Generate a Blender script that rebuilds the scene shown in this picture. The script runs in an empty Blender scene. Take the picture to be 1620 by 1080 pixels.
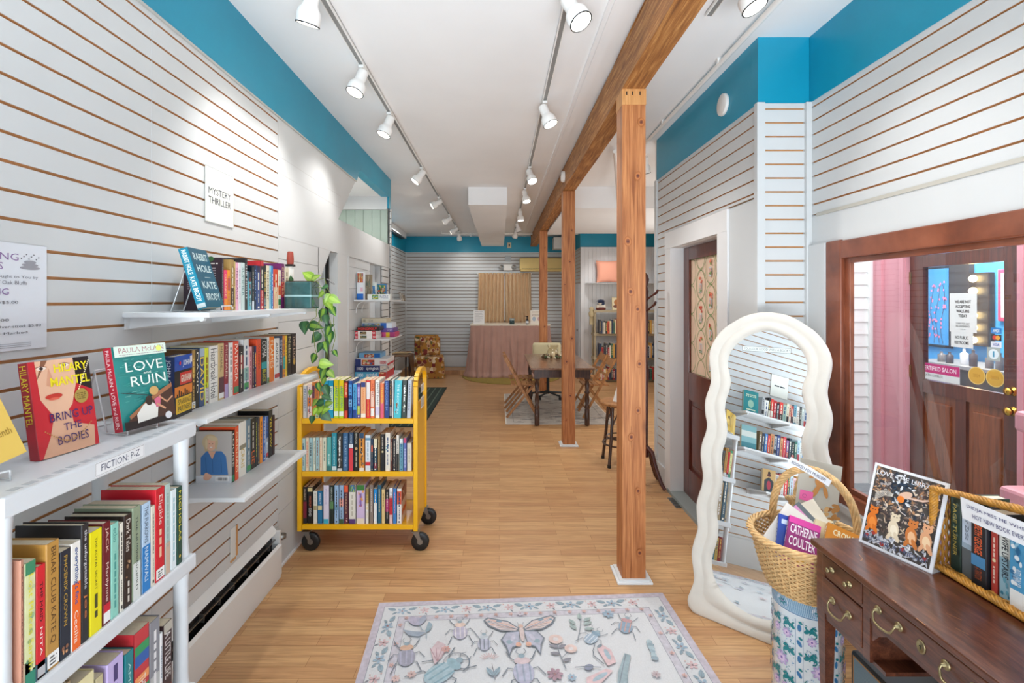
import bpy, math, random
from mathutils import Matrix, Vector, noise
S = bpy.context.scene
COL = S.collection
R = math.radians
# ------------------------------------------------------------------ camera, world, light
F, VX, VY, H = 765.0, 790.0, 475.0, 1.6
cam = bpy.data.cameras.new('camera'); camo = bpy.data.objects.new('camera', cam); COL.objects.link(camo)
camo.location = (0, 0, H); camo.rotation_euler = (R(90), 0, 0)
cam.sensor_width = 36; cam.lens = F / 1620 * 36
cam.shift_x = 20 / 1620; cam.shift_y = -65 / 1620; cam.clip_start = 0.02
S.camera = camo
S.view_settings.view_transform = 'Standard'; S.view_settings.look = 'None'
S.view_settings.gamma = 1; S.view_settings.exposure = 1.0
S.cycles.use_denoising = True
S.cycles.max_bounces = 12; S.cycles.diffuse_bounces = 6; S.cycles.glossy_bounces = 5; S.cycles.transparent_max_bounces = 12
S.cycles.sample_clamp_indirect = 6
W = bpy.data.worlds.new('world'); S.world = W; W.use_nodes = True
bg = W.node_tree.nodes['Background']
bg.inputs[0].default_value = (0.86, 0.93, 1.0, 1); bg.inputs[1].default_value = 0.95

def area(name, loc, rot, sx, sy, power, color=(1, 1, 1)):
    l = bpy.data.lights.new(name, 'AREA'); l.shape = 'RECTANGLE'; l.size = sx; l.size_y = sy
    l.energy = power; l.color = color
    o = bpy.data.objects.new(name, l); COL.objects.link(o); o.location = loc; o.rotation_euler = rot
    return o
# added area light behind the camera, low near the floor,
# aimed up and forward to brighten the ceiling
area('ceiling_fill', (0.15, -1.45, 0.5), (R(137), 0, 0), 2.6, 1.0, 55, (0.84, 0.93, 1.0)).data.spread = R(125)
area('porch_fill', (2.55, 2.2, 3.2), (0, R(12), 0), 1.2, 4.0, 45, (0.95, 0.98, 1.0))  # area light added above the porch to brighten siding and pink wall
# unseen area light filling the far room from the right; no window is modelled
area('far_room_fill', (3.1, 6.6, 1.7), (R(90), 0, R(90)), 2.6, 1.8, 24, (1.0, 0.97, 0.92))
area('far_left_fill', (-2.0, 8.2, 2.95), (0, 0, 0), 0.5, 3.0, 10, (0.92, 0.96, 1.0))  # unseen downward area light below the far left ceiling; no window there

area('stair_fill', (-1.75, 4.9, 2.78), (0, 0, 0), 0.3, 0.3, 7, (1.0, 0.96, 0.9))  # unseen light added to lift the dark stair recess
# ------------------------------------------------------------------ materials
def lin(h):
    h = h.lstrip('#'); c = [int(h[i:i + 2], 16) / 255 for i in (0, 2, 4)]
    return tuple((x / 12.92 if x <= 0.04045 else ((x + 0.055) / 1.055) ** 2.4) for x in c) + (1,)
_m = {}
def col(h, rough=0.5, metal=0.0, name=None, vary=0.0, bump=0.0, scale=30.0, coat=0.0, sheen=0.0, stretch=(1, 1, 1), emit=0.0):
    k = (h, rough, metal, vary, bump, scale, coat, sheen, stretch, emit)
    if k in _m: return _m[k]
    m = bpy.data.materials.new(name or ('paint_' + h.strip('#'))); m.use_nodes = True
    n = m.node_tree.nodes; l = m.node_tree.links; b = n['Principled BSDF']
    b.inputs['Base Color'].default_value = lin(h); b.inputs['Roughness'].default_value = rough
    b.inputs['Metallic'].default_value = metal; b.inputs['Coat Weight'].default_value = coat
    b.inputs['Sheen Weight'].default_value = sheen
    if emit:
        b.inputs['Emission Color'].default_value = lin(h); b.inputs['Emission Strength'].default_value = emit
    if vary or bump:
        tc = n.new('ShaderNodeTexCoord'); mp = n.new('ShaderNodeMapping'); nz = n.new('ShaderNodeTexNoise')
        mp.inputs['Scale'].default_value = stretch; nz.inputs['Scale'].default_value = scale; nz.inputs['Detail'].default_value = 5
        l.new(tc.outputs['Object'], mp.inputs[0]); l.new(mp.outputs[0], nz.inputs['Vector'])
        if vary:
            r = n.new('ShaderNodeValToRGB'); c = lin(h)
            r.color_ramp.elements[0].position = 0.3; r.color_ramp.elements[1].position = 0.7
            r.color_ramp.elements[0].color = tuple(x * (1 - vary) for x in c[:3]) + (1,)
            r.color_ramp.elements[1].color = tuple(min(1, x * (1 + vary)) for x in c[:3]) + (1,)
            l.new(nz.outputs[0], r.inputs[0]); l.new(r.outputs[0], b.inputs['Base Color'])
        if bump:
            bp = n.new('ShaderNodeBump'); bp.inputs['Strength'].default_value = bump; bp.inputs['Distance'].default_value = 0.002
            l.new(nz.outputs[0], bp.inputs['Height']); l.new(bp.outputs[0], b.inputs['Normal'])
    _m[k] = m
    return m

def wood(name, stops, rough=0.5, stretch=(14, 14, 1.2), knots=0.0, coat=0.0, bump=0.15, kscale=(5, 5, 2.6)):
    m = bpy.data.materials.new(name); m.use_nodes = True
    n = m.node_tree.nodes; l = m.node_tree.links; b = n['Principled BSDF']
    b.inputs['Roughness'].default_value = rough; b.inputs['Coat Weight'].default_value = coat
    b.inputs['Coat Roughness'].default_value = 0.15
    tc = n.new('ShaderNodeTexCoord')
    mp = n.new('ShaderNodeMapping'); mp.inputs['Scale'].default_value = stretch; l.new(tc.outputs['Object'], mp.inputs[0])
    n1 = n.new('ShaderNodeTexNoise'); n1.inputs['Scale'].default_value = 3.0; n1.inputs['Detail'].default_value = 6; n1.inputs['Distortion'].default_value = 0.6
    l.new(mp.outputs[0], n1.inputs['Vector'])
    mp2 = n.new('ShaderNodeMapping'); mp2.inputs['Scale'].default_value = tuple(s * 6 if s > 2 else s * 2 for s in stretch); l.new(tc.outputs['Object'], mp2.inputs[0])
    n2 = n.new('ShaderNodeTexNoise'); n2.inputs['Scale'].default_value = 2.5; n2.inputs['Detail'].default_value = 4; l.new(mp2.outputs[0], n2.inputs['Vector'])
    mx = n.new('ShaderNodeMath'); mx.operation = 'MULTIPLY_ADD'; mx.inputs[1].default_value = 0.4
    l.new(n2.outputs[0], mx.inputs[0]); 
    m2 = n.new('ShaderNodeMath'); m2.operation = 'MULTIPLY'; m2.inputs[1].default_value = 0.6; l.new(n1.outputs[0], m2.inputs[0]); l.new(m2.outputs[0], mx.inputs[2])
    r = n.new('ShaderNodeValToRGB'); e = r.color_ramp.elements
    e[0].position = 0.33; e[0].color = lin(stops[0]); e[1].position = 0.66; e[1].color = lin(stops[-1])
    for i, s in enumerate(stops[1:-1]):
        q = e.new(0.33 + 0.33 * (i + 1) / (len(stops) - 1)); q.color = lin(s)
    l.new(mx.outputs[0], r.inputs[0]); out = r.outputs[0]
    if knots:
        mp3 = n.new('ShaderNodeMapping'); mp3.inputs['Scale'].default_value = kscale; l.new(tc.outputs['Object'], mp3.inputs[0])
        v = n.new('ShaderNodeTexVoronoi'); v.inputs['Scale'].default_value = 1.0; l.new(mp3.outputs[0], v.inputs['Vector'])
        kr = n.new('ShaderNodeValToRGB'); kr.color_ramp.elements[0].position = 0.05; kr.color_ramp.elements[0].color = (1, 1, 1, 1)
        kr.color_ramp.elements[1].position = 0.15; kr.color_ramp.elements[1].color = (0, 0, 0, 1)
        l.new(v.outputs['Distance'], kr.inputs[0])
        ml = n.new('ShaderNodeMath'); ml.operation = 'MULTIPLY'; ml.inputs[1].default_value = knots; l.new(kr.outputs[0], ml.inputs[0])
        mix = n.new('ShaderNodeMix'); mix.data_type = 'RGBA'; l.new(ml.outputs[0], mix.inputs[0]); l.new(out, mix.inputs[6]); mix.inputs[7].default_value = lin('#6e3a20')
        out = mix.outputs[2]
    l.new(out, b.inputs['Base Color'])
    if bump:
        bp = n.new('ShaderNodeBump'); bp.inputs['Strength'].default_value = bump; bp.inputs['Distance'].default_value = 0.002
        l.new(mx.outputs[0], bp.inputs['Height']); l.new(bp.outputs[0], b.inputs['Normal'])
    return m

def floor_mat():
    m = bpy.data.materials.new('laminate_floor'); m.use_nodes = True
    n = m.node_tree.nodes; l = m.node_tree.links; b = n['Principled BSDF']
    b.inputs['Roughness'].default_value = 0.38
    tc = n.new('ShaderNodeTexCoord')
    br = n.new('ShaderNodeTexBrick'); br.offset = 0.37; br.offset_frequency = 2
    br.inputs['Scale'].default_value = 1; br.inputs['Brick Width'].default_value = 0.62; br.inputs['Row Height'].default_value = 0.066
    br.inputs['Mortar Size'].default_value = 0.0012; br.inputs['Mortar Smooth'].default_value = 0.3
    br.inputs['Color1'].default_value = lin('#be9064'); br.inputs['Color2'].default_value = lin('#d1a878'); br.inputs['Mortar'].default_value = lin('#97683c')
    l.new(tc.outputs['Object'], br.inputs['Vector'])
    mp = n.new('ShaderNodeMapping'); mp.inputs['Scale'].default_value = (1.6, 38, 1); l.new(tc.outputs['Object'], mp.inputs[0])
    nz = n.new('ShaderNodeTexNoise'); nz.inputs['Scale'].default_value = 2.2; nz.inputs['Detail'].default_value = 7; nz.inputs['Distortion'].default_value = 1.2
    l.new(mp.outputs[0], nz.inputs['Vector'])
    r = n.new('ShaderNodeValToRGB'); r.color_ramp.elements[0].position = 0.35; r.color_ramp.elements[0].color = (0.66, 0.58, 0.5, 1)
    r.color_ramp.elements[1].position = 0.6; r.color_ramp.elements[1].color = (1.03, 1.0, 0.98, 1)
    l.new(nz.outputs[0], r.inputs[0])
    mix = n.new('ShaderNodeMix'); mix.data_type = 'RGBA'; mix.blend_type = 'MULTIPLY'; mix.inputs[0].default_value = 0.75
    l.new(br.outputs['Color'], mix.inputs[6]); l.new(r.outputs[0], mix.inputs[7]); l.new(mix.outputs[2], b.inputs['Base Color'])
    return m

def glass_mat(name, tint='#ffffff', refl=1.0):
    m = bpy.data.materials.new(name); m.use_nodes = True
    n = m.node_tree.nodes; l = m.node_tree.links
    for x in list(n): n.remove(x)
    o = n.new('ShaderNodeOutputMaterial'); t = n.new('ShaderNodeBsdfTransparent'); g = n.new('ShaderNodeBsdfGlossy'); g.inputs['Roughness'].default_value = 0.0
    t.inputs[0].default_value = lin(tint); ge = n.new('ShaderNodeNewGeometry'); dt = n.new('ShaderNodeVectorMath'); dt.operation = 'DOT_PRODUCT'; l.new(ge.outputs['Normal'], dt.inputs[0]); l.new(ge.outputs['Incoming'], dt.inputs[1])
    def mth(op, a, b_=None, c_=None):
        x = n.new('ShaderNodeMath'); x.operation = op
        for i, q in enumerate((a, b_, c_)):
            if q is None: continue
            if isinstance(q, (int, float)): x.inputs[i].default_value = q
            else: l.new(q, x.inputs[i])
        return x.outputs[0]
    f5 = mth('POWER', mth('SUBTRACT', 1.0, mth('ABSOLUTE', dt.outputs['Value'])), 5.0)   # Fresnel of a pane, both faces
    fr = mth('MULTIPLY_ADD', f5, 0.92, 0.08)
    mu = n.new('ShaderNodeMath'); mu.operation = 'MULTIPLY'; mu.inputs[1].default_value = refl
    mx = n.new('ShaderNodeMixShader'); l.new(fr, mu.inputs[0]); l.new(mu.outputs[0], mx.inputs[0]); l.new(t.outputs[0], mx.inputs[1]); l.new(g.outputs[0], mx.inputs[2]); l.new(mx.outputs[0], o.inputs[0])
    return m

WHITE = col('#cdd0d1', 0.5, name='white_paint', vary=0.02, scale=3)
WHITEG = col('#dde0e2', 0.35, name='white_laminate')
CEIL = col('#f0f1f2', 0.75, name='ceiling_paint', vary=0.02, scale=2)
BLUE = col('#0c92b2', 0.38, name='blue_paint', vary=0.04, scale=4)
TAN = col('#c99866', 0.7, name='slat_core', vary=0.1, scale=20)
TRIM = col('#e4e4e4', 0.4, name='trim_paint', vary=0.02, scale=5)
FLOOR = floor_mat()
POST = wood('fir_post', ['#864820', '#b26f3e', '#cd8b55'], 0.5, (22, 22, 1.1), 0.8)
BEAM = wood('fir_beam', ['#6a4022', '#a06834', '#cb985c'], 0.6, (20, 1.3, 20), 0.6, kscale=(5, 2.6, 5))
MAHOG = wood('mahogany', ['#3a1b11', '#552c1c', '#70412b'], 0.32, (16, 2.2, 16), 0.0, 0.5, 0.05)
DOORW = wood('door_wood', ['#3c1710', '#592519', '#6e3222'], 0.3, (16, 16, 1.5), 0.0, 0.5, 0.05)
FRAMEW = wood('window_frame_wood', ['#5c2c1a', '#7b4028', '#935338'], 0.35, (10, 1.5, 1.5), 0.0, 0.4, 0.05)
OAK = wood('chair_wood', ['#8a5a32', '#ab7646', '#c48e5a'], 0.45, (18, 18, 4), 0)
WALNUT = wood('table_wood', ['#5a3f2e', '#7d5c46', '#98765c'], 0.3, (14, 2, 14), 0, 0.4, 0.05)
DARKW = wood('dark_turned_wood', ['#2a1a14', '#402820', '#573a2c'], 0.35, (14, 14, 2), 0, 0.3, 0.05)
YEL = col('#f2b705', 0.35, name='yellow_enamel', vary=0.03, scale=6, coat=0.3)
PLAS = col('#d6dade', 0.42, name='white_plastic', vary=0.015, scale=8)
METW = col('#dfe2e4', 0.3, name='white_metal')
BLACK = col('#17181a', 0.4, name='black_plastic')
STEEL = col('#9a9a98', 0.3, 0.9, name='steel')
BRASS = col('#9c8f6c', 0.35, 0.9, name='aged_brass', vary=0.15, scale=60)
GOLD = col('#d8ab48', 0.2, 1.0, name='polished_brass')
PAGE = col('#d9cdb4', 0.85, name='book_pages', vary=0.06, scale=120)
GLASS = glass_mat('window_glass')
MIRROR = bpy.data.materials.new('mirror_glass'); MIRROR.use_nodes = True
_b = MIRROR.node_tree.nodes['Principled BSDF']; _b.inputs['Metallic'].default_value = 1; _b.inputs['Roughness'].default_value = 0.0; _b.inputs['Base Color'].default_value = (0.9, 0.93, 0.94, 1)
WICK = col('#d8b27c', 0.6, name='wicker', vary=0.25, scale=60)
WICK2 = col('#b9822f', 0.5, name='varnished_wicker', vary=0.35, scale=60)
PINK = col('#cf8f98', 0.5, name='pink_paint', vary=0.03, scale=5)

# ------------------------------------------------------------------ mesh builder
class MB:
    def __init__(s, mat=None):
        s.v = []; s.f = []; s.mi = []; s.sm = []; s.mats = []; s.M = Matrix(); s.mat = mat
    def _mi(s, m):
        m = m or s.mat
        if m not in s.mats: s.mats.append(m)
        return s.mats.index(m)
    def add(s, vs, fs, m=None, smooth=False):
        o = len(s.v); k = s._mi(m); M = s.M
        s.v += [tuple(M @ Vector(p)) for p in vs]
        for f in fs: s.f.append([i + o for i in f]); s.mi.append(k); s.sm.append(smooth)
        return s
    def box(s, x0, x1, y0, y1, z0, z1, m=None, bev=0.0):
        if bev <= 0:
            vs = [(x, y, z) for x in (x0, x1) for y in (y0, y1) for z in (z0, z1)]
            return s.add(vs, [(0, 1, 3, 2), (4, 6, 7, 5), (0, 4, 5, 1), (2, 3, 7, 6), (0, 2, 6, 4), (1, 5, 7, 3)], m)
        b = min(bev, (x1 - x0) / 2.01, (y1 - y0) / 2.01, (z1 - z0) / 2.01)
        def ring(x, y, z0_, n=2):
            pts = []
            for cx, cy, a0 in ((x1 - x, y1 - y, 0), (x0 + x, y1 - y, 90), (x0 + x, y0 + y, 180), (x1 - x, y0 + y, 270)):
                for i in range(n + 1):
                    a = R(a0 + 90 * i / n); pts.append((cx + b * math.cos(a), cy + b * math.sin(a), z0_))
            return pts
        def ins(pts, d):
            cx, cy = (x0 + x1) / 2, (y0 + y1) / 2; o = []
            for p in pts:
                dx = p[0] - cx; dy = p[1] - cy
                o.append((cx + dx * (1 - d / max((x1 - x0) / 2, 1e-6)), cy + dy * (1 - d / max((y1 - y0) / 2, 1e-6)), p[2]))
            return o
        base = ring(b, b, 0)
        rings = []
        for z, d in ((z0, b * 0.8), (z0 + b * 0.3, b * 0.25), (z0 + b, 0), (z1 - b, 0), (z1 - b * 0.3, b * 0.25), (z1, b * 0.8)):
            rings.append([(p[0], p[1], z) for p in ins(base, d)])
        n = len(base); vs = [p for r_ in rings for p in r_]; fs = []
        for k in range(5):
            for i in range(n): j = (i + 1) % n; fs.append((k * n + i, k * n + j, (k + 1) * n + j, (k + 1) * n + i))
        fs.append(tuple(reversed(range(n)))); fs.append(tuple(range(5 * n, 6 * n)))
        return s.add(vs, fs, m)
    def tube(s, pts, r, n=8, m=None, caps=True, closed=False, smooth=True, flat=1.0):
        pts = [Vector(p) for p in pts]; N = len(pts); rs = r if isinstance(r, (list, tuple)) else [r] * N
        vs = []; up = None
        for i, p in enumerate(pts):
            if closed: t = pts[(i + 1) % N] - pts[i - 1]
            else: t = pts[min(i + 1, N - 1)] - pts[max(i - 1, 0)]
            if t.length < 1e-9: t = Vector((0, 0, 1))
            t.normalize()
            if up is None:
                up = Vector((0, 0, 1)) if abs(t.z) < 0.9 else Vector((1, 0, 0))
            u = up - t * up.dot(t)
            if u.length < 1e-6: u = t.orthogonal()
            u.normalize(); w = t.cross(u); up = u
            for k in range(n):
                a = 2 * math.pi * k / n; vs.append(tuple(p + u * (rs[i] * math.cos(a) * flat) + w * (rs[i] * math.sin(a))))
        fs = []
        for i in range(N if closed else N - 1):
            for k in range(n):
                a = i * n + k; b_ = i * n + (k + 1) % n; c = ((i + 1) % N) * n + (k + 1) % n; d = ((i + 1) % N) * n + k
                fs.append((a, b_, c, d))
        s.add(vs, fs, m, smooth)
        if caps and not closed:
            s.add(vs[:n], [tuple(reversed(range(n)))], m); s.add(vs[-n:], [tuple(range(n))], m)
        return s
    def lathe(s, prof, c=(0, 0, 0), n=20, m=None, smooth=True, caps=True):
        vs = []; fs = []
        for r, z in prof:
            for k in range(n):
                a = 2 * math.pi * k / n; vs.append((c[0] + r * math.cos(a), c[1] + r * math.sin(a), c[2] + z))
        P = len(prof)
        for i in range(P - 1):
            for k in range(n):
                j = (k + 1) % n; fs.append((i * n + k, i * n + j, (i + 1) * n + j, (i + 1) * n + k))
        s.add(vs, fs, m, smooth)
        if caps:
            s.add(vs[:n], [tuple(reversed(range(n)))], m); s.add(vs[-n:], [tuple(range(n))], m)
        return s
    def prism(s, poly, z0, z1, m=None):          # polygon in xy extruded along z
        n = len(poly); vs = [(x, y, z0) for x, y in poly] + [(x, y, z1) for x, y in poly]
        fs = [tuple(reversed(range(n))), tuple(range(n, 2 * n))] + [(i, (i + 1) % n, n + (i + 1) % n, n + i) for i in range(n)]
        return s.add(vs, fs, m)
    def surf(s, fn, nu, nv, m=None, smooth=True):
        vs = [fn(i / nu, j / nv) for i in range(nu + 1) for j in range(nv + 1)]
        fs = [(i * (nv + 1) + j, (i + 1) * (nv + 1) + j, (i + 1) * (nv + 1) + j + 1, i * (nv + 1) + j + 1) for i in range(nu) for j in range(nv)]
        return s.add(vs, fs, m, smooth)
    def build(s, name, parent=None, loc=None, rot=None, **tags):
        me = bpy.data.meshes.new(name); me.from_pydata(s.v, [], s.f)
        for m in s.mats: me.materials.append(m)
        me.polygons.foreach_set('material_index', s.mi); me.polygons.foreach_set('use_smooth', s.sm); me.update()
        o = bpy.data.objects.new(name, me); COL.objects.link(o)
        if parent: o.parent = parent
        if loc: o.location = loc
        if rot: o.rotation_euler = rot
        for k, v in tags.items():
            if v: o[k] = v
        return o

def thing(name, label, cat, loc=(0, 0, 0), rot=(0, 0, 0), group=None):
    o = bpy.data.objects.new(name, None); o.empty_display_size = 0.05; COL.objects.link(o)
    o.location = loc; o.rotation_euler = rot; o['label'] = label; o['category'] = cat
    if group: o['group'] = group
    return o

def dup(root, loc=None, rot=None, label=None, group=None):
    r = root.copy(); COL.objects.link(r)
    if loc is not None: r.location = loc
    if rot is not None: r.rotation_euler = rot
    if label: r['label'] = label
    if group: r['group'] = group
    for ch in list(root.children):
        c = ch.copy(); COL.objects.link(c); c.parent = r
        for g in ch.children:
            d = g.copy(); COL.objects.link(d); d.parent = c
    return r

# lettering: font outlines turned into flat mesh
_tc = {}
_font_col = None
def text_mesh(t, bold=0.0):
    k = (t, bold)
    if k in _tc: return _tc[k]
    c = bpy.data.curves.new('lettering', 'FONT'); c.body = t; c.size = 1; c.resolution_u = 2; c.offset = bold
    o = bpy.data.objects.new('lettering', c); COL.objects.link(o)
    dg = bpy.context.evaluated_depsgraph_get(); dg.update()
    me = o.evaluated_get(dg).to_mesh()
    vs = [(v.co.x, v.co.y) for v in me.vertices]; fs = [tuple(p.vertices) for p in me.polygons]
    o.evaluated_get(dg).to_mesh_clear(); bpy.data.objects.remove(o); bpy.data.curves.remove(c)
    if vs:
        x0 = min(v[0] for v in vs); x1 = max(v[0] for v in vs); y0 = min(v[1] for v in vs); y1 = max(v[1] for v in vs)
        vs = [((x - x0) / max(x1 - x0, 1e-6), (y - y0) / max(y1 - y0, 1e-6)) for x, y in vs]
        ar = (x1 - x0) / max(y1 - y0, 1e-6)
    else: ar = 1
    _tc[k] = (vs, fs, ar)
    return _tc[k]

class Canvas:
    """flat artwork: shapes laid on a plane given by origin, U and V directions"""
    def __init__(s, mb, o, u, v, rough=0.5, step=0.00012):
        s.mb = mb; s.o = Vector(o); s.u = Vector(u); s.v = Vector(v); s.n = s.u.cross(s.v).normalized(); s.k = 1; s.rough = rough; s.step = step; s.map = None
    def P(s, x, y, k):
        if s.map: return s.map(x, y, k * s.step)
        return tuple(s.o + s.u * x + s.v * y + s.n * (k * s.step))
    def m(s, c): return c if not isinstance(c, str) else col(c, s.rough)
    def poly(s, pts, c):
        s.k += 1; s.mb.add([s.P(x, y, s.k) for x, y in pts], [tuple(range(len(pts)))], s.m(c)); return s
    def rect(s, x0, y0, x1, y1, c): return s.poly([(x0, y0), (x1, y0), (x1, y1), (x0, y1)], c)
    def ell(s, cx, cy, rx, ry, c, rot=0, n=18, a0=0, a1=360):
        ca, sa = math.cos(R(rot)), math.sin(R(rot)); p = []
        full = (a1 - a0) >= 360
        for i in range(n if full else n + 1):
            a = R(a0 + (a1 - a0) * i / n); x = rx * math.cos(a); y = ry * math.sin(a); p.append((cx + x * ca - y * sa, cy + x * sa + y * ca))
        return s.poly(p, c)
    def line(s, pts, w, c, w2=None):
        s.k += 1; k = s.k; n = len(pts); L = []; Rr = []
        for i in range(n):
            a = pts[max(i - 1, 0)]; b = pts[min(i + 1, n - 1)]; dx, dy = b[0] - a[0], b[1] - a[1]; d = math.hypot(dx, dy) or 1
            ww = w if w2 is None else w + (w2 - w) * i / (n - 1)
            nx, ny = -dy / d * ww / 2, dx / d * ww / 2
            L.append(s.P(pts[i][0] + nx, pts[i][1] + ny, k)); Rr.append(s.P(pts[i][0] - nx, pts[i][1] - ny, k))
        s.mb.add(L + Rr, [(i, i + n, i + 1 + n, i + 1) for i in range(n - 1)], s.m(c)); return s
    def frame(s, x0, y0, x1, y1, w, c):
        s.rect(x0, y0, x1, y0 + w, c); s.k -= 1; s.rect(x0, y1 - w, x1, y1, c); s.k -= 1; s.rect(x0, y0 + w, x0 + w, y1 - w, c); s.k -= 1; s.rect(x1 - w, y0 + w, x1, y1 - w, c); return s
    def text(s, t, x0, y0, x1, y1, c, rot=0, bold=0.0, keep=False):
        """fit text in the box; rot=0 upright, -90 reads top to bottom"""
        vs, fs, ar = text_mesh(t, bold)
        if not vs: return s
        s.k += 1; k = s.k; w, h = x1 - x0, y1 - y0
        if keep:
            if rot == 0:
                if w / h > ar: cx = (x0 + x1) / 2; w = h * ar; x0 = cx - w / 2
                else: cy = (y0 + y1) / 2; h = w / ar; y0 = cy - h / 2
        out = []
        for a, b in vs:
            if rot == 0: q = (x0 + a * w, y0 + b * h)
            elif rot == -90: q = (x0 + b * w, y0 + h - a * h)
            else: q = (x0 + w - b * w, y0 + a * h)
            out.append(s.P(q[0], q[1], k))
        s.mb.add(out, fs, s.m(c)); return s
    def scrib(s, x0, y0, x1, y1, c, rnd, rows=1, vert=False):
        """small print too small to read: short dashes"""
        s.k += 1
        for r in range(rows):
            p = (x0 if not vert else y0); e = (x1 if not vert else y1)
            t0 = (y0 if not vert else x0); t1 = (y1 if not vert else x1); th = (t1 - t0) / rows
            while p < e:
                q = min(e, p + (e - p) * 0 + rnd.uniform(.6, 2.2) * th); a = t0 + th * (r + .25); b = t0 + th * (r + .75)
                pts = [(p, a), (q, a), (q, b), (p, b)] if not vert else [(a, p), (b, p), (b, q), (a, q)]
                s.mb.add([s.P(x, y, s.k) for x, y in pts], [(0, 1, 2, 3)], s.m(c)); p = q + th * .4
        return s

ORD = 'zeroth first second third fourth fifth sixth seventh eighth ninth tenth eleventh twelfth thirteenth fourteenth fifteenth sixteenth seventeenth eighteenth nineteenth twentieth twenty-first twenty-second twenty-third twenty-fourth twenty-fifth twenty-sixth twenty-seventh twenty-eighth twenty-ninth thirtieth'.split()
CN = {'black': (25, 25, 28), 'dark grey': (75, 75, 78), 'grey': (140, 140, 145), 'white': (236, 236, 232), 'cream': (226, 213, 180), 'tan': (190, 155, 110), 'brown': (110, 70, 45),
      'red': (205, 35, 35), 'dark red': (115, 25, 30), 'orange': (238, 110, 35), 'yellow': (240, 215, 30), 'mustard': (205, 160, 50), 'green': (60, 130, 80), 'dark green': (30, 75, 65), 'lime': (180, 215, 40),
      'teal': (40, 130, 135), 'turquoise': (70, 195, 205), 'mint': (160, 215, 200), 'light blue': (150, 195, 225), 'blue': (40, 100, 190), 'navy': (28, 42, 85), 'slate blue': (85, 110, 150), 'purple': (110, 50, 120), 'lavender': (205, 190, 225),
      'pink': (240, 150, 175), 'hot pink': (230, 60, 120), 'salmon': (240, 140, 110), 'pale grey': (195, 200, 200), 'dusty pink': (190, 140, 120)}
def cname(h):
    h = h.strip('#'); c = [int(h[i:i + 2], 16) for i in (0, 2, 4)]
    return min(CN, key=lambda k: sum((a - b) ** 2 for a, b in zip(CN[k], c)))

# ------------------------------------------------------------------ setting
def struct(mb, name, **k): return mb.build(name, kind='structure', **k)
CZ, BZ = 3.056, 2.692        # ceiling, bottom of the blue band
LX, RX, RX2 = -1.315, 1.435, 1.72
BY = 11.0
SP = 0.0765
def slats(mb, fn, a0, a1, z0, z1, gap=0.0095, core=None, backm=None):
    """fn(a, depth, z) -> point; white strips with a tan core behind"""
    k = 0; zt = z1 - 0.032; edges = [z1]
    z = zt
    while z > z0: edges.append(z); z -= SP
    edges.append(z0)
    for i in range(len(edges) - 1):
        hi = edges[i] - (gap / 2 if i else 0); lo = edges[i + 1] + (gap / 2 if i < len(edges) - 2 else 0)
        if hi - lo < 0.002: continue
        for d0, d1, m in ((0.0, 0.003, WHITE), (0.003, 0.011, core or TAN)):
            P = [fn(a, d, q) for a in (a0, a1) for d in (d0, d1) for q in (lo, hi)]
            mb.add(P, [(0, 1, 3, 2), (4, 6, 7, 5), (0, 4, 5, 1), (2, 3, 7, 6), (0, 2, 6, 4), (1, 5, 7, 3)], m)
    P = [fn(a, d, q) for a in (a0, a1) for d in (0.011, 0.02) for q in (z0, z1)]
    mb.add(P, [(0, 1, 3, 2), (4, 6, 7, 5), (0, 4, 5, 1), (2, 3, 7, 6), (0, 2, 6, 4), (1, 5, 7, 3)], backm or TAN)

mb = MB(FLOOR); mb.box(-2.6, RX2 + .09, -1.7, 11.1, -0.06, 0); mb.box(RX2 + .09, 3.4, 4.42, 11.1, -0.06, 0); struct(mb, 'floor')
mb = MB(CEIL); mb.box(-2.6, RX2 + .1, -1.7, 11.1, CZ, CZ + 0.08); mb.box(RX2 + .1, 3.5, 4.42, 11.1, CZ, CZ + 0.08)
mb.box(0.53, 0.545, -1.6, 11, CZ - 0.012, CZ); mb.box(0.56, 0.62, -1.6, 11, CZ - 0.006, CZ); struct(mb, 'ceiling')

# left wall: slatwall, shiplap, stair opening
mb = MB(WHITE)
slats(mb, lambda a, d, z: (LX - d, a, z), -1.65, 2.875, 0.26, BZ)
mb.box(LX - 0.1, LX - 0.02, -1.65, 3.55, 0, BZ)
mb.box(LX - 0.02, LX, -1.65, 2.875, 0, 0.258)
mb.box(LX - 0.0005, LX + 0.0006, 1.828, 1.8305, 0.26, BZ, col('#c9ced2', 0.5))
# shiplap boards
z = 0.0
for i, h in enumerate((0.33, 0.19, 0.19, 0.19, 0.19, 0.19, 0.19, 0.19, 0.19, 0.19, 0.19, 0.33, 0.14)):
    z1_ = min(z + h - 0.0025, BZ)
    y1_ = 3.55 if z1_ < 2.0 else (3.93 if z1_ < 2.27 else 3.95)
    if z < 2.0: mb.box(LX - 0.02, LX, 2.877, 3.52, z, min(z1_, 1.998))
    z += h
mb.prism([(2.877, 2.0), (5.85, 2.0), (5.85, 2.264), (3.95, 2.264), (4.42, BZ), (2.877, BZ)], 0, 1)
# the prism above was drawn in (y,z); turn it into the wall plane
n6 = 12
for i in range(len(mb.v) - n6, len(mb.v)):
    a, b_, c = mb.v[i]; mb.v[i] = (LX - 0.1 + 0.1 * c, a, b_)
mb.box(LX - 0.1, LX + 0.001, 2.877, 5.85, 1.985, 2.002)
# faint board lines on the upper panel
for zz in (2.46, 2.36):
    mb.box(LX - 0.001, LX + 0.0005, 2.9, 4.0, zz, zz + 0.002, col('#bdbdbb', .6))
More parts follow.
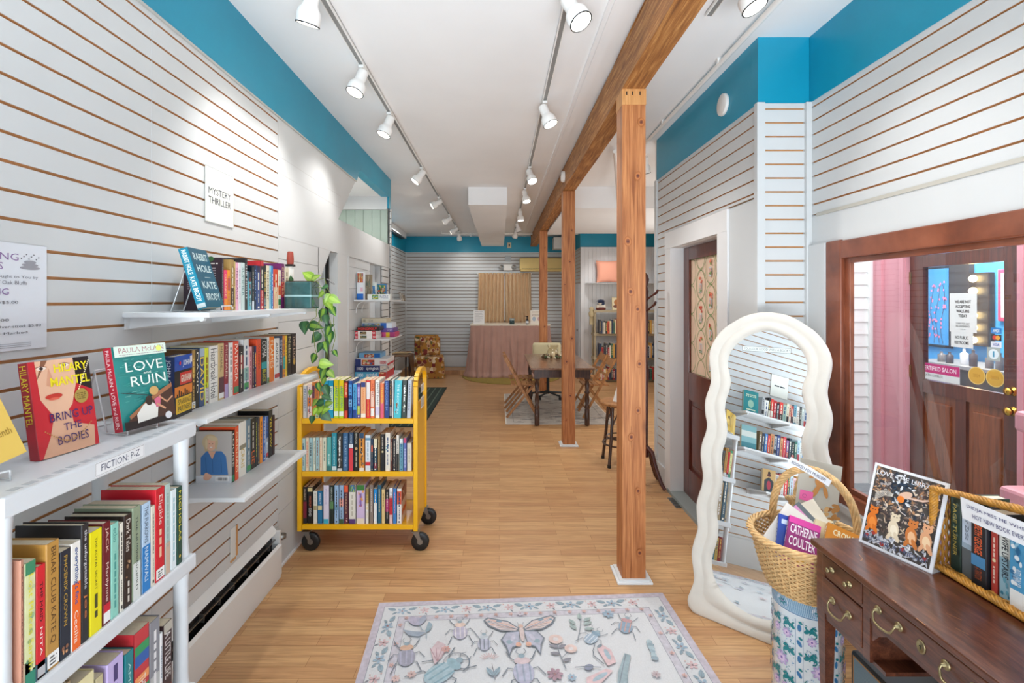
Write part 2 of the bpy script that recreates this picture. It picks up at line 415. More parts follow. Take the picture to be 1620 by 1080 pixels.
# chamfered corner panel, pilaster, second shiplap panel
mb.box(LX - 0.1, LX - 0.0, 3.93, 4.24, 0, 1.985)
mb.box(LX - 0.003, LX + 0.004, 4.2, 4.235, 0, 1.985)
z = 0.0
while z < 1.98:
    mb.box(LX - 0.08, LX - 0.006, 4.24, 4.93, z, min(z + 0.187, 1.983)); z += 0.19
mb.box(LX - 0.5, LX - 0.07, 4.22, 4.3, 0, 1.985)
slats(mb, lambda a, d, z: (LX - d, a, z), 5.43, 5.75, 0.2, 1.98, core=WHITE, backm=col('#4a4540', .7))
slats(mb, lambda a, d, z: (LX - d + 0.014, a, z), 5.79, 5.85, 0.2, BZ, core=WHITE, backm=col('#4a4540', .7))
mb.box(LX - 0.1, LX - 0.021, 5.43, 5.85, 0, 2.0); mb.box(LX - 0.1, LX - 0.007, 5.822, 5.85, 2.0, BZ)
struct(mb, 'wall_left')
for yy0, yy1 in ((2.877, 5.85), (-1.65, 2.877)):
    pass
mb = MB(BLUE)
vs = [(-1.65, BZ), (4.45, BZ), (4.553, 2.83), (5.75, 2.83), (5.75, BZ), (5.85, BZ), (5.85, CZ), (-1.65, CZ)]
mb.add([(LX + 0.002, y, z) for y, z in vs] + [(LX - 0.09, y, z) for y, z in vs],
       [tuple(range(8)), tuple(reversed(range(8, 16)))] + [(i, i + 8, (i + 1) % 8 + 8, (i + 1) % 8) for i in range(8)])
struct(mb, 'trim_1')
mb = MB(col('#b9b9b5', 0.4)); mb.box(LX, LX + 0.008, -1.65, 4.44, BZ - 0.006, BZ + 0.004); struct(mb, 'trim_2')
# stair recess behind the opening: soffit, header, sage boards
mb = MB(CEIL)
mb.box(-2.15, LX - 0.09, 4.2, 5.83, 2.835, 2.87)
mb.add([(-2.15, 3.4, 1.95), (LX - 0.1, 3.4, 1.95), (LX - 0.1, 4.5, 2.84), (-2.15, 4.5, 2.84)], [(0, 1, 2, 3)])
mb.box(-2.15, LX - 0.02, 5.74, 5.82, 2.68, 2.835, WHITE)
struct(mb, 'trim_3')
mb = MB(col('#9aaba1', 0.5, vary=0.05, scale=5))
x = -2.13
while x < LX - 0.03:
    mb.box(x, min(x + 0.098, LX - 0.02), 5.77, 5.82, 2.01, 2.68); x += 0.102
mb.box(-2.13, LX - 0.02, 5.79, 5.821, 2.01, 2.68)
mb.box(-2.2, -2.13, 3.4, 5.83, 0.0, 2.9, WHITE)
struct(mb, 'wall_recess')
# closet doors in the two lower openings
mb = MB(col('#dde4e8', 0.4))
mb.box(LX - 0.14, LX - 0.1, 3.5, 3.76, 0, 1.99); mb.box(LX - 0.16, LX - 0.12, 3.8, 3.95, 0, 1.99)
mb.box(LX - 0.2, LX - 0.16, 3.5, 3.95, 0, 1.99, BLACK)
struct(mb, 'door_1')
mb = MB(col('#d5dfe6', 0.4))
mb.box(LX - 0.16, LX - 0.1, 5.02, 5.2, 0, 1.99, col('#cfd3d6', .5)); mb.box(LX - 0.12, LX - 0.08, 5.22, 5.43, 0, 1.99)
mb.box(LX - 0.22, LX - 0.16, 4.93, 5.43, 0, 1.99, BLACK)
struct(mb, 'door_2')
mb = MB(BLACK); mb.box(LX - 0.055, LX - 0.03, 3.80, 3.825, 0.9, 1.98); struct(mb, 'trim_4')
# triangular corner board
mb = MB(WHITE); mb.add([(LX, 3.51, 2.0), (LX, 3.78, 2.0), (LX, 3.51, 1.72), (LX - 0.02, 3.51, 2.0), (LX - 0.02, 3.78, 2.0), (LX - 0.02, 3.51, 1.72)],
       [(0, 2, 1), (3, 4, 5), (0, 1, 4, 3), (1, 2, 5, 4), (2, 0, 3, 5)]); struct(mb, 'trim_5')

# back of the room
mb = MB(WHITE); LB = -2.13
slats(mb, lambda a, d, z: (LB - d, a, z), 5.85, BY, 0.3, BZ, .011, col('#8f7560', .7), col('#7d6654', .7)); mb.box(LB - 0.1, LB - 0.02, 5.8, BY, 0, BZ); mb.box(LB - 0.02, LB, 5.85, BY, 0, 0.3)
mb.box(LB, LX - 0.1, 5.83, 5.85, 0, CZ)
mb.box(LB - 0.1, LB + 0.001, 5.8, BY, BZ, CZ, BLUE); struct(mb, 'wall_left.001')
mb = MB(WHITE)
slats(mb, lambda a, d, z: (a, BY + d, z), LB, 1.9, 0.3, BZ, .013, col('#8f7560', .7), col('#7d6654', .7)); mb.box(-2.3, 3.6, BY + 0.02, BY + 0.1, 0, CZ)
mb.box(LB, 1.9, BY - 0.012, BY + 0.02, 0.1, 0.3)
mb.box(LB, 3.5, BY - 0.003, BY + 0.02, BZ, CZ, BLUE)
mb.box(LB, LB + 0.02, BY - 0.02, BY, 0.3, BZ); struct(mb, 'wall_back')
mb = MB(FLOOR); mb.box(LB, 1.66, 10.45, BY, 0, 0.09); struct(mb, 'trim_6')
mb = MB(BLACK); mb.box(LB + 0.02, LB + 0.1, 9.0, BY - 0.6, BZ + 0.22, BZ + 0.3); mb.box(LB + 0.1, LB + 0.13, 9.0, BY - 0.6, BZ + 0.24, BZ + 0.36, METW); struct(mb, 'trim_7')
# beadboard bay on the right
mb = MB(col('#e3e4e6', 0.5)); BBY = 9.87
slats(mb, lambda a, d, z: (1.66 + d, a, z), BBY + 0.02, BY, 1.95, BZ)
mb.box(1.68, 1.75, BBY + 0.03, BY, 0, BZ)
x = 1.66
while x < 3.5:
    mb.box(x, min(x + 0.078, 3.5), BBY, BBY + 0.04, 0, BZ - 0.004); x += 0.081
mb.box(1.66, 3.5, BBY + 0.012, BBY + 0.05, 0, BZ - 0.004); struct(mb, 'wall_bay')
mb = MB(BLUE); mb.box(1.66, 3.5, BBY + 0.06, BBY + 0.1, BZ - 0.02, CZ); mb.box(1.66, 1.72, BBY + 0.101, BY, BZ, CZ); struct(mb, 'trim_8')
mb = MB(CEIL); mb.box(0.84, 3.4, 6.2, 8.55, 2.78, CZ); struct(mb, 'trim_9')
mb = MB(col('#dfe0e2', 0.45)); mb.box(1.655, 1.685, 10.1, 10.8, 0, 1.95); mb.lathe([(0.012, 0), (0.012, 0.05)], (1.64, 10.2, 0.95), 8, STEEL); struct(mb, 'door_3')
# far right closing wall
mb = MB(WHITE); mb.box(3.4, 3.5, 4.4, BY, 0, CZ); mb.box(RX + 0.02, 3.5, 4.42, 4.5, 0, CZ); struct(mb, 'wall_far_right')
# white duct box under the ceiling
mb = MB(CEIL); mb.box(-0.40, 0.10, 6.22, BY, 2.828, CZ); struct(mb, 'ceiling_duct')

# right wall with recessed door
mb = MB(WHITE)
slats(mb, lambda a, d, z: (RX + d, a, z), 2.70, 4.40, 2.18, BZ)
slats(mb, lambda a, d, z: (RX + d, a, z), 4.13, 4.40, 0.24, 2.18)
mb.box(RX + 0.02, RX + 0.1, 4.02, 4.42, 0, 2.2); mb.box(RX + 0.0205, RX + 0.1, 2.79, 4.019, 2.201, BZ)
mb.box(RX + 0.0205, RX + 0.1, 2.79, 3.12, 0, 2.2)
mb.box(RX + 0.0205, RX + 0.1, 3.12, 4.019, 2.06, 2.2)
mb.box(RX + 0.0205, RX + 0.1, 4.019, 4.42, 2.201, BZ)
mb.box(RX - 0.012, RX + 0.03, 4.385, 4.44, 0.16, BZ)
mb.box(RX - 0.01, RX + 0.03, 4.13, 4.44, 0, 0.15); mb.box(RX + 0.002, RX + 0.03, 4.13, 4.4, 0.15, 0.24)
mb.box(RX - 0.01, RX + 0.02, 2.70, 2.999, 0, 2.165)
struct(mb, 'wall_right')
mb = MB(BLUE); mb.box(RX - 0.004, RX + 0.1, 2.751, 4.40, BZ, CZ); mb.box(RX - 0.004, RX2 - .005, 2.676, 2.75, BZ, CZ); mb.box(RX2 - 0.004, RX2 + 0.1, -1.65, 2.75, BZ, CZ); struct(mb, 'trim_10')
mb = MB(WHITE)
slats(mb, lambda a, d, z: (a, 2.68 + d, z), RX + 0.03, RX2 - 0.02, 0.2, BZ); mb.box(RX + .021, RX2 - .001, 2.701, 2.78, 0, BZ - .001); mb.box(RX + .031, RX2 - .021, 2.68, 2.70, 0, 0.2)
mb.box(RX - 0.014, RX + 0.03, 2.664, 2.699, 0, BZ); mb.box(RX2 - 0.03, RX2, 2.66, 2.70, 0, BZ)
struct(mb, 'wall_corner')
# door casing
mb = MB(TRIM)
mb.box(RX - 0.022, RX + 0.02, 4.0, 4.13, 0, 2.165); mb.box(RX - 0.022, RX + 0.02, 3.0, 3.14, 0, 2.165); mb.box(RX - 0.024, RX + 0.02, 3.002, 4.128, 2.032, 2.169)
mb.box(RX + 0.02, RX + 0.12, 4.0, 4.03, 0, 2.03); mb.box(RX + 0.02, RX + 0.12, 3.11, 3.14, 0, 2.03); mb.box(RX + 0.02, RX + 0.12, 3.11, 4.03, 2.03, 2.06)
mb.box(RX - 0.03, RX + 0.12, 3.05, 4.06, 0, 0.025, col('#8d9390', 0.5)); struct(mb, 'trim_11')
# the floral door
D2 = thing('wooden_door', 'dark brown door with floral curtained glass in white casing', 'door', (RX + 0.088, 3.57, 0.025))
mb = MB(DOORW); hw = 0.428
mb.box(0, 0.04, -hw, -hw + 0.11, 0, 2.0, bev=.003); mb.box(0, 0.04, hw - 0.11, hw, 0, 2.0, bev=.003)
mb.box(0, 0.04, -hw + .11, hw - .11, 0, 0.22); mb.box(0, 0.04, -hw + .11, hw - .11, 0.78, 1.0); mb.box(0, 0.04, -hw + .11, hw - .11, 1.9, 2.0)
mb.build('door_frame', D2)
mb = MB(DOORW); mb.box(0.018, 0.03, -hw + .1, hw - .1, 0.2, 0.8); mb.box(0.008, 0.03, -hw + .15, hw - .15, 0.26, 0.74, bev=.008); mb.build('lower_panel', D2)
mb = MB(col('#dcbfa6', 0.7)); mb.box(0.02, 0.03, -hw + .1, hw - .1, .98, 1.92)
cv = Canvas(mb, (0.0199, hw - .1, 1.0), (0, -1, 0), (0, 0, 1), 0.7)
rnd = random.Random(5)
for c in range(4):
    for r in range(-1, 5):
        x = 0.02 + c * 0.18; y = 0.12 + r * 0.23 + (0.115 if c % 2 else 0)
        if not (0.02 < y < 0.88) or x > .64: 
            if not (-.05 < y < .95) or x > .64: continue
        pts = [(x + 0.082 * math.cos(R(a)), y + 0.112 * math.sin(R(a))) for a in range(0, 361, 20)]
        pts = [(min(max(p, 0.005), .65), min(max(q, 0.0), .9)) for p, q in pts]
        cv.line(pts, 0.006, '#5f8a4a')
        if 0.07 < y < .83 and x > .03:
            for q in range(5): cv.ell(x + rnd.uniform(-.022, .022), y + .03 + rnd.uniform(-.02, .03), .012, .010, rnd.choice(['#c2432f', '#d9755a', '#8a9a4a']))
            cv.rect(x - .02, y - .06, x + .02, y + .01, '#b9c4c9'); cv.rect(x - .012, y - .05, x + .012, y, '#c99a8a')
            for q in range(4): cv.ell(x + rnd.uniform(-.03, .03), y - .05 + rnd.uniform(-.02, .02), .012, .005, '#6b8f4e', rnd.uniform(0, 180))
for x in (.11, .29, .47): cv.line([(x, 0), (x, .92)], .002, '#b89c82')
mb.build('floral_panel', D2)

# right near wall with big window
mb = MB(WHITE)
slats(mb, lambda a, d, z: (RX2 + d, a, z), -1.65, 2.66, 2.07, BZ)
mb.box(RX2 + 0.0205, RX2 + 0.1, -1.65, 2.70, 2.061, BZ - .001); mb.box(RX2, RX2 + 0.1, -1.65, 2.70, 1.90, 2.06)
mb.box(RX2 - 0.004, RX2 + 0.002, -1.65, 2.62, 2.055, 2.072, col('#b9b6ac', .6))
mb.box(RX2, RX2 + 0.1, 2.52, 2.79, 0, 1.899); mb.box(RX2, RX2 + 0.1, -1.65, 2.519, 0, 0.585); mb.box(RX2, RX2 + 0.1, -1.65, -0.3, 0.58, 1.9)
mb.box(RX2 - 0.02, RX2, 2.53, 2.66, 0, 1.9); mb.box(RX2 - 0.03, RX2, -0.4, 2.56, 0.555, 0.585)
struct(mb, 'wall_right.001')
wf = MB(FRAMEW)
wf.box(RX2 - 0.014, RX2 + 0.045, 2.42, 2.53, .575, 1.905, bev=.006); wf.box(RX2 - 0.012, RX2 + 0.045, -0.3, 2.425, 1.81, 1.90, bev=.006)
wf.box(RX2 - 0.012, RX2 + 0.045, -0.3, 2.425, 0.585, 0.65, bev=.006); wf.box(RX2 - .012, RX2 + .045, -0.34, -0.25, .585, 1.9)
wf.box(RX2 + 0.008, RX2 + 0.032, 2.385, 2.425, .645, 1.815, bev=.004); wf.box(RX2 + 0.01, RX2 + 0.03, -0.3, 2.39, 1.785, 1.815); wf.box(RX2 + 0.01, RX2 + 0.03, -0.3, 2.39, .645, .675)
wo = struct(wf, 'window_1')
g = MB(GLASS); g.add([(RX2 + 0.022, -0.3, .66), (RX2 + 0.022, 2.40, .66), (RX2 + 0.022, 2.40, 1.80), (RX2 + 0.022, -0.3, 1.80)], [(0, 1, 2, 3)]); g.build('window_pane', wo)

# front wall behind the camera with its shop window
mb = MB(WHITE); mb.box(-1.4, RX2 + 0.1, -1.72, -1.62, 0, 0.3); mb.box(-1.4, RX2 + .1, -1.72, -1.62, 2.1, CZ); mb.box(-1.4, -1.15, -1.72, -1.62, .3, 2.1); mb.box(1.45, RX2 + .1, -1.72, -1.62, .3, 2.1); struct(mb, 'wall_front')

# baseboards
mb = MB(TRIM); mb.box(LX, LX + 0.012, 2.89, 3.5, 0, 0.012); struct(mb, 'baseboard_left')

# ---- posts and the long beam
bm_ = MB(BEAM)
N = 60
def beam(u, v):
    y = -1.6 + u * 12.4
    w = 0.004 * math.sin(y * 2.1) + 0.006 * noise.noise(Vector((y * 1.7, 0, 0)))
    k = v * 4
    pts = [(0.70, CZ - 0.02), (0.70, 2.80), (0.832, 2.80), (0.832, CZ - 0.02), (0.70, CZ - 0.02)]
    i = min(int(k), 3); t = k - i; a = pts[i]; b = pts[i + 1]
    return (a[0] + (b[0] - a[0]) * t + (w if a[0] > .8 or b[0] > .8 else -w * .5), y, a[1] + (b[1] - a[1]) * t)
bm_.surf(beam, N, 8, smooth=False)
bm_.box(0.72, 0.81, -1.6, 10.8, CZ - 0.03, CZ, BLACK)  # black strip paints the shadow gap between beam and ceiling
bm_.build('ceiling_beam', label='long rough timber beam running under the white ceiling to the back', category='beam')
for i, (y, t) in enumerate(((2.744, 'nearest'), (5.30, 'second'), (8.35, 'third'))):
    P = thing('wooden_post', ['thick knotty orange-brown post nearest the camera, beside the wavy mirror', 'brown timber post in front of the dining table', 'narrow-looking brown post rising behind the dining table'][i], 'post', (0.765, y + .068, 0), group='timber posts under the beam')
    m = MB(POST if i == 0 else POST)
    m.box(-.067, .067, -.066, .066, 0.012, 2.8, bev=.004); m.M = Matrix.Translation((0, 0, 0))
    cvk = Canvas(m, (0, -.0662, 0), (1, 0, 0), (0, 0, 1), .5); rk = random.Random(20 + i)
    kn = [(-.035, 1.935), (-.02, 1.65), (.02, 1.55), (.03, 1.24), (.022, .975), (-.017, .825), (.022, .52), (.05, 2.61), (.02, 2.305), (.03, .17)] if i == 0 else [(rk.uniform(-.05, .05), .25 + .31 * q + rk.uniform(-.1, .1)) for q in range(8)]
    for kx, kz in kn:
        s_ = rk.uniform(.007, .013); x_ = max(-.064 + s_ * 2.2, min(.064 - s_ * 2.2, kx))
        for q, (f, c) in enumerate(((2.0, '#a4602f'), (1.55, '#b8733e'), (1.1, '#8a4a2c'), (.6, '#5f2f1e'))): cvk.ell(x_, kz, s_ * f * .9, s_ * f * (1.25 if q < 2 else 1.0), c, rk.uniform(-20, 20), 14)
        cvk.line([(x_, kz - s_ * 6), (x_ + .002, kz - s_ * 1.5)], .0012, '#9a5c34'); cvk.line([(x_, kz + s_ * 1.5), (x_ - .002, kz + s_ * 6)], .0012, '#9a5c34')
    m.build('post_shaft', P)
    if i == 0:
        m = MB(wood('fir_patch', ['#b57a42', '#cf9458', '#dba66c'], .55, (22, 22, 1.5))); m.box(-.0685, .0685, -.0685, .0675, 2.71, 2.8)
        for dx in (-.045, -.012, .03): m.box(dx, dx + .006, -.0695, -.068, 2.765, 2.785, BLACK)
        m.build('splice_block', P)
    m = MB(METW); m.box(-.1, .1, -.095, .095, 0, .012, bev=.003); m.box(-.085, .085, -.082, .082, .012, .022); m.build('base_plate', P)

# ------------------------------------------------------------------ books
TITLE = {'black': '#e8e4da', 'white': '#33343a', 'cream': '#5a3a2a', 'yellow': '#20201c'}
def lum(h):
    c = lin(h); return .2 * c[0] + .7 * c[1] + .1 * c[2]
def art(cv, w, h, spec, rnd, cov):
    """spine decoration: bands, titles, stickers"""
    titled = False
    for op in spec:
        k = op[0]
        if k == 'b': cv.rect(-w / 2, h * op[1], w / 2, h * op[2], op[3])
        elif k == 't':
            titled = True; fw = op[5] if len(op) > 5 else .6
            cv.text(op[1], -w * fw / 2, h * op[2], w * fw / 2, h * op[3], op[4], rot=-90, bold=op[6] if len(op) > 6 else .0)
        elif k == 'l':
            cv.rect(-w * .5, h * .02, w * .5, h * .13, '#f2f2f0'); cv.scrib(-w * .3, h * .03, w * .3, h * .11, '#555555', rnd, 3)
        elif k == 'e': cv.ell(0, h * op[1], w * op[2], w * op[2] * 1.1, op[3])
        elif k == 'm':
            for q in range(op[1]):
                cv.ell(rnd.uniform(-.33, .33) * w, h * rnd.uniform(op[2], op[3]), w * rnd.uniform(.08, .16), w * rnd.uniform(.1, .3), rnd.choice(op[4]))
        elif k == 's': titled = True; cv.scrib(-w * .26, h * op[1], w * .26, h * op[2], op[3], rnd, 1, True)
    if not titled:
        dark = lum(cov) < .3
        c1 = rnd.choice(['#f0ead8', '#e9c86a', '#ffffff', '#f0ead8']) if dark else rnd.choice(['#2b2b30', '#2b2b30', '#7d2a24', '#254a78'])
        a = rnd.uniform(.08, .16); b_ = rnd.uniform(.5, .62)
        cv.scrib(-w * .28, h * (1 - b_), w * .28, h * (1 - a), c1, rnd, 1, True)
        cv.scrib(-w * .16, h * rnd.uniform(.1, .16), w * .16, h * (1 - b_ - .06), c1, rnd, 1, True)
        if rnd.random() < .5: cv.rect(-w * .22, h * .03, w * .22, h * .07, c1)

def book(w, h, d, cov, spec, loc, rotz, label, group=None, tilt=(0, 0), front=None, back=None, seed=0, name='book', hard=True, pg=None):
    rnd = random.Random(seed * 7 + int(w * 1e5) + int(h * 1e5)); t = 0.0022 if hard else 0.0009; w = max(w, .008)
    m = MB(col(cov, .35))
    m.box(-w / 2, -w / 2 + t, t, d, 0, h); m.box(w / 2 - t, w / 2, t, d, 0, h)
    c = min(.0018, w * .2)
    m.prism([(-w / 2, t), (-w / 2, c), (-w / 2 + c, 0), (w / 2 - c, 0), (w / 2, c), (w / 2, t)], 0, h)
    cv = Canvas(m, (0, -.0002, 0), (1, 0, 0), (0, 0, 1), .35); art(cv, w - 2 * c, h, spec, rnd, cov)
    if front: front(Canvas(m, (w / 2 + .0002, 0, 0), (0, 1, 0), (0, 0, 1), .3), d, h)
    if back: back(Canvas(m, (-w / 2 - .0002, d, 0), (0, -1, 0), (0, 0, 1), .3), d, h)
    rot = (tilt[0], tilt[1], rotz)
    o = m.build(name, loc=loc, rot=rot, label=label, category='book', group=group)
    p = MB(pg or PAGE); i = .003 if hard else .0004
    p.box(-w / 2 + t, w / 2 - t, t, d - i, i * .6 + .0002, h - i); p.build('pages', o)
    return o

def describe(w, cov, spec):
    s = 'thick ' if w > .037 else ('thin ' if w < .018 else '')
    f = ''
    for op in spec:
        if op[0] == 'b' and .06 < op[2] - op[1] < .9 and cname(op[3]) != cname(cov): f = ' with %s band' % cname(op[3]); break
    return s + cname(cov) + ' book' + f

def lab(w, cov, spec, tail):
    t = describe(w, cov, spec) + ', ' + tail
    return t if len(t.split()) <= 16 else describe(w, cov, []) + ', ' + tail
def row_side(Xs, z, lst, ox, oy, sc, where, group, seed=1, facing=90, hmin=.15):
    """books standing along a wall shelf; spine plane x = Xs"""
    for i, e in enumerate(lst):
        a, b_, top, cov = e[:4]; spec = e[4] if len(e) > 4 else []
        pa, pb = a / sc + ox, b_ / sc + ox
        y0 = abs(Xs) * F / (VX - pa); y1 = abs(Xs) * F / (VX - pb); w = y1 - y0 - .0006
        zt = H - (oy + top / sc - VY) * y0 / F; h = max(zt - z, hmin)
        book(w, h, min(.155, abs(LX - Xs) - .002), cov, spec, (Xs, (y0 + y1) / 2, z), R(90), lab(w, cov, spec, '%s along %s' % (ORD[i + 1], where)), group, seed=seed + i, hard=(i % 3 != 1), back=e[5] if len(e) > 5 else None)

# ---- wall shelves on the left
def wall_shelf(y0, y1, z, label, group='white shelves on the slatted wall', brackets=None):
    xo = -1.011
    t = thing('wall_shelf', label, 'shelf', (LX, y0, z), group=group)
    m = MB(WHITEG); m.box(0, xo - LX, 0, y1 - y0, -.017, 0, bev=.0015); m.build('shelf_board', t)
    L = y1 - y0
    for yb in (brackets or (.03, L * .5, L - .05)):
        m = MB(METW)
        P = [(0, -.017), (.27, -.017), (.27, -.026), (.0, -.058)]
        m.add([(x, yb - .004, q) for x, q in P] + [(x, yb + .004, q) for x, q in P], [(0, 1, 2, 3), (7, 6, 5, 4), (0, 4, 5, 1), (1, 5, 6, 2), (2, 6, 7, 3), (3, 7, 4, 0)])
        m.tube([(.262, yb - .006, -.022), (.262, yb + .008, -.022)], .01, 10); m.build('bracket', t)
    m = MB(METW); m.box(0, .006, 0.01, L - .01, -.06, -.017); m.build('wall_rail', t)
    return t
ZA, ZB, ZC = 1.557, 1.19, .815
wall_shelf(1.685, 2.70, ZA, 'top white wall shelf, holding the trailing plant', brackets=(.03, .52, .93))
wall_shelf(1.67, 2.69, ZB, 'middle white wall shelf, above the photo-covered book')
wall_shelf(1.92, 2.54, ZC, 'lowest short white wall shelf, under the middle one', brackets=(.08, .5))

def cover_back_dark(cv, d, h):
    cv.rect(0, 0, d, h, '#33222c'); r = random.Random(3)
    cv.scrib(d * .1, h * .87, d * .9, h * .91, '#e8e2dc', r); cv.scrib(d * .1, h * .6, d * .85, h * .82, '#a89aa0', r, 5); cv.scrib(d * .1, h * .4, d * .6, h * .55, '#7f7078', r, 4)
    cv.rect(d * .7, h * .02, d * .97, h * .13, '#efefef'); cv.scrib(d * .74, h * .04, d * .94, h * .11, '#222222', r, 1)
    cv.ell(d * .7, h * .97, d * .1, h * .05, '#3c6a38', 20)
G_A = 'books on the top wall shelf'
row_side(-1.13, ZA, [
    (768, 783, 213, '#2b1c26', [('s', .2, .9, '#d8d0d4')], cover_back_dark),
    (783, 808, 300, '#e93a6c', [('b', 0, .3, '#f0902c'), ('t', 'ORANGE', .35, .9, '#ffd9a0')]), (808, 830, 300, '#ef9224', [('b', .5, .8, '#d84a2a')]), (830, 856, 226, '#a98a52', [('b', .1, .45, '#4b3420'), ('m', 8, .5, .9, ['#cbb06a', '#6d4a28'])]),
    (856, 868, 240, '#c9b46a', []), (868, 888, 246, '#f0b2cb', [('t', 'THE BEACH', .25, .9, '#7c3a68')]), (888, 906, 250, '#e8e2e8', []), (906, 934, 248, '#cfe0de', [('t', 'SUMMER', .3, .9, '#6a8f90')]),
    (934, 953, 216, '#1c1d22', [('t', 'THE NIGHT', .2, .9, '#e4e4ea')]), (955, 982, 312, '#67b5c4', [('b', .75, 1, '#1b2540'), ('m', 7, .1, .7, ['#1f3c58', '#b6dbe0'])]), (983, 1000, 275, '#15202c', [('b', 0, .2, '#d6e2ea')]),
    (1000, 1016, 268, '#1d2c48', [('t', 'ISABELLA', .2, .9, '#7da0d8')]), (1016, 1044, 270, '#3b4f86', [('b', .86, 1, '#23264f')]), (1044, 1068, 236, '#c63038', [('b', .4, .9, '#2a2c30')]), (1068, 1086, 265, '#17181c', [('b', .0, .25, '#3a6b8c')]),
    (1086, 1108, 268, '#eadfc4', [('t', 'TREMONT', .2, .9, '#3a3530')]), (1108, 1122, 270, '#8fcbe0', []), (1122, 1136, 272, '#2e7fc0', []), (1136, 1170, 294, '#d9452c', [('b', 0, .55, '#efc59a'), ('m', 6, .4, .7, ['#f09a5a', '#f7d8ac'])]),
    (1170, 1191, 300, '#f2e6d0', [('b', .1, .25, '#3a8a4a'), ('b', .35, .6, '#e26a2c')]), (1191, 1216, 254, '#6a1f60', [('b', .25, .6, '#b3262c'), ('t', 'COULTER', .3, .92, '#f3d7a0')]), (1218, 1246, 284, '#e6dcc0', [('s', .3, .9, '#6e5a44')]), (1247, 1268, 392, '#16181c', [])],
    180, 360, 4.5, 'the top wall shelf, near end first', G_A, 11)
G_B = 'books on the middle wall shelf'
row_side(-1.15, ZB, [
    (252, 278, 178, '#5a3f20', [('b', .55, 1, '#a8843c'), ('l',)]), (278, 300, 172, '#17150f', [('t', 'DAVID', .25, .95, '#e9e4d4')]), (301, 335, 166, '#2b4a78', [('t', 'DAVID', .1, .85, '#f0d04a', .8), ('b', .86, 1, '#9fb3c4')]),
    (336, 361, 163, '#d9de2c', [('b', 0, .3, '#d8dcdc'), ('m', 5, .3, .6, ['#28301c', '#8aa02c'])]), (363, 420, 152, '#eceae4', [('t', 'Heartbreak Hotel', .08, .95, '#44464a', .7)]), (422, 458, 134, '#cdb27e', [('b', .1, .4, '#58303a'), ('t', 'MICHAEL', .5, .95, '#5c4432', .4), ('b', .03, .12, '#f0f0ee')]),
    (459, 486, 128, '#8f1d32', [('b', 0, .25, '#b7a3cf'), ('t', 'MICHAEL', .35, .95, '#ead9c8', .5)]), (487, 515, 130, '#efece8', []), (517, 551, 122, '#e04a30', [('t', 'PATRICIA', .25, .95, '#fff0e2', .55), ('b', .03, .15, '#3f8a58')]),
    (553, 582, 152, '#231c24', [('b', .5, .8, '#8e2430')]), (583, 615, 108, '#dfe2e2', [('b', .2, .45, '#8fb4ac'), ('b', .04, .16, '#3f9c58')]), (616, 635, 155, '#e8a8b0', [('s', .1, .9, '#8a2a3a')]), (636, 649, 152, '#5a2230', []), (650, 663, 150, '#1c2a58', [('b', .55, .8, '#c2402c')]),
    (664, 692, 108, '#e0502c', [('t', 'WHISPER', .35, .9, '#2a1a14', .3)]), (693, 730, 110, '#16191c', [('t', 'COMA', .6, .97, '#e8e8e4', .75), ('b', .35, .5, '#2f9aa0'), ('t', 'BLACK', .05, .33, '#d8d23a', .6)]), (731, 745, 94, '#e9e9e6', [('b', .0, .12, '#3f9c58')]),
    (746, 775, 92, '#ef7c22', [('t', 'FLAMES', .3, .92, '#fff1d8', .65)]), (777, 808, 102, '#eceae6', [('t', 'ANGELS', .3, .9, '#3f4450', .55), ('b', .05, .15, '#c03030')]), (809, 829, 86, '#1f3a60', [('t', 'BEYOND', .3, .9, '#dfe8f0')]), (830, 846, 84, '#e58f2a', [('b', .2, .5, '#3ab0a8')]), (846, 858, 84, '#f1c93a', []),
    (859, 886, 78, '#191a18', [('t', 'Nelson', .3, .95, '#d8cf9a', .6)]), (888, 914, 72, '#1a1715', [('t', 'THE LION', .3, .95, '#d8b8a0', .6), ('e', .3, .3, '#c9a24c')])],
    240, 510, 4.0, 'the middle wall shelf, near end first', G_B, 41)

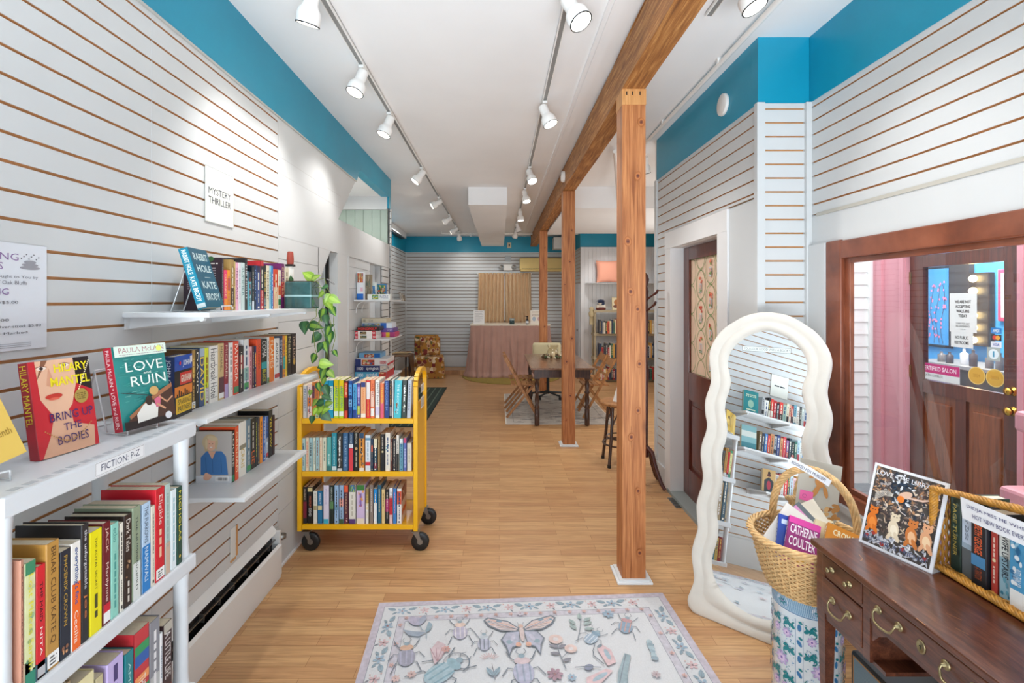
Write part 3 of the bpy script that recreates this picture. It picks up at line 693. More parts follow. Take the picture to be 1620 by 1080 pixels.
def cover_woman(cv, d, h):
    cv.rect(0, 0, d, h, '#b9b3ae'); cv.rect(0, 0, d, h * .14, '#d8dbe0')
    cv.ell(d * .4, h * .79, d * .22, h * .16, '#c9b48f', n=24); cv.ell(d * .36, h * .68, d * .12, h * .12, '#c4ad86')
    cv.poly([(d * .14, h * .16), (d * .9, h * .16), (d * .84, h * .52), (d * .72, h * .62), (d * .3, h * .62), (d * .14, h * .5)], '#3f74ae')
    cv.line([(d * .3, h * .2), (d * .27, h * .5)], d * .012, '#2c5586'); cv.line([(d * .48, h * .2), (d * .46, h * .6)], d * .012, '#2c5586'); cv.line([(d * .72, h * .2), (d * .7, h * .5)], d * .012, '#2c5586')
    cv.poly([(d * .34, h * .62), (d * .56, h * .62), (d * .46, h * .46)], '#dca98c')
    cv.ell(d * .43, h * .75, d * .135, h * .125, '#e2b296', n=24)
    cv.ell(d * .47, h * .87, d * .15, h * .045, '#d6c29c', -12); cv.ell(d * .3, h * .76, d * .035, h * .1, '#d6c29c'); cv.ell(d * .57, h * .74, d * .03, h * .09, '#c9b48f')
    for e in (.385, .475): cv.ell(d * e, h * .765, d * .016, h * .006, '#3a2c28')
    cv.ell(d * .43, h * .695, d * .05, h * .012, '#f4efe8'); cv.line([(d * .38, h * .7), (d * .43, h * .685), (d * .48, h * .7)], d * .008, '#b05a52')
    cv.ell(d * .33, h * .12, d * .12, h * .06, '#e0ad92', 20); cv.ell(d * .3, h * .16, d * .07, h * .04, '#e0ad92', 60)
    cv.rect(d * .55, h * .04, d * .93, h * .13, '#f2f2f2'); r = random.Random(1)
    for q in range(16): cv.rect(d * (.59 + q * .019), h * .055, d * (.59 + q * .019 + r.choice([.005, .011])), h * .115, '#222222')
row_side(-1.15, ZC, [
    (507, 526, 690, '#23282a', [('t', 'LOUISE', .3, .95, '#e8e4da'), ('b', .02, .14, '#2f8a5c')], cover_woman), (527, 551, 662, '#e4552a', [('t', 'GRISHAM', .15, .9, '#f3d9a8', .5)]), (553, 598, 638, '#e9e5da', [('t', 'CRAIS', .15, .5, '#c9a72c', .5), ('b', .5, .58, '#8a8672')]), (600, 627, 618, '#6d8490', [('m', 8, .2, .9, ['#9fb4bd', '#3c4f5a']), ('b', .03, .12, '#3f9c58')]),
    (628, 655, 612, '#1b1712', [('t', 'LIE', .1, .35, '#e8702a', .7), ('s', .4, .92, '#f0ead8')]), (656, 669, 606, '#1c1f22', [('s', .2, .9, '#c9d23a')]), (670, 684, 602, '#3a3c48', []), (685, 703, 600, '#ee9326', [('s', .2, .9, '#5a2a10')]), (704, 721, 600, '#2a5da8', []), (722, 738, 598, '#cfdbea', [('b', .5, 1, '#2a5da8'), ('b', .05, .15, '#c23040')]), (740, 766, 560, '#15171b', [('t', 'YELLOW', .2, .85, '#e6d23a', .5)]), (767, 780, 590, '#33191c', [('s', .2, .9, '#c23a3a')])],
    240, 510, 4.0, 'the lowest wall shelf, near end first', 'books on the lowest wall shelf', 81)

# ---- face-out books
def cover_bodies(cv, d, h):
    cv.rect(0, 0, d, h, '#c6222e'); cv.poly([(d * .55, h), (d, h), (d, h * .62), (d * .72, h * .72)], '#1d1416')
    cv.poly([(d * .1, h), (d * .72, h), (d * .74, h * .75), (d * .62, h * .5), (d * .45, h * .38), (d * .28, h * .42), (d * .12, h * .6)], '#e4b596')
    cv.poly([(d * .3, h * .42), (d * .58, h * .44), (d * .6, h * .3), (d * .95, h * .22), (d * .92, 0), (d * .05, 0), (d * .2, h * .2)], '#dba98a')
    cv.poly([(d * .2, h), (d * .3, h), (d * .1, h * .8)], '#8a5a40'); cv.poly([(d * .74, h * .98), (d * .95, h * .98), (d * .98, h * .75), (d * .8, h * .68)], '#221418')
    for ex, ey in ((.19, .92), (.56, .93)): cv.ell(d * ex, h * ey, d * .075, h * .02, '#f0ded0'); cv.ell(d * ex, h * ey, d * .03, h * .018, '#3c2a24'); cv.line([(d * (ex - .09), h * (ey + .012)), (d * ex, h * (ey + .026)), (d * (ex + .09), h * (ey + .01))], d * .01, '#7a4636')
    cv.poly([(d * .3, h * .92), (d * .36, h * .76), (d * .3, h * .72), (d * .24, h * .74)], '#d39a7c')
    cv.ell(d * .33, h * .615, d * .14, h * .028, '#c23628'); cv.ell(d * .33, h * .59, d * .09, h * .014, '#d9604a')
    cv.text('HILARY', d * .38, h * .86, d * .95, h * .95, '#eddc1e', bold=.02); cv.text('MANTEL', d * .3, h * .715, d * .97, h * .81, '#eddc1e', bold=.02)
    cv.text('BRING UP', d * .22, h * .35, d * .95, h * .44, '#3c2a68', bold=.0); cv.text('THE', d * .42, h * .235, d * .72, h * .31, '#3c2a68'); cv.text('BODIES', d * .3, h * .1, d * .82, h * .19, '#3c2a68')
    cv.ell(d * .78, h * .57, d * .12, h * .08, '#a98f45', n=24); cv.scrib(d * .7, h * .53, d * .86, h * .61, '#6f5a26', random.Random(2), 4)
    r = random.Random(4)
    for q in range(26): a = q / 25; cv.ell(d * (.12 + .75 * a), h * (.22 + .1 * abs(a - .5) - .1 * math.sin(a * 3.1)), d * .012, h * .007, '#b98a4a')
    for q in range(16): a = q / 15; cv.ell(d * (.96 - .24 * a), h * (.95 - .3 * a), d * .012, h * .008, '#e8d9b0')
book(.03, .235, .145, '#a3202c', [('t', 'HILARY MANTEL', .35, .97, '#e4d52a', .7)], (-1.105, 1.15, 1.217), R(-9), 'red paperback showing a woman\'s painted face and yellow capitals, standing on the white unit', None, (0, R(-9)), front=cover_bodies, seed=1)
def cover_ruin(cv, d, h):
    cv.rect(0, 0, d, h, '#2f8a86'); r = random.Random(8)
    for q in range(70):
        x = r.uniform(.02, .85) * d; y = r.uniform(.3, .85) * h; cv.line([(x, y), (min(x + d * r.uniform(.05, .15), d), y + h * .004)], h * .006, r.choice(['#59aaa2', '#1f6d6e', '#3f9a92', '#78bdb2']))
    cv.rect(0, h * .87, d, h, '#dbe9dc'); cv.text('PAULA McLAIN', d * .08, h * .915, d * .95, h * .975, '#b07d80'); cv.scrib(d * .08, h * .885, d * .95, h * .9, '#a8a0a0', r)
    cv.text('LOVE', d * .16, h * .68, d * .88, h * .8, '#eaf3ea'); cv.text('RUIN', d * .22, h * .5, d * .9, h * .62, '#eaf3ea'); cv.text('and', d * .48, h * .635, d * .62, h * .665, '#eaf3ea')
    cv.poly([(d, h * .42), (d * .6, h * .3), (d * .1, h * .12), (0, 0), (d, 0)], '#4a3026'); cv.poly([(d, h * .47), (d * .6, h * .36), (d * .1, h * .16), (d * .12, h * .12), (d * .62, h * .31), (d, h * .42)], '#a06a48')
    cv.poly([(0, 0), (d, 0), (d, h * .06), (0, h * .1)], '#241e1e')
    cv.poly([(d * .24, h * .06), (d * .62, h * .08), (d * .66, h * .2), (d * .52, h * .3), (d * .38, h * .26), (d * .24, h * .16)], '#e2dfd8'); cv.ell(d * .5, h * .3, d * .07, h * .06, '#3a2a22')
    cv.poly([(d * .6, h * .3), (d * .74, h * .34), (d * .7, h * .2), (d * .62, h * .2)], '#d66a86'); cv.ell(d * .62, h * .41, d * .09, h * .055, '#cba264', n=20); cv.line([(d * .7, h * .33), (d * .85, h * .24), (d * .98, h * .3)], h * .02, '#cf9674'); cv.line([(d * .64, h * .24), (d * .8, h * .16)], h * .025, '#cf9674')
    cv.line([(0, h * .45), (d * .5, h * .37)], h * .008, '#3a3430'); cv.ell(d * .84, h * .07, d * .07, h * .045, '#d8d8dc'); cv.ell(d * .84, h * .935, d * .055, h * .037, '#eaf07a')
book(.032, .24, .16, '#b81f34', [('t', 'PAULA McLAIN * LOVE and RUIN', .04, .97, '#f3dfe0', .5)], (-1.07, 1.36, 1.228), R(-14), 'hardcover with teal sea cover and rowing boat, propped on the white unit\'s top', None, (0, R(-11)), front=cover_ruin, seed=2)
def cover_gold(cv, d, h):
    cv.rect(0, 0, d, h, '#c9a850'); cv.poly([(d * .2, h), (d * .6, h), (d * .75, h * .2), (d * .5, 0), (d * .2, h * .1)], '#b59238'); cv.ell(d * .7, h * .66, d * .1, h * .1, '#5a4420'); cv.line([(d * .35, h * .95), (d * .55, h * .62), (d * .5, h * .3)], d * .03, '#4c4a44')
    cv.text('The Thirteenth', d * .4, h * .23, d * .95, h * .3, '#8a6a24')
book(.028, .22, .15, '#b3893a', [], (-1.09, .925, 1.228), R(-20), 'old gold book with a dark figure, at the near end of the white unit\'s top', None, (R(15), R(-12)), front=cover_gold, seed=3)
def cover_rabbit(cv, d, h):
    cv.rect(0, 0, d, h, '#16607a'); r = random.Random(4)
    for q, (t, y) in enumerate((('RABBIT', .8), ('HOLE', .6), ('KATE', .32), ('BRODY', .12))): cv.text(t, d * .15, h * y, d * .9, h * (y + .12), '#cfe6e8', bold=.02)
    cv.scrib(d * .4, h * .5, d * .7, h * .52, '#cfe6e8', r)
book(.034, .232, .15, '#1284a0', [('t', 'RABBIT HOLE  KATE BRODY', .12, .97, '#e8f4f4', .55, .02), ('b', .02, .09, '#d8e4e4')], (-1.09, 1.775, ZA + .012), R(8), 'teal hardcover leaning back on a wire stand, on the top wall shelf', None, (0, R(-17)), front=cover_rabbit, seed=4)
def cover_partners(cv, d, h):
    cv.rect(0, 0, d, h, '#17181c'); cv.rect(0, h * .76, d, h, '#2456b8'); cv.rect(d * .3, h * .52, d * .98, h * .72, '#d63430'); cv.rect(0, h * .34, d, h * .5, '#ee8a2a'); cv.rect(d * .06, h * .06, d * .96, h * .32, '#f1c420')
    cv.text('JOHN', d * .45, h * .8, d * .9, h * .92, '#e8eef4', bold=.02); cv.text('GRISHAM', d * .34, h * .56, d * .94, h * .68, '#f4ead8', bold=.02)
    cv.text('SPARRING', d * .18, h * .2, d * .9, h * .29, '#1c1c1c'); cv.text('PARTNERS', d * .18, h * .09, d * .9, h * .18, '#1c1c1c')
    for q in range(7): cv.rect(d * (.1 + q * .11), h * .34, d * (.16 + q * .11), h * (.38 + .03 * (q * 5 % 3)), '#2a1a12')
    cv.ell(d * .27, h * .88, d * .05, h * .03, '#e02c3a'); cv.rect(d * .84, h * .86, d * .97, h * .97, '#e8e8ee')
book(.04, .215, .118, '#1b2f5c', [('t', 'JOHN GRISHAM', .2, .95, '#dfe8f0', .45)], (-1.14, 1.665, ZB), R(7), 'thick blue, red, orange and yellow striped novel, face-out on the middle wall shelf', None, (0, 0), front=cover_partners, seed=5)

def stand(loc, rotz, label, s=1.0):
    m = MB(METW)
    for y in (-.045, .045):
        m.tube([(.075 * s, y, .022), (.078 * s, y, .003), (.0, y, .003), (-.045 * s, y, .18 * s), (-.1 * s, y, .003)], .0022, 6)
    m.tube([(.075 * s, -.045, .022), (.075 * s, .045, .022)], .0022, 6); m.tube([(-.045 * s, -.045, .18 * s), (-.045 * s, .045, .18 * s)], .0022, 6); m.tube([(-.1 * s, -.045, .003), (-.1 * s, .045, .003)], .0022, 6)
    m.build('book_stand', loc=loc, rot=(0, 0, rotz), label=label, category='stand', group='white wire book stands')
stand((-1.115, 1.43, 1.217), R(-14), 'white wire stand under the teal sea-cover book on the white unit')
stand((-1.12, 1.845, ZA), R(8), 'white wire stand holding the leaning teal book on the top wall shelf')
stand((-1.125, 1.01, 1.217), R(-20), 'white wire stand under the old gold book at the unit\'s near end')

# ---- white plastic shelving unit
U = thing('shelving_unit', 'white plastic shelving unit with FICTION: P-Z label, at the left edge', 'shelving unit', (-1.12, 1.24, 0))
for z in (.035, .39, .80, 1.217):
    m = MB(PLAS); m.box(-.158, .158, -.305, .298, z - .045, z, bev=.006)
    if z > 1.2:
        for e in (-1, 1):
            for k in range(16): m.box(e * .135 - .008, e * .135 + .008, -.27 + k * .034, -.248 + k * .034, z, z + .0006, col('#b9bec4', .6))
    m.build('shelf', U)
for x in (-.128, .124):
    for y in (-.28, .272):
        m = MB(PLAS)
        for a, b_ in ((.035, .345), (.39, .755), (.80, 1.172)): m.tube([(x, y, a), (x, y, a + .04), (x, y, b_ - .04), (x, y, b_)], [.024, .0205, .0205, .024], 18)
        m.tube([(x, y, 0), (x, y, .03)], .02, 12); m.build('post', U)
m = MB(METW); cv = Canvas(m, (.1582, -.09, 1.178), (0, 1, 0), (0, 0, 1)); cv.rect(0, 0, .16, .034, '#e9eaec'); cv.frame(.002, .002, .158, .032, .0007, '#55565a'); cv.text('FICTION: P-Z', .018, .009, .142, .026, '#33405c'); m.build('shelf_label', U, label='paper label reading FICTION: P-Z')
row_side(-.972, .80, [
    (101, 121, 468, '#bb8670', [('t', 'MARGE  THREE WOMEN', .08, .95, '#5c3a34', .4)]), (122, 182, 486, '#dfe2b0', [('b', .9, 1, '#3c8a64'), ('b', 0, .12, '#2f8a70'), ('m', 12, .15, .85, ['#9ab88a', '#c9d2a0', '#6d9a78']), ('t', 'Lost Places Sarah', .15, .9, '#e0dc3a', .5)]), (183, 231, 502, '#d3202c', [('t', 'THE MAID', .5, .85, '#2a1014', .4), ('t', 'NITA', .2, .45, '#f4e6e0', .3), ('b', .02, .1, '#b9b9bd')]),
    (232, 299, 388, '#b98a42', [('t', 'BRIAR CLUB KATE Q', .2, .96, '#5e3f1c', .5), ('l',)]), (301, 357, 428, '#1c2433', [('t', 'PHOENIX CROWN', .3, .95, '#c9a23c', .35), ('m', 4, .02, .14, ['#d8a070', '#8a5a40', '#31507a'])]), (358, 408, 386, '#f0ede6', [('b', 0, .62, '#f26a1c'), ('t', "everything's fine", .42, .95, '#1f4f94', .6, .01), ('t', 'Cecilia', .06, .36, '#fbe9d8', .45)]),
    (410, 448, 292, '#26262a', [('t', 'the unforgettable', .45, .95, '#e6e6ea', .6), ('t', 'joe', .2, .4, '#d8834a', .6)]), (450, 514, 330, '#ecdf10', [('t', 'THE ROYAL SECRET', .42, .93, '#4b4a1c', .2), ('s', .15, .38, '#4b4a1c')]), (516, 557, 284, '#6b1420', [('t', 'JACK', .7, .95, '#e8c8b8', .5), ('t', 'Marilynne', .22, .6, '#f0dcd0', .5), ('b', .02, .2, '#eeeeee'), ('b', .12, .2, '#c82030')]),
    (559, 598, 288, '#8fd0c0', [('t', 'echo', .8, .95, '#3b8f88', .6), ('s', .1, .7, '#4b9c94')]), (600, 622, 282, '#e6e2d4', []), (624, 664, 245, '#2c1f1c', [('t', 'Dark Tales', .6, .95, '#e8e2d8', .6), ('m', 5, .3, .6, ['#8a6a50', '#b99a78']), ('s', .05, .28, '#d8d2c8')]),
    (666, 708, 206, '#8f9f86', [('b', .0, .4, '#d9dfdc'), ('t', 'THE HUMMINGBIRD', .1, .9, '#42504c', .3)]), (712, 758, 188, '#b9d4ee', [('b', 0, .52, '#1f7fc8'), ('t', 'THE FURROWS', .55, .96, '#28425c', .45), ('t', 'NAMWALI', .12, .5, '#d8ecf8', .45)]), (760, 780, 196, '#e4dccb', []),
    (782, 828, 112, '#cf2030', [('t', 'Eligible', .6, .92, '#f2d6d0', .5), ('l',), ('s', .25, .55, '#f0c0a0')]), (830, 857, 88, '#b4cdc8', [('b', 0, .35, '#cbb09c'), ('s', .3, .9, '#8fa8a4')]), (859, 888, 118, '#e3eef2', [('s', .1, .9, '#8fc4d0')]), (890, 917, 102, '#17493f', [('t', 'NICHOLAS', .3, .95, '#e6dc4a', .5), ('e', .1, .2, '#d8b84a')])],
    0, 740, 3.1765, "the white unit's upper book row", 'fiction books on the white unit', 121)
def cover_plain(c):
    def f(cv, d, h): cv.rect(0, 0, d, h, c)
    return f
row_side(-.972, .39, [
    (-235, -145, 650, '#b9a98c', []), (-140, 60, 690, '#3d5a6a', []), (80, 300, 1000, '#a08a6a', []), (320, 560, 900, '#e4d9a8', [('s', .3, .9, '#5a4a2a')]), (570, 660, 810, '#c7bc94', []), (700, 885, 655, '#c6b4e4', [('s', .4, .95, '#4a3a74')]), (900, 1000, 540, '#138088', [('t', 'AMERICAN', .3, .9, '#bfe4e0', .3)]),
    (1003, 1170, 315, '#c8343c', [('b', .7, .8, '#2a5fae'), ('b', .8, .88, '#2f9a5c'), ('b', .55, .62, '#f29a5a'), ('b', .4, .5, '#2f9a5c'), ('t', 'THE POWER', .3, .6, '#f4efe2', .5)]), (1176, 1290, 190, '#8a8c94', [('b', 0, .5, '#b9bcbc'), ('s', .4, .9, '#e8e8ea')]), (1292, 1322, 300, '#ededee', []), (1326, 1425, 216, '#3a2426', [('t', 'A LITTLE LIFE', .4, .9, '#f0ecea', .7), ('b', .04, .3, '#7a2630'), ('b', .9, 1, '#b9b4a8')])],
    70, 960, 7.043, "the white unit's lower book row", 'novels on the second unit shelf', 161)
rnd = random.Random(9); y = 1.0
for i in range(12):
    w = rnd.uniform(.024, .05); c = rnd.choice(['#26384c', '#d8d2c2', '#8a3030', '#e8e6e0', '#58808c', '#c9b060', '#2a2a2c'])
    if y + w > 1.47: break
    book(w, rnd.uniform(.2, .24), .15, c, [], (-.975, y + w / 2, .035), R(90), '%s, %s along the white unit\'s bottom shelf' % (describe(w, c, []), ORD[i + 1]), 'books on the unit\'s bottom shelf', seed=200 + i); y += w + .001

# ---- shelves nearer the camera (seen in the mirror)
ZA2, ZB2, ZC2 = 1.50, 1.135, .765
wall_shelf(-.22, .865, ZA2, 'top white wall shelf seen in the mirror, under a small notice')
wall_shelf(-.22, .85, ZB2, 'middle white wall shelf seen only in the mirror')
wall_shelf(-.1, .56, ZC2, 'lowest white wall shelf seen only in the mirror')
PALS = [['#b8bcc0', '#eceae4', '#26282c', '#d8453a', '#c23036', '#2b3038', '#e0413a', '#9fbcae', '#e8dfc8', '#d9a08a', '#b23a3a', '#6fa3b8', '#e6e4dc', '#25282c', '#d8e0d8'],
        ['#7d6a4a', '#23304a', '#3f7cbc', '#d6453c', '#c98a5a', '#aab0b4', '#263a78', '#d8a070', '#d13a44', '#8a5a8c', '#29404c', '#1f2426', '#2f6a5a', '#b9d8e4', '#e6e8e4', '#6c9cc8', '#c9c0ac'],
        ['#cfc6b8', '#c8323a', '#e8e6e2', '#d9352f', '#2c4a4c', '#b9cfd8', '#e2b9bc', '#e8a04a', '#3a3c34', '#d8c28a', '#2b4f94']]
for k, (z, y1, y0, nm) in enumerate(((ZA2, .60, -.2, 'top'), (ZB2, .60, -.2, 'middle'), (ZC2, .38, -.05, 'lowest'))):
    y = y1; rnd = random.Random(k + 60); i = 0
    while y > y0 + .05:
        c = PALS[k][i % len(PALS[k])]; w = rnd.uniform(.024, .045); i += 1
        if i > 22: break
        book(w, rnd.uniform(.19, .235), .15, c, [('b', rnd.uniform(.05, .2), rnd.uniform(.3, .45), rnd.choice(['#e8e4d8', '#2b2d33', '#c23a34']))] if rnd.random() < .4 else [], (-1.13, y - w / 2, z), R(90), '%s, %s along the %s shelf seen in mirror' % (describe(w, c, []), ORD[i], nm), 'books on the %s shelf seen in the mirror' % nm, seed=300 + 30 * k + i)
        y -= w + .0008
def cover_teal(cv, d, h):
    cv.rect(0, 0, d, h, '#2e8d92'); cv.scrib(d * .15, h * .7, d * .85, h * .85, '#d8e6c8', random.Random(4), 2); cv.ell(d * .5, h * .4, d * .2, h * .18, '#9fc9b4'); cv.rect(d * .2, h * .1, d * .8, h * .16, '#d8e6c8')
def cover_sea(cv, d, h):
    cv.rect(0, 0, d, h, '#8fc0c6'); cv.rect(0, h * .5, d, h * .75, '#dfe9e4'); cv.rect(0, 0, d, h * .25, '#4f8f9a')
def cover_win(cv, d, h):
    cv.rect(0, 0, d, h, '#c9a46a'); cv.poly([(d * .15, 0), (d * .85, 0), (d * .85, h * .5), (d * .5, h * .66), (d * .15, h * .5)], '#3a3c40'); cv.ell(d * .5, h * .3, d * .16, h * .2, '#b0384a'); cv.ell(d * .5, h * .84, d * .1, h * .08, '#3a2420'); cv.ell(d * .5, h * .74, d * .16, h * .06, '#5a2a2a')
book(.03, .235, .155, '#1f6f74', [], (-1.07, .69, ZA2), R(10), 'teal face-out hardcover seen in the mirror on the top shelf', None, (0, R(-8)), front=cover_teal, seed=401)
book(.03, .235, .155, '#c9b98a', [], (-1.07, .675, ZB2), R(10), 'pale sea-green face-out hardcover seen in the mirror, middle shelf', None, (0, R(-8)), front=cover_sea, seed=402)
book(.03, .22, .14, '#2c2c30', [], (-1.09, .41, ZC2), R(5), 'brown face-out novel with dark arch, seen in the mirror, lowest shelf', None, (0, R(-4)), front=cover_win, seed=403)
def notice(y0, y1, z0, z1, lines, label, mats='#eceee6'):
    m = MB(col(mats, .5)); m.box(0, .002, 0, y1 - y0, 0, z1 - z0); cv = Canvas(m, (.0021, 0, 0), (0, 1, 0), (0, 0, 1)); w, h = y1 - y0, z1 - z0
    cv.frame(0, 0, w, h, .0012, '#6a6e70')
    if not lines: cv.scrib(w * .2, h * .45, w * .8, h * .56, '#26303e', random.Random(2))
    for op in lines: cv.text(op[0], w * op[1], h * op[2], w * op[3], h * op[4], op[5] if len(op) > 5 else '#26303e')
    return m.build('wall_notice', loc=(LX + .003, y0, z0), label=label, category='sign')
notice(2.155, 2.385, 1.955, 2.205, [('MYSTERY', .1, .52, .88, .64), ('THRILLER', .1, .35, .88, .47)], 'white notice reading MYSTERY THRILLER on the slatted wall')
notice(.16, .38, 1.8, 2.05, [], 'white notice seen reflected in the mirror')
# price poster, partly out of frame
m = MB(col('#dfe3ea', .5)); m.box(0, .0015, 0, .30, 0, .29); cv = Canvas(m, (.0016, 0, 0), (0, 1, 0), (0, 0, 1)); pp = '#8a6aa0'; gk = '#7a7c84'
cv.text('AMONG', .085, .243, .218, .262, pp); cv.text('FRIENDS', .07, .217, .176, .236, pp)
for q in range(3): cv.ell(.25, .225 + .008 * q, .03 - .006 * q, .005, '#9a9aa2')
for q in range(8): cv.ell(.225 + .007 * q, .25 + .006 * (q % 3), .002, .002, '#6c6c74')
cv.text('Adventures Brought to You by', .06, .193, .272, .203, gk); cv.text('The Friends of Oak Bluffs', .07, .178, .24, .188, gk); cv.text('PRICING', .08, .15, .19, .167, pp)
for t, y, x1 in (('each or 2/$5.00', .125, .215), ('Adult', .1, .14), ('or 3/$1.00', .078, .19), ('Cookbooks/Over-sized: $5.00', .06, .28), ('priced as Marked.', .042, .245), ('Marked', .028, .14)): cv.text(t, .09 if x1 < .28 else .07, y, x1, y + .0085, '#3f4048')
for q in range(3): cv.rect(.06, .008 + .005 * q, .25, .0092 + .005 * q, '#8a8c92')
m.build('price_poster', loc=(LX + .003, 1.10, 1.465), label='white price poster with purple headings at the left edge', category='poster')
# patch in the slatwall
m = MB(col('#dfe0dc', .6)); m.box(0, .003, 0, .06, 0, .15); m.box(0, .006, .045, .06, .0, .15, TAN); m.box(0, .005, .0, .045, -.012, .0, TAN)
m.build('wall_patch', loc=(LX + .001, 2.36, .33), label='small broken-off patch with bare tan edge, low on the slatted wall', category='patch')
# electric baseboard heater
Hh = thing('baseboard_heater', 'long white baseboard heater along the foot of the slatted wall', 'heater', (LX, 1.56, 0))
HW = col('#e2e2e0', .4)
m = MB(HW); m.add([(.055, 0, .02), (.055, 1.24, .02), (.055, 1.24, .185), (.055, 0, .185), (.045, 0, .2), (.045, 1.24, .2)], [(0, 1, 2, 3), (3, 2, 5, 4)]); m.box(0.004, .05, 0, 1.24, .0, .02); m.box(.035, .052, 0, 1.24, .02, .185); m.box(.004, .05, 1.225, 1.24, .02, .27); m.box(.004, .05, 0, .01, .02, .27); m.build('front_cover', Hh)
m = MB(HW); m.add([(.001, 0, .3), (.001, 1.24, .3), (.03, 1.24, .262), (.03, 0, .262), (.001, 0, .26), (.001, 1.24, .26)], [(0, 3, 2, 1), (3, 4, 5, 2)]); m.build('top_hood', Hh)
m = MB(BLACK); m.box(.002, .008, .01, 1.22, .02, .26); m.build('air_slot', Hh)
m = MB(STEEL); m.box(.02, .03, .01, 1.22, .222, .226); 
for q in range(10): m.box(.01, .032, .06 + q * .12, .064 + q * .12, .2, .235)
m.build('damper_vane', Hh)
m = MB(STEEL); m.tube([(.02, 1.24, .215), (.02, 1.3, .215)], .012, 10); m.lathe([(.001, 0), (.028, 0), (.028, .02), (.001, .02)], (.03, 1.29, .2), 14); m.build('pipe_valve', Hh)

# ---- plant pot, figurine, trailing vine
JX, JY = -1.052, 2.585
P = thing('glass_planter', 'teal glass block planter with trailing green philodendron, at shelf end', 'plant', (JX, JY, ZA))
gm = col('#365c5c', .1, coat=.6, vary=.25, scale=25)
m = MB(gm); m.box(-.07, .07, -.06, .06, 0, .142, bev=.008); m.box(-.066, .066, -.055, .055, .142, .145, col('#4a3c2c', .9, vary=.4, scale=90)); m.box(-.0705, .0705, -.0605, .0605, .062, .072, col('#9fc4c6', .15)); m.build('pot', P)
STEM = col('#7a8a3c', .5)
m = MB(STEM)
def vp(px, py, Y=2.62): return Vector(((px - VX) * Y / F - JX, Y - JY, H - (py - VY) * Y / F - ZA))
m.tube([vp(470, 448), vp(478, 462), vp(492, 472)], .003, 5, col('#c9a878', .5))
for pts in ([(480, 450), (500, 445), (515, 460), (520, 490), (524, 520), (517, 550), (512, 590), (506, 620), (498, 660)], [(485, 450), (508, 455), (512, 480), (505, 510), (515, 540), (520, 575), (505, 600), (512, 640), (508, 664)], [(490, 448), (512, 440), (525, 470), (528, 500), (530, 540), (522, 560)], [(505, 455), (500, 500), (488, 512), (483, 520)], [(505, 505), (495, 530), (502, 565), (492, 572)]):
    r = random.Random(len(pts)); q = [vp(a, b_, 2.62 + .03 * r.uniform(-1, 1) + (.0 if b_ < 485 else .06)) for a, b_ in pts]
    sm = []
    for i in range(len(q) - 1):
        for t in range(5): sm.append(q[i].lerp(q[i + 1], t / 5) + Vector((.003 * math.sin(t * 1.3 + i), 0, 0)))
    m.tube(sm, .0018, 5)
m.build('stem', P)
LEAVES = [(172, 205, 44, 150, 1), (222, 215, 34, 30, 3), (75, 225, 22, 100, 0), (272, 275, 26, 200, 0), (250, 320, 30, 220, 3), (290, 345, 36, 240, 1), (335, 352, 42, 330, 1), (300, 380, 46, 290, 1), (325, 420, 36, 300, 2), (258, 440, 44, 260, 2), (282, 470, 36, 285, 0), (155, 515, 46, 280, 0), (225, 507, 48, 350, 2), (305, 505, 32, 20, 0), (218, 578, 44, 230, 0), (290, 540, 38, 250, 2), (302, 575, 46, 270, 2), (240, 635, 36, 240, 0), (278, 630, 40, 290, 2), (338, 668, 26, 300, 2), (205, 700, 38, 240, 2), (285, 728, 46, 350, 1), (245, 745, 26, 200, 0), (262, 790, 42, 250, 2), (315, 790, 34, 320, 3), (188, 900, 22, 260, 3), (240, 870, 34, 280, 2), (285, 890, 42, 290, 0), (215, 960, 28, 230, 3), (240, 960, 36, 200, 0), (262, 998, 48, 10, 1), (285, 1040, 44, 320, 0), (215, 1012, 28, 240, 1), (290, 925, 34, 330, 0), (198, 1060, 28, 260, 0), (265, 830, 30, 260, 3), (300, 960, 30, 20, 3)]
LC = [('#2a5232', '#3f6d3c'), ('#86ad38', '#a5c84c'), ('#335f33', '#7fa63e'), ('#6c8f34', '#90a84a')]
def leaf_mesh(kind):
    m = MB(); o, i_ = LC[kind]; N = 14
    out = []
    for k in range(N + 1):
        t = k / N; w = .42 * math.sin(math.pi * min(1, t ** .72)) * (1 - .25 * t); x = t - .12 * (1 - t) * (1 if k else 0)
        out.append((x, w))
    for sgn in (1, -1):
        for a, b_, mat in ((0, .4, i_), (.4, 1, o)):
            vs = []
            for x, w in out:
                vs.append((x, sgn * w * a, .12 * abs(w * a) - .22 * x * x)); vs.append((x, sgn * w * b_, .12 * abs(w * b_) - .22 * x * x))
            fs = [((2 * q, 2 * q + 1, 2 * q + 3, 2 * q + 2) if sgn > 0 else (2 * q, 2 * q + 2, 2 * q + 3, 2 * q + 1)) for q in range(N)]
            m.add(vs, fs, col(mat, .4), True)
    return m
LM = {}
rnd = random.Random(12)
for i, (cx, cy, sz, ang, kd) in enumerate(LEAVES):
    px, py = 440 + cx / 3.727, 380 + cy / 3.727; Y = 2.60 + (0 if py < 485 else .07) + rnd.uniform(-.035, .03); L = sz * 1.75 / 3.727 * Y / F
    c = vp(px, py, Y); a = R(ang); d = Vector((math.cos(a), rnd.uniform(-.5, .1), math.sin(a))).normalized()
    n = Vector((rnd.uniform(-.35, .35), -1, rnd.uniform(0, .6))); n = (n - d * n.dot(d)).normalized(); s_ = n.cross(d)
    if kd not in LM:
        lo = leaf_mesh(kd).build('leaf', P); LM[kd] = lo; o = lo
    else:
        o = LM[kd].copy(); COL.objects.link(o); o.parent = P
    M = Matrix((d * L, s_ * L, n * L)).transposed().to_4x4(); M.translation = c - d * L * .5; o.matrix_local = M
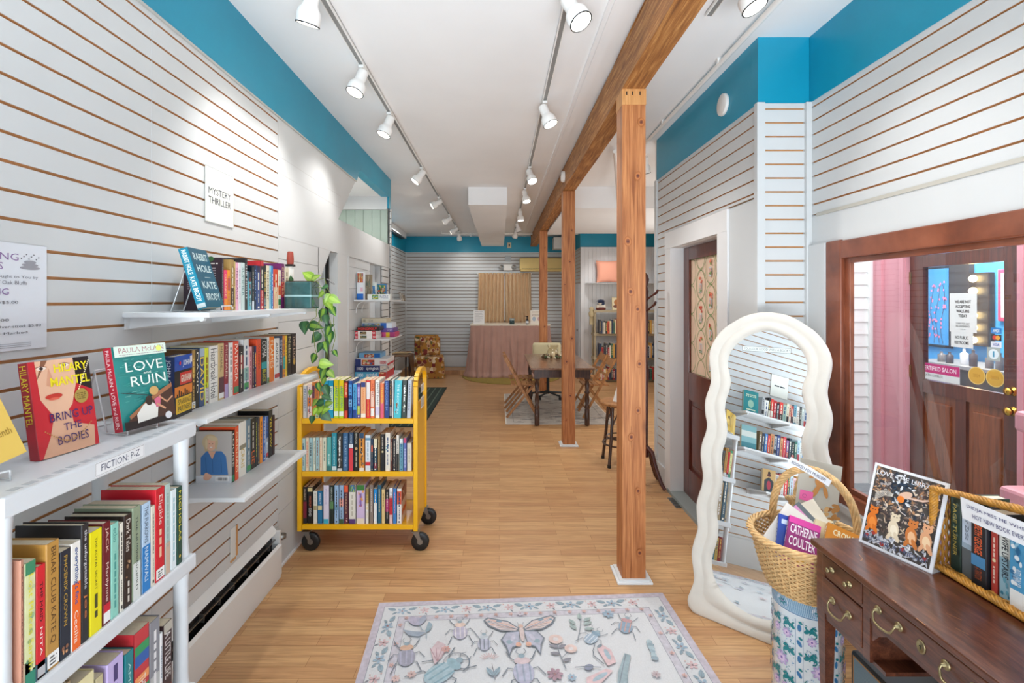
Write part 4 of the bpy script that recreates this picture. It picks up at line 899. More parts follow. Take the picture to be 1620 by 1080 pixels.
m = MB(col('#e8e6e0', .5)); m.lathe([(.02, 0), (.022, .02), (.018, .1), (.02, .15), (.014, .17)], (0, 0, 0), 12); m.lathe([(.019, .17), (.021, .19), (.018, .215), (.014, .22)], (0, 0, 0), 8, col('#9a3f30', .6)); m.box(-.019, -.016, -.012, .012, .03, .07, BLACK); m.tube([(.012, -.02, .12), (.026, -.022, .1), (.018, -.02, .06)], .0015, 5, col('#55565a', .5)); m.box(-.021, .021, -.021, .021, .162, .17, BLACK)
fg = m.build('wooden_figurine', loc=(-1.155, 2.672, ZA), label='slim white wooden lighthouse-like figurine with red top, behind the planter', category='figurine'); fg.scale = (.95, .95, 1.42)
m = MB(col('#8d9092', .4)); m.tube([(-.012, .012, .0), (0, 0, .0)], .004, 5); m.M = Matrix.Rotation(R(38), 4, 'Y'); m.box(-.03, .035, -.02, .02, -.003, .003)
m.build('hanging_clip', loc=(LX - .012, 3.80, 1.75), label='flat grey tag hanging beside the planter', category='tag')

# ------------------------------------------------------------------ yellow book cart
CT = thing('book_cart', 'yellow steel library book cart on four black casters, full of books', 'cart', (-.905, 3.08, 0))
CW, CD = .385, .40
for k, z in enumerate((.845, .507, .169)):
    m = MB(YEL); m.box(-CW + .03, CW - .03, 0.004, CD - .004, z - .004, z); m.box(-CW + .03, CW - .03, 0.002, .014, z - .03, z - .0005, bev=.002); m.box(-CW + .03, CW - .03, CD - .012, CD - .002, z - .03, z + .0); m.build('shelf', CT)
for sx in (-1, 1):
    m = MB(YEL)
    x0, x1 = (sx * CW - .001 * sx, sx * (CW - .028)); xa, xb = min(x0, x1), max(x0, x1)
    m.box(xa, xb, 0, .03, .128, 1.05, bev=.003); m.box(xa, xb, CD - .03, CD, .128, 1.05, bev=.003)
    m.box(xa + .008, xb - .008, .03, CD - .03, .128, .93)
    pts = []
    for q in range(0, 13):
        a = R(180 * q / 12); pts.append((sx * (CW - .0145), CD / 2 - (CD / 2 - .015) * math.cos(a), 1.05 + .085 * math.sin(a) ** .8))
    for i in range(12):
        (x, ya, za), (_, yb, zb) = pts[i], pts[i + 1]
        t = Vector((0, yb - ya, zb - za)).normalized(); n = Vector((0, -t.z, t.y)) * .014
        P = [(xx, yy + s * n.y, zz + s * n.z) for xx in (xa, xb) for yy, zz in ((ya, za), (yb, zb)) for s in (-1, 1)]
        m.add(P, [(0, 1, 3, 2), (4, 6, 7, 5), (0, 2, 6, 4), (1, 5, 7, 3)])
    m.build('side_panel', CT)
    for y in (.02, CD - .02):
        wx = sx * (CW - .02) + (.0 if sx > 0 else .03)
        hub = Vector((wx + .035, y + (.012 if y > .1 else -.0), .06))
        m = MB(STEEL); m.box(wx - .02, wx + .03, y - .024, y + .024, .122, .128); m.lathe([(.018, 0), (.018, .01)], (wx + .005, y, .112), 12)
        for s in (-1, 1):
            yy = y + s * .017
            m.add([(wx - .012, yy, .12), (wx + .026, yy, .12), (wx + .043, yy, .06), (wx + .03, yy, .054), (wx - .012, yy + s * .002, .12), (wx + .026, yy + s * .002, .12), (wx + .043, yy + s * .002, .06), (wx + .03, yy + s * .002, .054)], [(0, 1, 2, 3), (7, 6, 5, 4), (0, 4, 5, 1), (1, 5, 6, 2), (2, 6, 7, 3), (3, 7, 4, 0)])
        m.tube([(wx + .035, y - .022, .058), (wx + .035, y + .022, .058)], .007, 8)
        c = m.build('caster', CT)
        w = MB(BLACK); w.M = Matrix.Translation((wx + .033, y, .058)) @ Matrix.Rotation(R(90), 4, 'X'); w.lathe([(.02, -.011), (.05, -.013), (.0575, -.009), (.0575, .009), (.05, .013), (.02, .011)], (0, 0, 0), 26); w.lathe([(.018, -.014), (.018, .014)], (0, 0, 0), 12, STEEL); w.build('wheel', c, label='black rubber wheel')
m = MB(WHITEG)
for za, zb in ((.88, .955), (.985, 1.04)):
    cv = Canvas(m, (CW + .0005, .12, za), (0, 1, 0), (0, 0, 1)); cv.rect(0, 0, .12, zb - za, '#eceae4'); cv.scrib(.01, .008, .11, zb - za - .01, '#4a4a4a', random.Random(2), 5)
m.build('paper_notice', CT, label='white paper notice')

def row_front(Yf, z, lst, ox, oy, sc, where, group, seed, depth=.16):
    for i, e in enumerate(lst):
        a, b_, top, cov = e[:4]; spec = e[4] if len(e) > 4 else []; lean = e[5] if len(e) > 5 else 0
        x0 = (a / sc + ox - VX) * Yf / F; x1 = (b_ / sc + ox - VX) * Yf / F; w = x1 - x0 - .0008
        h = H - (oy + top / sc - VY) * Yf / F - z
        book(w, h, depth, cov, spec, ((x0 + x1) / 2, Yf, z + .0004), 0, lab(w, cov, spec, '%s from the left on %s' % (ORD[i + 1], where)), group, seed=seed + i, hard=(i % 2 == 0), tilt=(0, lean), front=e[6] if len(e) > 6 else None)
def cover_carrot(cv, d, h):
    cv.rect(0, 0, d, h, '#efe6dc'); cv.rect(0, h * .62, d, h, '#8c2f2a')
    for q in range(4): cv.ell(d * (.2 + .2 * q), h * (.28 + .06 * (q % 2)), d * .12, h * .09, '#e2682c')
    cv.line([(d * .2, h * .9), (d * .5, h * .7), (d * .8, h * .95)], d * .07, '#f0e6da')
T = lambda s, a=.15, b=.9, c='#ffffff', w=.55: ('t', s, a, b, c, w)
row_front(3.10, .8455, [
    (162, 210, 150, '#eceaea', [('s', .1, .9, '#6a6e74')]), (214, 262, 146, '#c9ced4', [T('PROUDEST', .2, .9, '#2b4a8c')]), (266, 318, 130, '#e9d3cc', [('b', .35, .6, '#df7a3a'), ('m', 5, .05, .3, ['#c84a3a', '#f2b09a'])]), (322, 356, 105, '#e0843e', [('b', .55, .9, '#7a4a58'), ('m', 6, .1, .5, ['#8c5a6a', '#f0b080'])]), (359, 402, 100, '#d9824a', [('b', 0, .2, '#a8c4a0')]), (406, 455, 95, '#e07a40', [('b', .3, .6, '#f2d2a8')]),
    (458, 508, 88, '#2fa3c8', [T('SMOKIN', .2, .9, '#f2f0d8')]), (512, 570, 86, '#1f9cc4', [('b', .22, .85, '#d8ead0'), T('EIGHTEEN', .25, .8, '#2f8aa8')]), (573, 630, 80, '#c4dc32', [('b', .8, 1, '#f0d020'), T('JANET EVAN', .28, .85, '#2a6aa0', .7), ('b', .05, .18, '#e6efe6')]), (633, 690, 82, '#b9d82e', [('b', .8, 1, '#f0d020'), T('JANET EVAN', .28, .85, '#2a6aa0', .7), ('b', .05, .18, '#e6efe6')]),
    (694, 738, 90, '#5a1c20', [('b', .55, .95, '#e8502c'), T('FOUR', .6, .92, '#f6e0c8'), ('b', .0, .2, '#d84a34')]), (745, 790, 90, '#1f4f9c', [('b', .3, .5, '#7cb4e0'), ('b', .6, .9, '#5a9cd8'), T('TIMES', .1, .9, '#14284c', .4)]), (794, 842, 128, '#4f9fd2', [('b', 0, .25, '#27448c'), T('DEADLY', .3, .9, '#1c2c5c', .45)]), (846, 884, 120, '#5a4a9c', [('b', .6, .9, '#9a8ad0'), ('b', .1, .35, '#b9c23a')]),
    (888, 948, 84, '#f0b080', [('b', .82, .95, '#34407c'), T('TAKEDOWN', .2, .8, '#e07a2a', .4), ('b', .02, .12, '#f4ece0')]), (952, 998, 84, '#d92a34', [('b', .5, .95, '#f0e6e2'), T('NOTORIOUS', .05, .48, '#f6d23c', .4)]), (1002, 1050, 80, '#ea7a4c', [('b', .05, .25, '#f3efe6'), ('b', .3, .7, '#f2c9b4'), T('HARD', .55, .9, '#b0302a')]), (1056, 1108, 84, '#eeece8', [T('JANET EVAN', .35, .95, '#26282c', .6), ('b', .08, .3, '#d5cbe4')]),
    (1114, 1160, 120, '#ee7a4a', [('b', .0, .45, '#e05a78'), T('TENDER', .4, .9, '#f3d23a', .5)]), (1164, 1218, 88, '#1d3c80', [T('HARDCORE 24', .2, .95, '#8ab0e8', .5)]), (1222, 1254, 90, '#1c2230', [T('TWISTED', .35, .95, '#e8a43c', .55), ('b', .05, .3, '#8a8c94')]), (1256, 1268, 80, '#dfe2e2', []), (1272, 1356, 84, '#42bccb', [T('THE RECOVERY', .1, .9, '#d4f2f2', .3), ('m', 4, .1, .5, ['#1a6a80', '#8a5a3a'])], R(2)),
    (1364, 1418, 82, '#23332e', [('m', 14, .05, .95, ['#cfd8c0', '#9ab08a', '#e4e6dc', '#3f5a4a'])], R(1.5)), (1424, 1470, 84, '#b9c0cc', [('s', .2, .9, '#5a6478')], R(2))],
    450, 590, 7.3636, "the yellow cart's top shelf", 'paperbacks on the cart\'s top shelf', 500)
BC = '#dfe3d2'; TLs = '#a9cdd2'; CR = '#ead7bc'
row_front(3.10, .5075, [
    (166, 194, 178, BC, [('s', .3, .9, '#8aa09a')]), (196, 244, 170, TLs, [('m', 10, .05, .9, ['#e6efe8', '#8ab8c0'])]), (246, 284, 166, CR, [('s', .1, .9, '#d8604a')]), (287, 330, 166, TLs, [('m', 10, .05, .9, ['#d8e8e0', '#7aa8b4'])]), (333, 362, 164, BC, [('s', .2, .9, '#6a7a74')]), (365, 404, 162, TLs, [('m', 8, .05, .9, ['#d8e8e0', '#7aa8b4'])]), (407, 442, 162, CR, [('s', .1, .9, '#d8804a')]), (445, 490, 162, '#dfe0c8', [('s', .3, .9, '#4a6a64')]),
    (494, 545, 160, '#5fb0ac', [('b', .0, .15, '#3a7c7c'), ('s', .2, .5, '#d0ece4')]), (549, 610, 108, '#2f93a4', [T('DONNA ANDREWS', .15, .9, '#bfe4e8', .35), ('b', .02, .12, '#d8e4e4')]), (613, 676, 112, '#3a3834', [('m', 14, .1, .95, ['#e6e2da', '#8a867c', '#d8d2c8']), ('b', .0, .07, '#c9ccd0')]), (679, 742, 108, '#3f6a94', [T('THE LAST TRUE', .1, .92, '#b4cfe4', .4)]), (748, 804, 102, '#2f4a68', [('b', 0, .58, '#d8404c'), ('b', .6, .7, '#e4e4e8'), T('ATONE', .72, .95, '#c9d8e4', .4)]), (807, 866, 102, '#22241f', [('e', .58, .3, '#c9a878'), T('BRIDGE', .7, .97, '#c9c4b4', .35), ('s', .1, .48, '#b0aa98')]),
    (869, 930, 110, '#e0943c', [('b', .86, 1, '#2c4e6c'), ('m', 9, .1, .7, ['#2c5a74', '#f0e0c0']), ('b', .0, .08, '#e8e0d4')]), (940, 1004, 136, '#dfe8ee', [('b', .15, .25, '#cf3034'), ('s', .3, .8, '#9ab4c4'), ('b', .86, .93, '#6a9cb8')]), (1006, 1034, 180, '#233a54', [('b', .6, .8, '#c9504a')]), (1036, 1082, 178, '#2c4858', [('b', .72, 1, '#e6dcbc'), ('b', .08, .25, '#7a3444')]), (1086, 1114, 150, '#8c7048', [('s', .1, .9, '#e4d8b8')]), (1117, 1168, 122, '#1e2022', [('e', .52, .28, '#c9b88c'), ('s', .6, .92, '#b8b0a0')]),
    (1174, 1232, 106, '#ebe4d6', [('m', 5, .55, .68, ['#2f8a94', '#5fb0b4'])]), (1235, 1258, 178, '#5a2f28', [('s', .3, .9, '#d8b8a0')]), (1260, 1300, 178, '#2e2c30', [('m', 6, .1, .6, ['#6a5a58', '#8c7468'])]), (1303, 1336, 134, '#e8e2d6', [('b', 0, .48, '#262826')]), (1340, 1382, 176, '#6aa4b8', [('b', .85, 1, '#e6ecec')]), (1386, 1424, 168, '#5a6cb4', [('b', .85, 1, '#c8406c'), ('s', .1, .7, '#d8dcf0')]), (1428, 1480, 228, '#ded7c6', [('s', .3, .8, '#a09880')])],
    450, 670, 7.3636, "the yellow cart's middle shelf", 'books on the cart\'s middle shelf', 540)
row_front(3.10, .1695, [
    (214, 262, 150, '#24262a', [('b', .15, .6, '#7c2438'), T('SILENCE', .65, .95, '#e0c8b0', .4)]), (268, 330, 152, '#1d1e1f', [T('MAGNUM', .45, .75, '#e07050', .45), ('b', .88, .98, '#d8c48c'), T('DEAD', .2, .42, '#e8e6e0', .5)]), (336, 380, 198, '#e8e6dc', [('b', .42, .55, '#b8a880'), ('s', .6, .95, '#6a7480')]), (386, 442, 196, '#2a78a8', [T('MERCY', .6, .92, '#eaf0f4', .5), ('b', .42, .55, '#e0d09c')]), (452, 518, 130, '#e6dff0', [('b', 0, .12, '#3ab4d0'), T('Portrait', .5, .9, '#a89cc8', .3)]), (524, 574, 130, '#22302c', [T('MIERA ROSS', .6, .95, '#d8e4dc', .4), ('b', .38, .58, '#5f8a5c')]),
    (582, 630, 130, '#9fc0e0', [('b', .35, .5, '#6f9ab8')]), (636, 690, 128, '#9ab8d8', [('b', .45, .65, '#f0a89c'), ('b', 0, .12, '#3c5a3c')]), (692, 744, 130, '#5a2c3c', [('b', .82, 1, '#e8603c'), T('TERRACE', .25, .8, '#e0b890', .35), ('m', 6, 0, .2, ['#c8486c', '#e8d0c0'])]), (750, 830, 126, '#e9e6da', [('b', .82, 1, '#5a7c5c'), ('m', 12, .84, .98, ['#9cc46a', '#3c6cb4', '#e8e4f0']), ('b', 0, .12, '#5a3c7c'), ('s', .2, .75, '#c9c4b4')]),
    (838, 936, 126, '#d4bfe2', [('b', .86, 1, '#3c7c3c'), ('m', 10, .4, .85, ['#e8702c', '#f0a84a']), ('b', 0, .14, '#e8dccb'), ('s', .45, .8, '#8a6cb0')]), (944, 984, 168, '#9c8458', [('b', 0, .58, '#eceae4')]), (990, 1034, 126, '#8a7c74', [('s', .3, .9, '#c9beb4')]), (1038, 1080, 172, '#1f8ad0', [('b', 0, .6, '#e9edf0')]), (1084, 1126, 128, '#23607c', [('s', .3, .9, '#d8c89c')]), (1130, 1172, 176, '#e0c68c', [('s', .5, .9, '#6a5638')]), (1176, 1218, 176, '#25262a', [('b', .35, .72, '#b02c6c')]),
    (1220, 1262, 162, '#e8c4c4', [('b', .25, .72, '#d02c3c'), ('b', .78, 1, '#eef0f2')]), (1264, 1304, 168, '#3f84cc', [('s', .3, .9, '#e08ab0')]), (1310, 1366, 168, '#efe9e4', [('b', .55, .92, '#d8502c'), ('m', 6, .55, .9, ['#f0a070', '#c83c2c'])], 0, cover_carrot)],
    450, 750, 7.3636, "the yellow cart's bottom shelf", 'novels on the cart\'s bottom shelf', 580)

# ------------------------------------------------------------------ games shelves
def game_shelf(z, y0, y1, label, d=.32):
    t = thing('game_shelf', label, 'shelf', (LX, y0, z), group='small white game shelves')
    m = MB(WHITEG); m.box(0, d, 0, y1 - y0, -.012, 0, bev=.001); m.build('shelf_board', t)
    for y in (.03, .22):
        m = MB(METW); m.tube([(.012, y, -.12), (.014, y, -.08), (.03, y, -.04), (.07, y, -.018), (.2, y, -.014)], .006, 8, flat=.6); m.build('bracket', t)
game_shelf(1.605, 4.37, 4.9, 'upper small white shelf with upright puzzle boxes')
game_shelf(1.25, 4.37, 4.95, 'middle small white shelf with stacked game boxes')
game_shelf(.885, 4.37, 4.95, 'lower small white shelf with blue puzzle boxes')
def pbox(x0, x1, y0, y1, z0, z1, cov, label, front=None, side=None, top=None):
    m = MB(col(cov, .4)); w, d, h = x1 - x0, y1 - y0, z1 - z0
    m.box(0, w, 0, d, 0, h - .001, bev=.0008); m.box(-.001, w + .001, -.001, d + .001, h * .35, h, bev=.0008)
    if front: front(Canvas(m, (0, -.0013, 0), (1, 0, 0), (0, 0, 1), .4), w, h)
    if side: side(Canvas(m, (w + .0013, 0, 0), (0, 1, 0), (0, 0, 1), .4), d, h)
    return m.build('puzzle_box', loc=(x0, y0, z0), label=label, category='puzzle box', group='boxed games on the small shelves')
PICS = ['#b8402c', '#e8d8a8', '#4c7c4a', '#3c6ca8', '#d8a04c', '#6a4a34', '#e8e4dc', '#c86a8c', '#2c3c5c']
def pics(x0, y0, x1, y1, n=26, pal=PICS, seed=3):
    def f(cv, w, h):
        r = random.Random(seed); cv.rect(w * x0, h * y0, w * x1, h * y1, pal[0])
        for q in range(n):
            a = r.uniform(x0, x1 - .06); b_ = r.uniform(y0, y1 - .12); cv.rect(w * a, h * b_, w * min(x1, a + r.uniform(.04, .12)), h * min(y1, b_ + r.uniform(.08, .25)), r.choice(pal))
    return f
def mixf(*fs):
    def f(cv, w, h):
        for g_ in fs: g_(cv, w, h)
    return f
def tx(t, x0, y0, x1, y1, c, bold=0): return lambda cv, w, h: cv.text(t, w * x0, h * y0, w * x1, h * y1, c, bold=bold)
def rc(x0, y0, x1, y1, c): return lambda cv, w, h: cv.rect(w * x0, h * y0, w * x1, h * y1, c)
def gp(px, py, Y): return ((px - VX) * Y / F, H - (py - VY) * Y / F)
def gb(cx0, cx1, cyt, cyb, Y, D, cov, label, front=None, side=None, z0=None, dz=None):
    """box whose front spans crop pixels"""
    x0, zt = gp(500 + cx0 / 4.906, 400 + cyt / 4.906, Y); x1, zb = gp(500 + cx1 / 4.906, 400 + cyb / 4.906, Y)
    if z0 is not None: zt = z0 + (zt - zb if dz is None else dz); zb = z0
    x0 = max(x0, LX + .002)
    return pbox(x0, x1, Y, Y + D, zb, zt, cov, label, front, side)
gb(302, 368, 138, 355, 4.46, .06, '#e9edf2', 'tall white upright puzzle box with blue foot, upper game shelf', mixf(pics(.05, .62, .95, .95, 20), rc(0, 0, 1, .22, '#1f6cc4'), tx('1000', .5, .3, .9, .45, '#e0507c')), z0=1.605)
gb(372, 426, 158, 355, 4.55, .05, '#8c7c64', 'brown upright puzzle box beside the tall white one', pics(.05, .05, .95, .95, 40, ['#8c7c64', '#5a5040', '#b0a48c', '#6a7468'], 4), z0=1.605)
gb(430, 462, 195, 330, 4.62, .05, '#dfe8e4', 'small narrow blue and white puzzle box between the brown and village ones', pics(.05, .3, .95, .8, 14, ['#4c8cc8', '#e8ecd8', '#3c7c8c'], 5), z0=1.605)
gb(466, 540, 195, 312, 4.70, .05, '#3c7cb8', 'upright puzzle box with colourful village picture', pics(.03, .03, .97, .93, 60, ['#3c7c4c', '#4c9cd0', '#e8e4dc', '#c8604c', '#2c4c3c', '#d8b86c'], 6), z0=1.605, dz=.155)
gb(400, 574, 318, 362, 4.385, .06, '#e8ebe6', 'flat white puzzle box lying along the front of the upper game shelf', mixf(pics(.2, .1, .48, .9, 16, ['#6c9c4c', '#e0c860', '#8cb4d8'], 7), tx('PUZZLE', .55, .3, .92, .75, '#3c4c8c')), z0=1.605)
zz = 1.2505
for cx0, cx1, hgt, Y, D, cov, lab, fr in (
    (290, 466, .034, 4.40, .2, '#eeeae6', 'bottom white box with red ends, left stack of middle game shelf', mixf(rc(0, 0, .14, 1, '#c8283c'), rc(.82, 0, 1, 1, '#c8283c'), pics(.24, .15, .55, .85, 14, ['#5a6c4c', '#2c3c34', '#a88c5c'], 8), tx('500', .02, .25, .12, .75, '#ffffff'), tx('500', .85, .25, .97, .75, '#ffffff'))),
    (284, 462, .036, 4.40, .2, '#eeeae6', 'upper white box with red ends, left stack of middle game shelf', mixf(rc(0, 0, .14, 1, '#c8283c'), rc(.82, 0, 1, 1, '#c8283c'), pics(.24, .15, .55, .85, 14, ['#7c6c4c', '#3c3c34', '#a88c5c'], 9), tx('500', .02, .25, .12, .75, '#ffffff'), tx('500', .85, .25, .97, .75, '#ffffff'))),
    (318, 490, .034, 4.42, .17, '#2a1414', 'black game box with red lettering on top of left stack', tx('MONOPOLY', .05, .15, .9, .85, '#e0302c', .02))):
    gb(cx0, cx1, 0, 10, Y, D, cov, lab, fr, z0=zz, dz=hgt); zz += hgt + .0008
zz = 1.2505
for cx0, cx1, hgt, cov, lab, fr in (
    (505, 612, .045, '#c83c6c', 'pink and yellow game box at the base of right stack', mixf(rc(0, 0, .35, 1, '#e8589c'), rc(.35, 0, .62, 1, '#f0c82c'), rc(.62, 0, 1, 1, '#b43c7c'))),
    (500, 600, .038, '#6c4c9c', 'purple game box in the right stack', tx('STORY', .5, .2, .95, .8, '#e8dcf0')),
    (345, 588, .05, '#dfe8f4', 'white and blue puzzle box second from the top, middle game shelf', mixf(rc(.62, 0, .82, 1, '#2c6cc8'), pics(.02, .1, .6, .9, 26, ['#6c8cc8', '#e8c84c', '#dfe8f4', '#7cb48c'], 10))),
    (350, 545, .042, '#d8cbb0', 'beige puzzle box on top, middle game shelf', mixf(tx('500', .28, .25, .45, .75, '#8c8478'), rc(.05, .2, .15, .8, '#a89c84')))):
    gb(cx0 if cx0 > 400 else 330, cx1, 0, 10, 4.62, .2, cov, lab, fr, z0=zz, dz=hgt); zz += hgt + .0008
zz = .8855
SPR = [tx('1000', .06, .3, .26, .8, '#e8f0f8', .01), tx('springbok', .36, .2, .9, .85, '#eef4fa', .01)]
for cx0, cx1, hgt, D, Y, cov, lab, fr, sd in (
    (290, 545, .063, .32, 4.40, '#4ca4cc', 'light blue springbok puzzle box at the base of the lower stack', mixf(*SPR[:1], tx('springbok', .36, .3, .72, .85, '#eef4fa', .01), pics(.76, 0, 1, 1, 14, ['#c83c34', '#e8c89c', '#a04c3c'], 11)), rc(0, 0, 1, 1, '#c8242c')),
    (290, 545, .055, .32, 4.40, '#1f2f6c', 'navy springbok puzzle box, second in the lower stack', mixf(*SPR[:1], tx('springbok', .36, .2, .76, .85, '#eef4fa', .01), pics(.8, 0, 1, 1, 14, ['#d8d4cc', '#6c7c8c', '#a04c3c'], 12)), pics(0, 0, 1, 1, 20, ['#e8e4e0', '#8c9cb0', '#c84c4c'], 13)),
    (293, 552, .06, .3, 4.41, '#e9e9ea', 'white puzzle box with red 1000, third in the lower stack', mixf(rc(0, 0, .18, 1, '#2c3c7c'), pics(.2, .1, .6, .9, 26, seed=14), tx('1000', .78, .25, .97, .75, '#c8243c', .02)), rc(0, 0, 1, .3, '#c8243c')),
    (334, 500, .045, .2, 4.5, '#7cb4dc', 'small light blue puzzle box topping the lower stack', mixf(pics(.25, .1, .7, .8, 26, ['#c83c34', '#e8d8a8', '#4c7c4a', '#ececec'], 15), rc(.72, .1, .98, .9, '#1f6cc4')), None)):
    gb(cx0, cx1, 0, 10, Y, D, cov, lab, fr, sd, z0=zz, dz=hgt); zz += hgt + .0008

# ------------------------------------------------------------------ track lighting
WL = col('#f2f1ee', .35, name='white_fixture')
def track(x, y0, y1, label):
    m = MB(WL); w = .018
    m.box(x - w, x - w + .006, y0, y1, CZ - .02, CZ); m.box(x + w - .006, x + w, y0, y1, CZ - .02, CZ); m.box(x - w, x + w, y0, y1, CZ - .004, CZ)
    m.box(x - w + .006, x + w - .006, y0, y1, CZ - .016, CZ - .004, col('#8a8a88', .4)); m.build('lighting_track', label=label, category='track', group='ceiling lighting tracks')
track(-.843, 1.2, 10.6, 'left ceiling lighting track, above the book cart'); track(.328, 1.2, 10.3, 'right ceiling lighting track, left of the timber beam'); track(1.06, .8, 2.45, 'short lighting track right of the beam, cut off by frame top')
def spot(x, y, aim, label, power, proto=[]):
    d = Vector(aim).normalized()
    if not proto:
        t = thing('track_spotlight', label, 'spotlight', (x, y, CZ - .02), group='white track spotlights')
        m = MB(WL); m.box(-.016, .016, -.03, .03, -.018, 0, bev=.003); m.tube([(0, 0, -.018), (0, 0, -.075)], .007, 10); m.lathe([(.012, -.055), (.012, -.07)], (0, 0, 0), 12); m.build('mount', t)
        m = MB(WL); m.lathe([(.001, .07), (.03, .07), (.033, .06), (.033, 0), (.036, -.01), (.05, -.03), (.053, -.045), (.053, -.085), (.05, -.088), (.047, -.08)], (0, 0, 0), 24, caps=False)
        h = m.build('lamp_housing', t)
        m = MB(BLACK); m.lathe([(.0532, -.083), (.0545, -.085), (.0532, -.088), (.049, -.088)], (0, 0, 0), 24, caps=False); m.build('rim', h)
        m = MB(col('#fff6e6', .3, emit=14.0)); m.lathe([(.001, -.074), (.03, -.075), (.048, -.079)], (0, 0, 0), 24, caps=False); m.build('bulb_face', h)
        proto.append(t)
    else: t = dup(proto[0], (x, y, CZ - .02), label=label)
    for c in t.children:
        if c.name.startswith('lamp_housing'):
            q = (-d).to_track_quat('Z', 'Y'); c.rotation_euler = q.to_euler(); c.location = Vector((0, 0, -.085)) + d * .02 + Vector((.0, -.03, 0))
    l = bpy.data.lights.new('spot_beam', 'SPOT'); l.energy = power; l.color = (1, .97, .94); l.spot_size = R(95); l.spot_blend = .8; l.shadow_soft_size = .04
    o = bpy.data.objects.new('spot_beam', l); COL.objects.link(o); o.location = Vector((x, y - .03, CZ - .105)) + d * .13; o.rotation_euler = (-d).to_track_quat('Z', 'Y').to_euler()
NM = ['nearest', 'second', 'third', 'fourth', 'fifth', 'sixth', 'seventh', 'eighth', 'ninth']
for i, (y, a) in enumerate(((2.2, (-.3, .3, -1)), (2.97, (-.3, -.25, -1)), (3.71, (-.35, -.2, -1)), (5.23, (-.6, -.2, -.8)), (6.71, (-1, -.2, -.6)), (8.1, (-1, -.1, -.6)), (9.3, (-1, -.1, -.7)), (10.1, (.1, .7, -.9)))):
    spot(-.843, y, a, '%s white spotlight on the left ceiling track, tilted %s' % (NM[i], 'at the back wall' if i == 7 else 'towards the left wall'), 14 if i < 3 else (16 if i < 5 else 9))
for i, (y, a) in enumerate(((2.25, (.45, -.35, -1)), (3.5, (.4, -.2, -1)), (5.2, (.25, -.5, -1)), (6.2, (.2, -.3, -1)), (7.6, (.05, -.1, -1)), (8.8, (.3, .3, -1)), (9.7, (-.2, .6, -.9)))):
    spot(.328, y, a, '%s white spotlight on the right ceiling track, left of the beam' % NM[i], 24 if i < 4 else 11)
spot(1.06, 2.12, (.35, -.2, -1), 'white spotlight right of the beam, cut by the top edge', 10)
for x, y, lb in ((1.42, 4.75, 'glowing white spotlight beside the right wall\'s far corner'), (2.0, 8.9, 'white spotlight over the bay with the cushion, behind the nearest post')): spot(x, y, (.2, .5, -1), lb, 16)
# pipes, detectors and wall fittings
m = MB(WL); m.tube([(1.33, .8, CZ - .03), (1.33, 4.38, CZ - .03)], .016, 10)
for y in (1.8, 2.9, 3.9): m.box(1.31, 1.35, y, y + .02, CZ - .03, CZ)
m.build('ceiling_pipe', label='thin white conduit pipe running along the ceiling right of the beam', category='pipe')
m = MB(WL); Yp = 10.2; m.tube([(-1.22, Yp, CZ), (-1.22, Yp, 3.0), (3.2, Yp, 3.0)], .014, 8); m.lathe([(.012, 0), (.012, -.05), (.03, -.055)], (-.6, Yp, 3.0), 8)
m.build('sprinkler_pipe', label='thin white sprinkler pipe crossing the ceiling near the back wall', category='pipe')
m = MB(WL); m.tube([(1.1, 4.6, CZ - .04), (1.5, 6.1, CZ - .2)], .02, 10); m.build('ceiling_pipe', label='slanting white pipe ending before the white drop soffit, right of the beam', category='pipe')
m = MB(col('#e6e4e0', .4)); m.M = Matrix.Translation((RX - .004, 3.08, 2.845)) @ Matrix.Rotation(R(-90), 4, 'Y'); m.lathe([(.068, 0), (.07, .004), (.068, .016), (.06, .02), (.001, .021)], (0, 0, 0), 30); m.build('round_wall_cover', label='round white cover disc on the blue band of the right wall', category='disc')
m = MB(WL); m.M = Matrix.Translation((.70, 5.2, 2.93)) @ Matrix.Rotation(R(-90), 4, 'Y'); m.lathe([(.06, 0), (.06, .02), (.05, .035), (.001, .04)], (0, 0, 0), 24); m.build('smoke_alarm', label='white round smoke alarm on the beam\'s left side, above the second post', category='alarm')
m = MB(col('#e8e6e2', .5)); m.box(-.09, .10, -.06, 0, -.05, .09, bev=.004)
for s in (-1, 1): m.M = Matrix.Translation((s * .14 + .0, -.05, .02)) @ Matrix.Rotation(R(90), 4, 'X'); m.lathe([(.03, -.03), (.055, .0), (.055, .04), (.045, .035), (.001, .02)], (0, 0, 0), 16, STEEL)
m.build('emergency_light', loc=(.19, BY, 2.33), label='twin-headed emergency light above the curtained window', category='emergency light')
m = MB(col('#aab0b4', .5)); m.box(0, .13, -.03, 0, 0, .13, bev=.003); m.build('junction_box', loc=(.13, BY, 2.49), label='small grey box on the back wall above the emergency light', category='box')
m = MB(col('#cfc4a8', .5)); m.box(0, .09, -.03, 0, 0, .12, bev=.003); m.box(.03, .06, -.034, -.03, .03, .09, BLACK); m.build('socket_box', loc=(.18, BY - .003, 2.79), label='beige socket box on the blue band of the back wall', category='socket')
m = MB(col('#dcc27c', .45, vary=.05, scale=4)); m.box(0, 1.2, -.2, 0, 0.03, .3, bev=.02); m.box(.02, 1.18, -.19, 0, 0, .04, bev=.01); m.box(.05, 1.15, -.2, -.198, .06, .065, BLACK); m.build('air_conditioner', loc=(.455, BY, 2.25), label='long yellowed wall air-conditioner on the back wall', category='air conditioner')
m = MB(col('#e6e6e4', .5)); m.box(0, .28, -.3, 0, 0, .26, bev=.01); m.build('speaker_box', loc=(1.2, BY - .003, 2.74), label='small white box on the blue band beside the beam\'s far end', category='box')

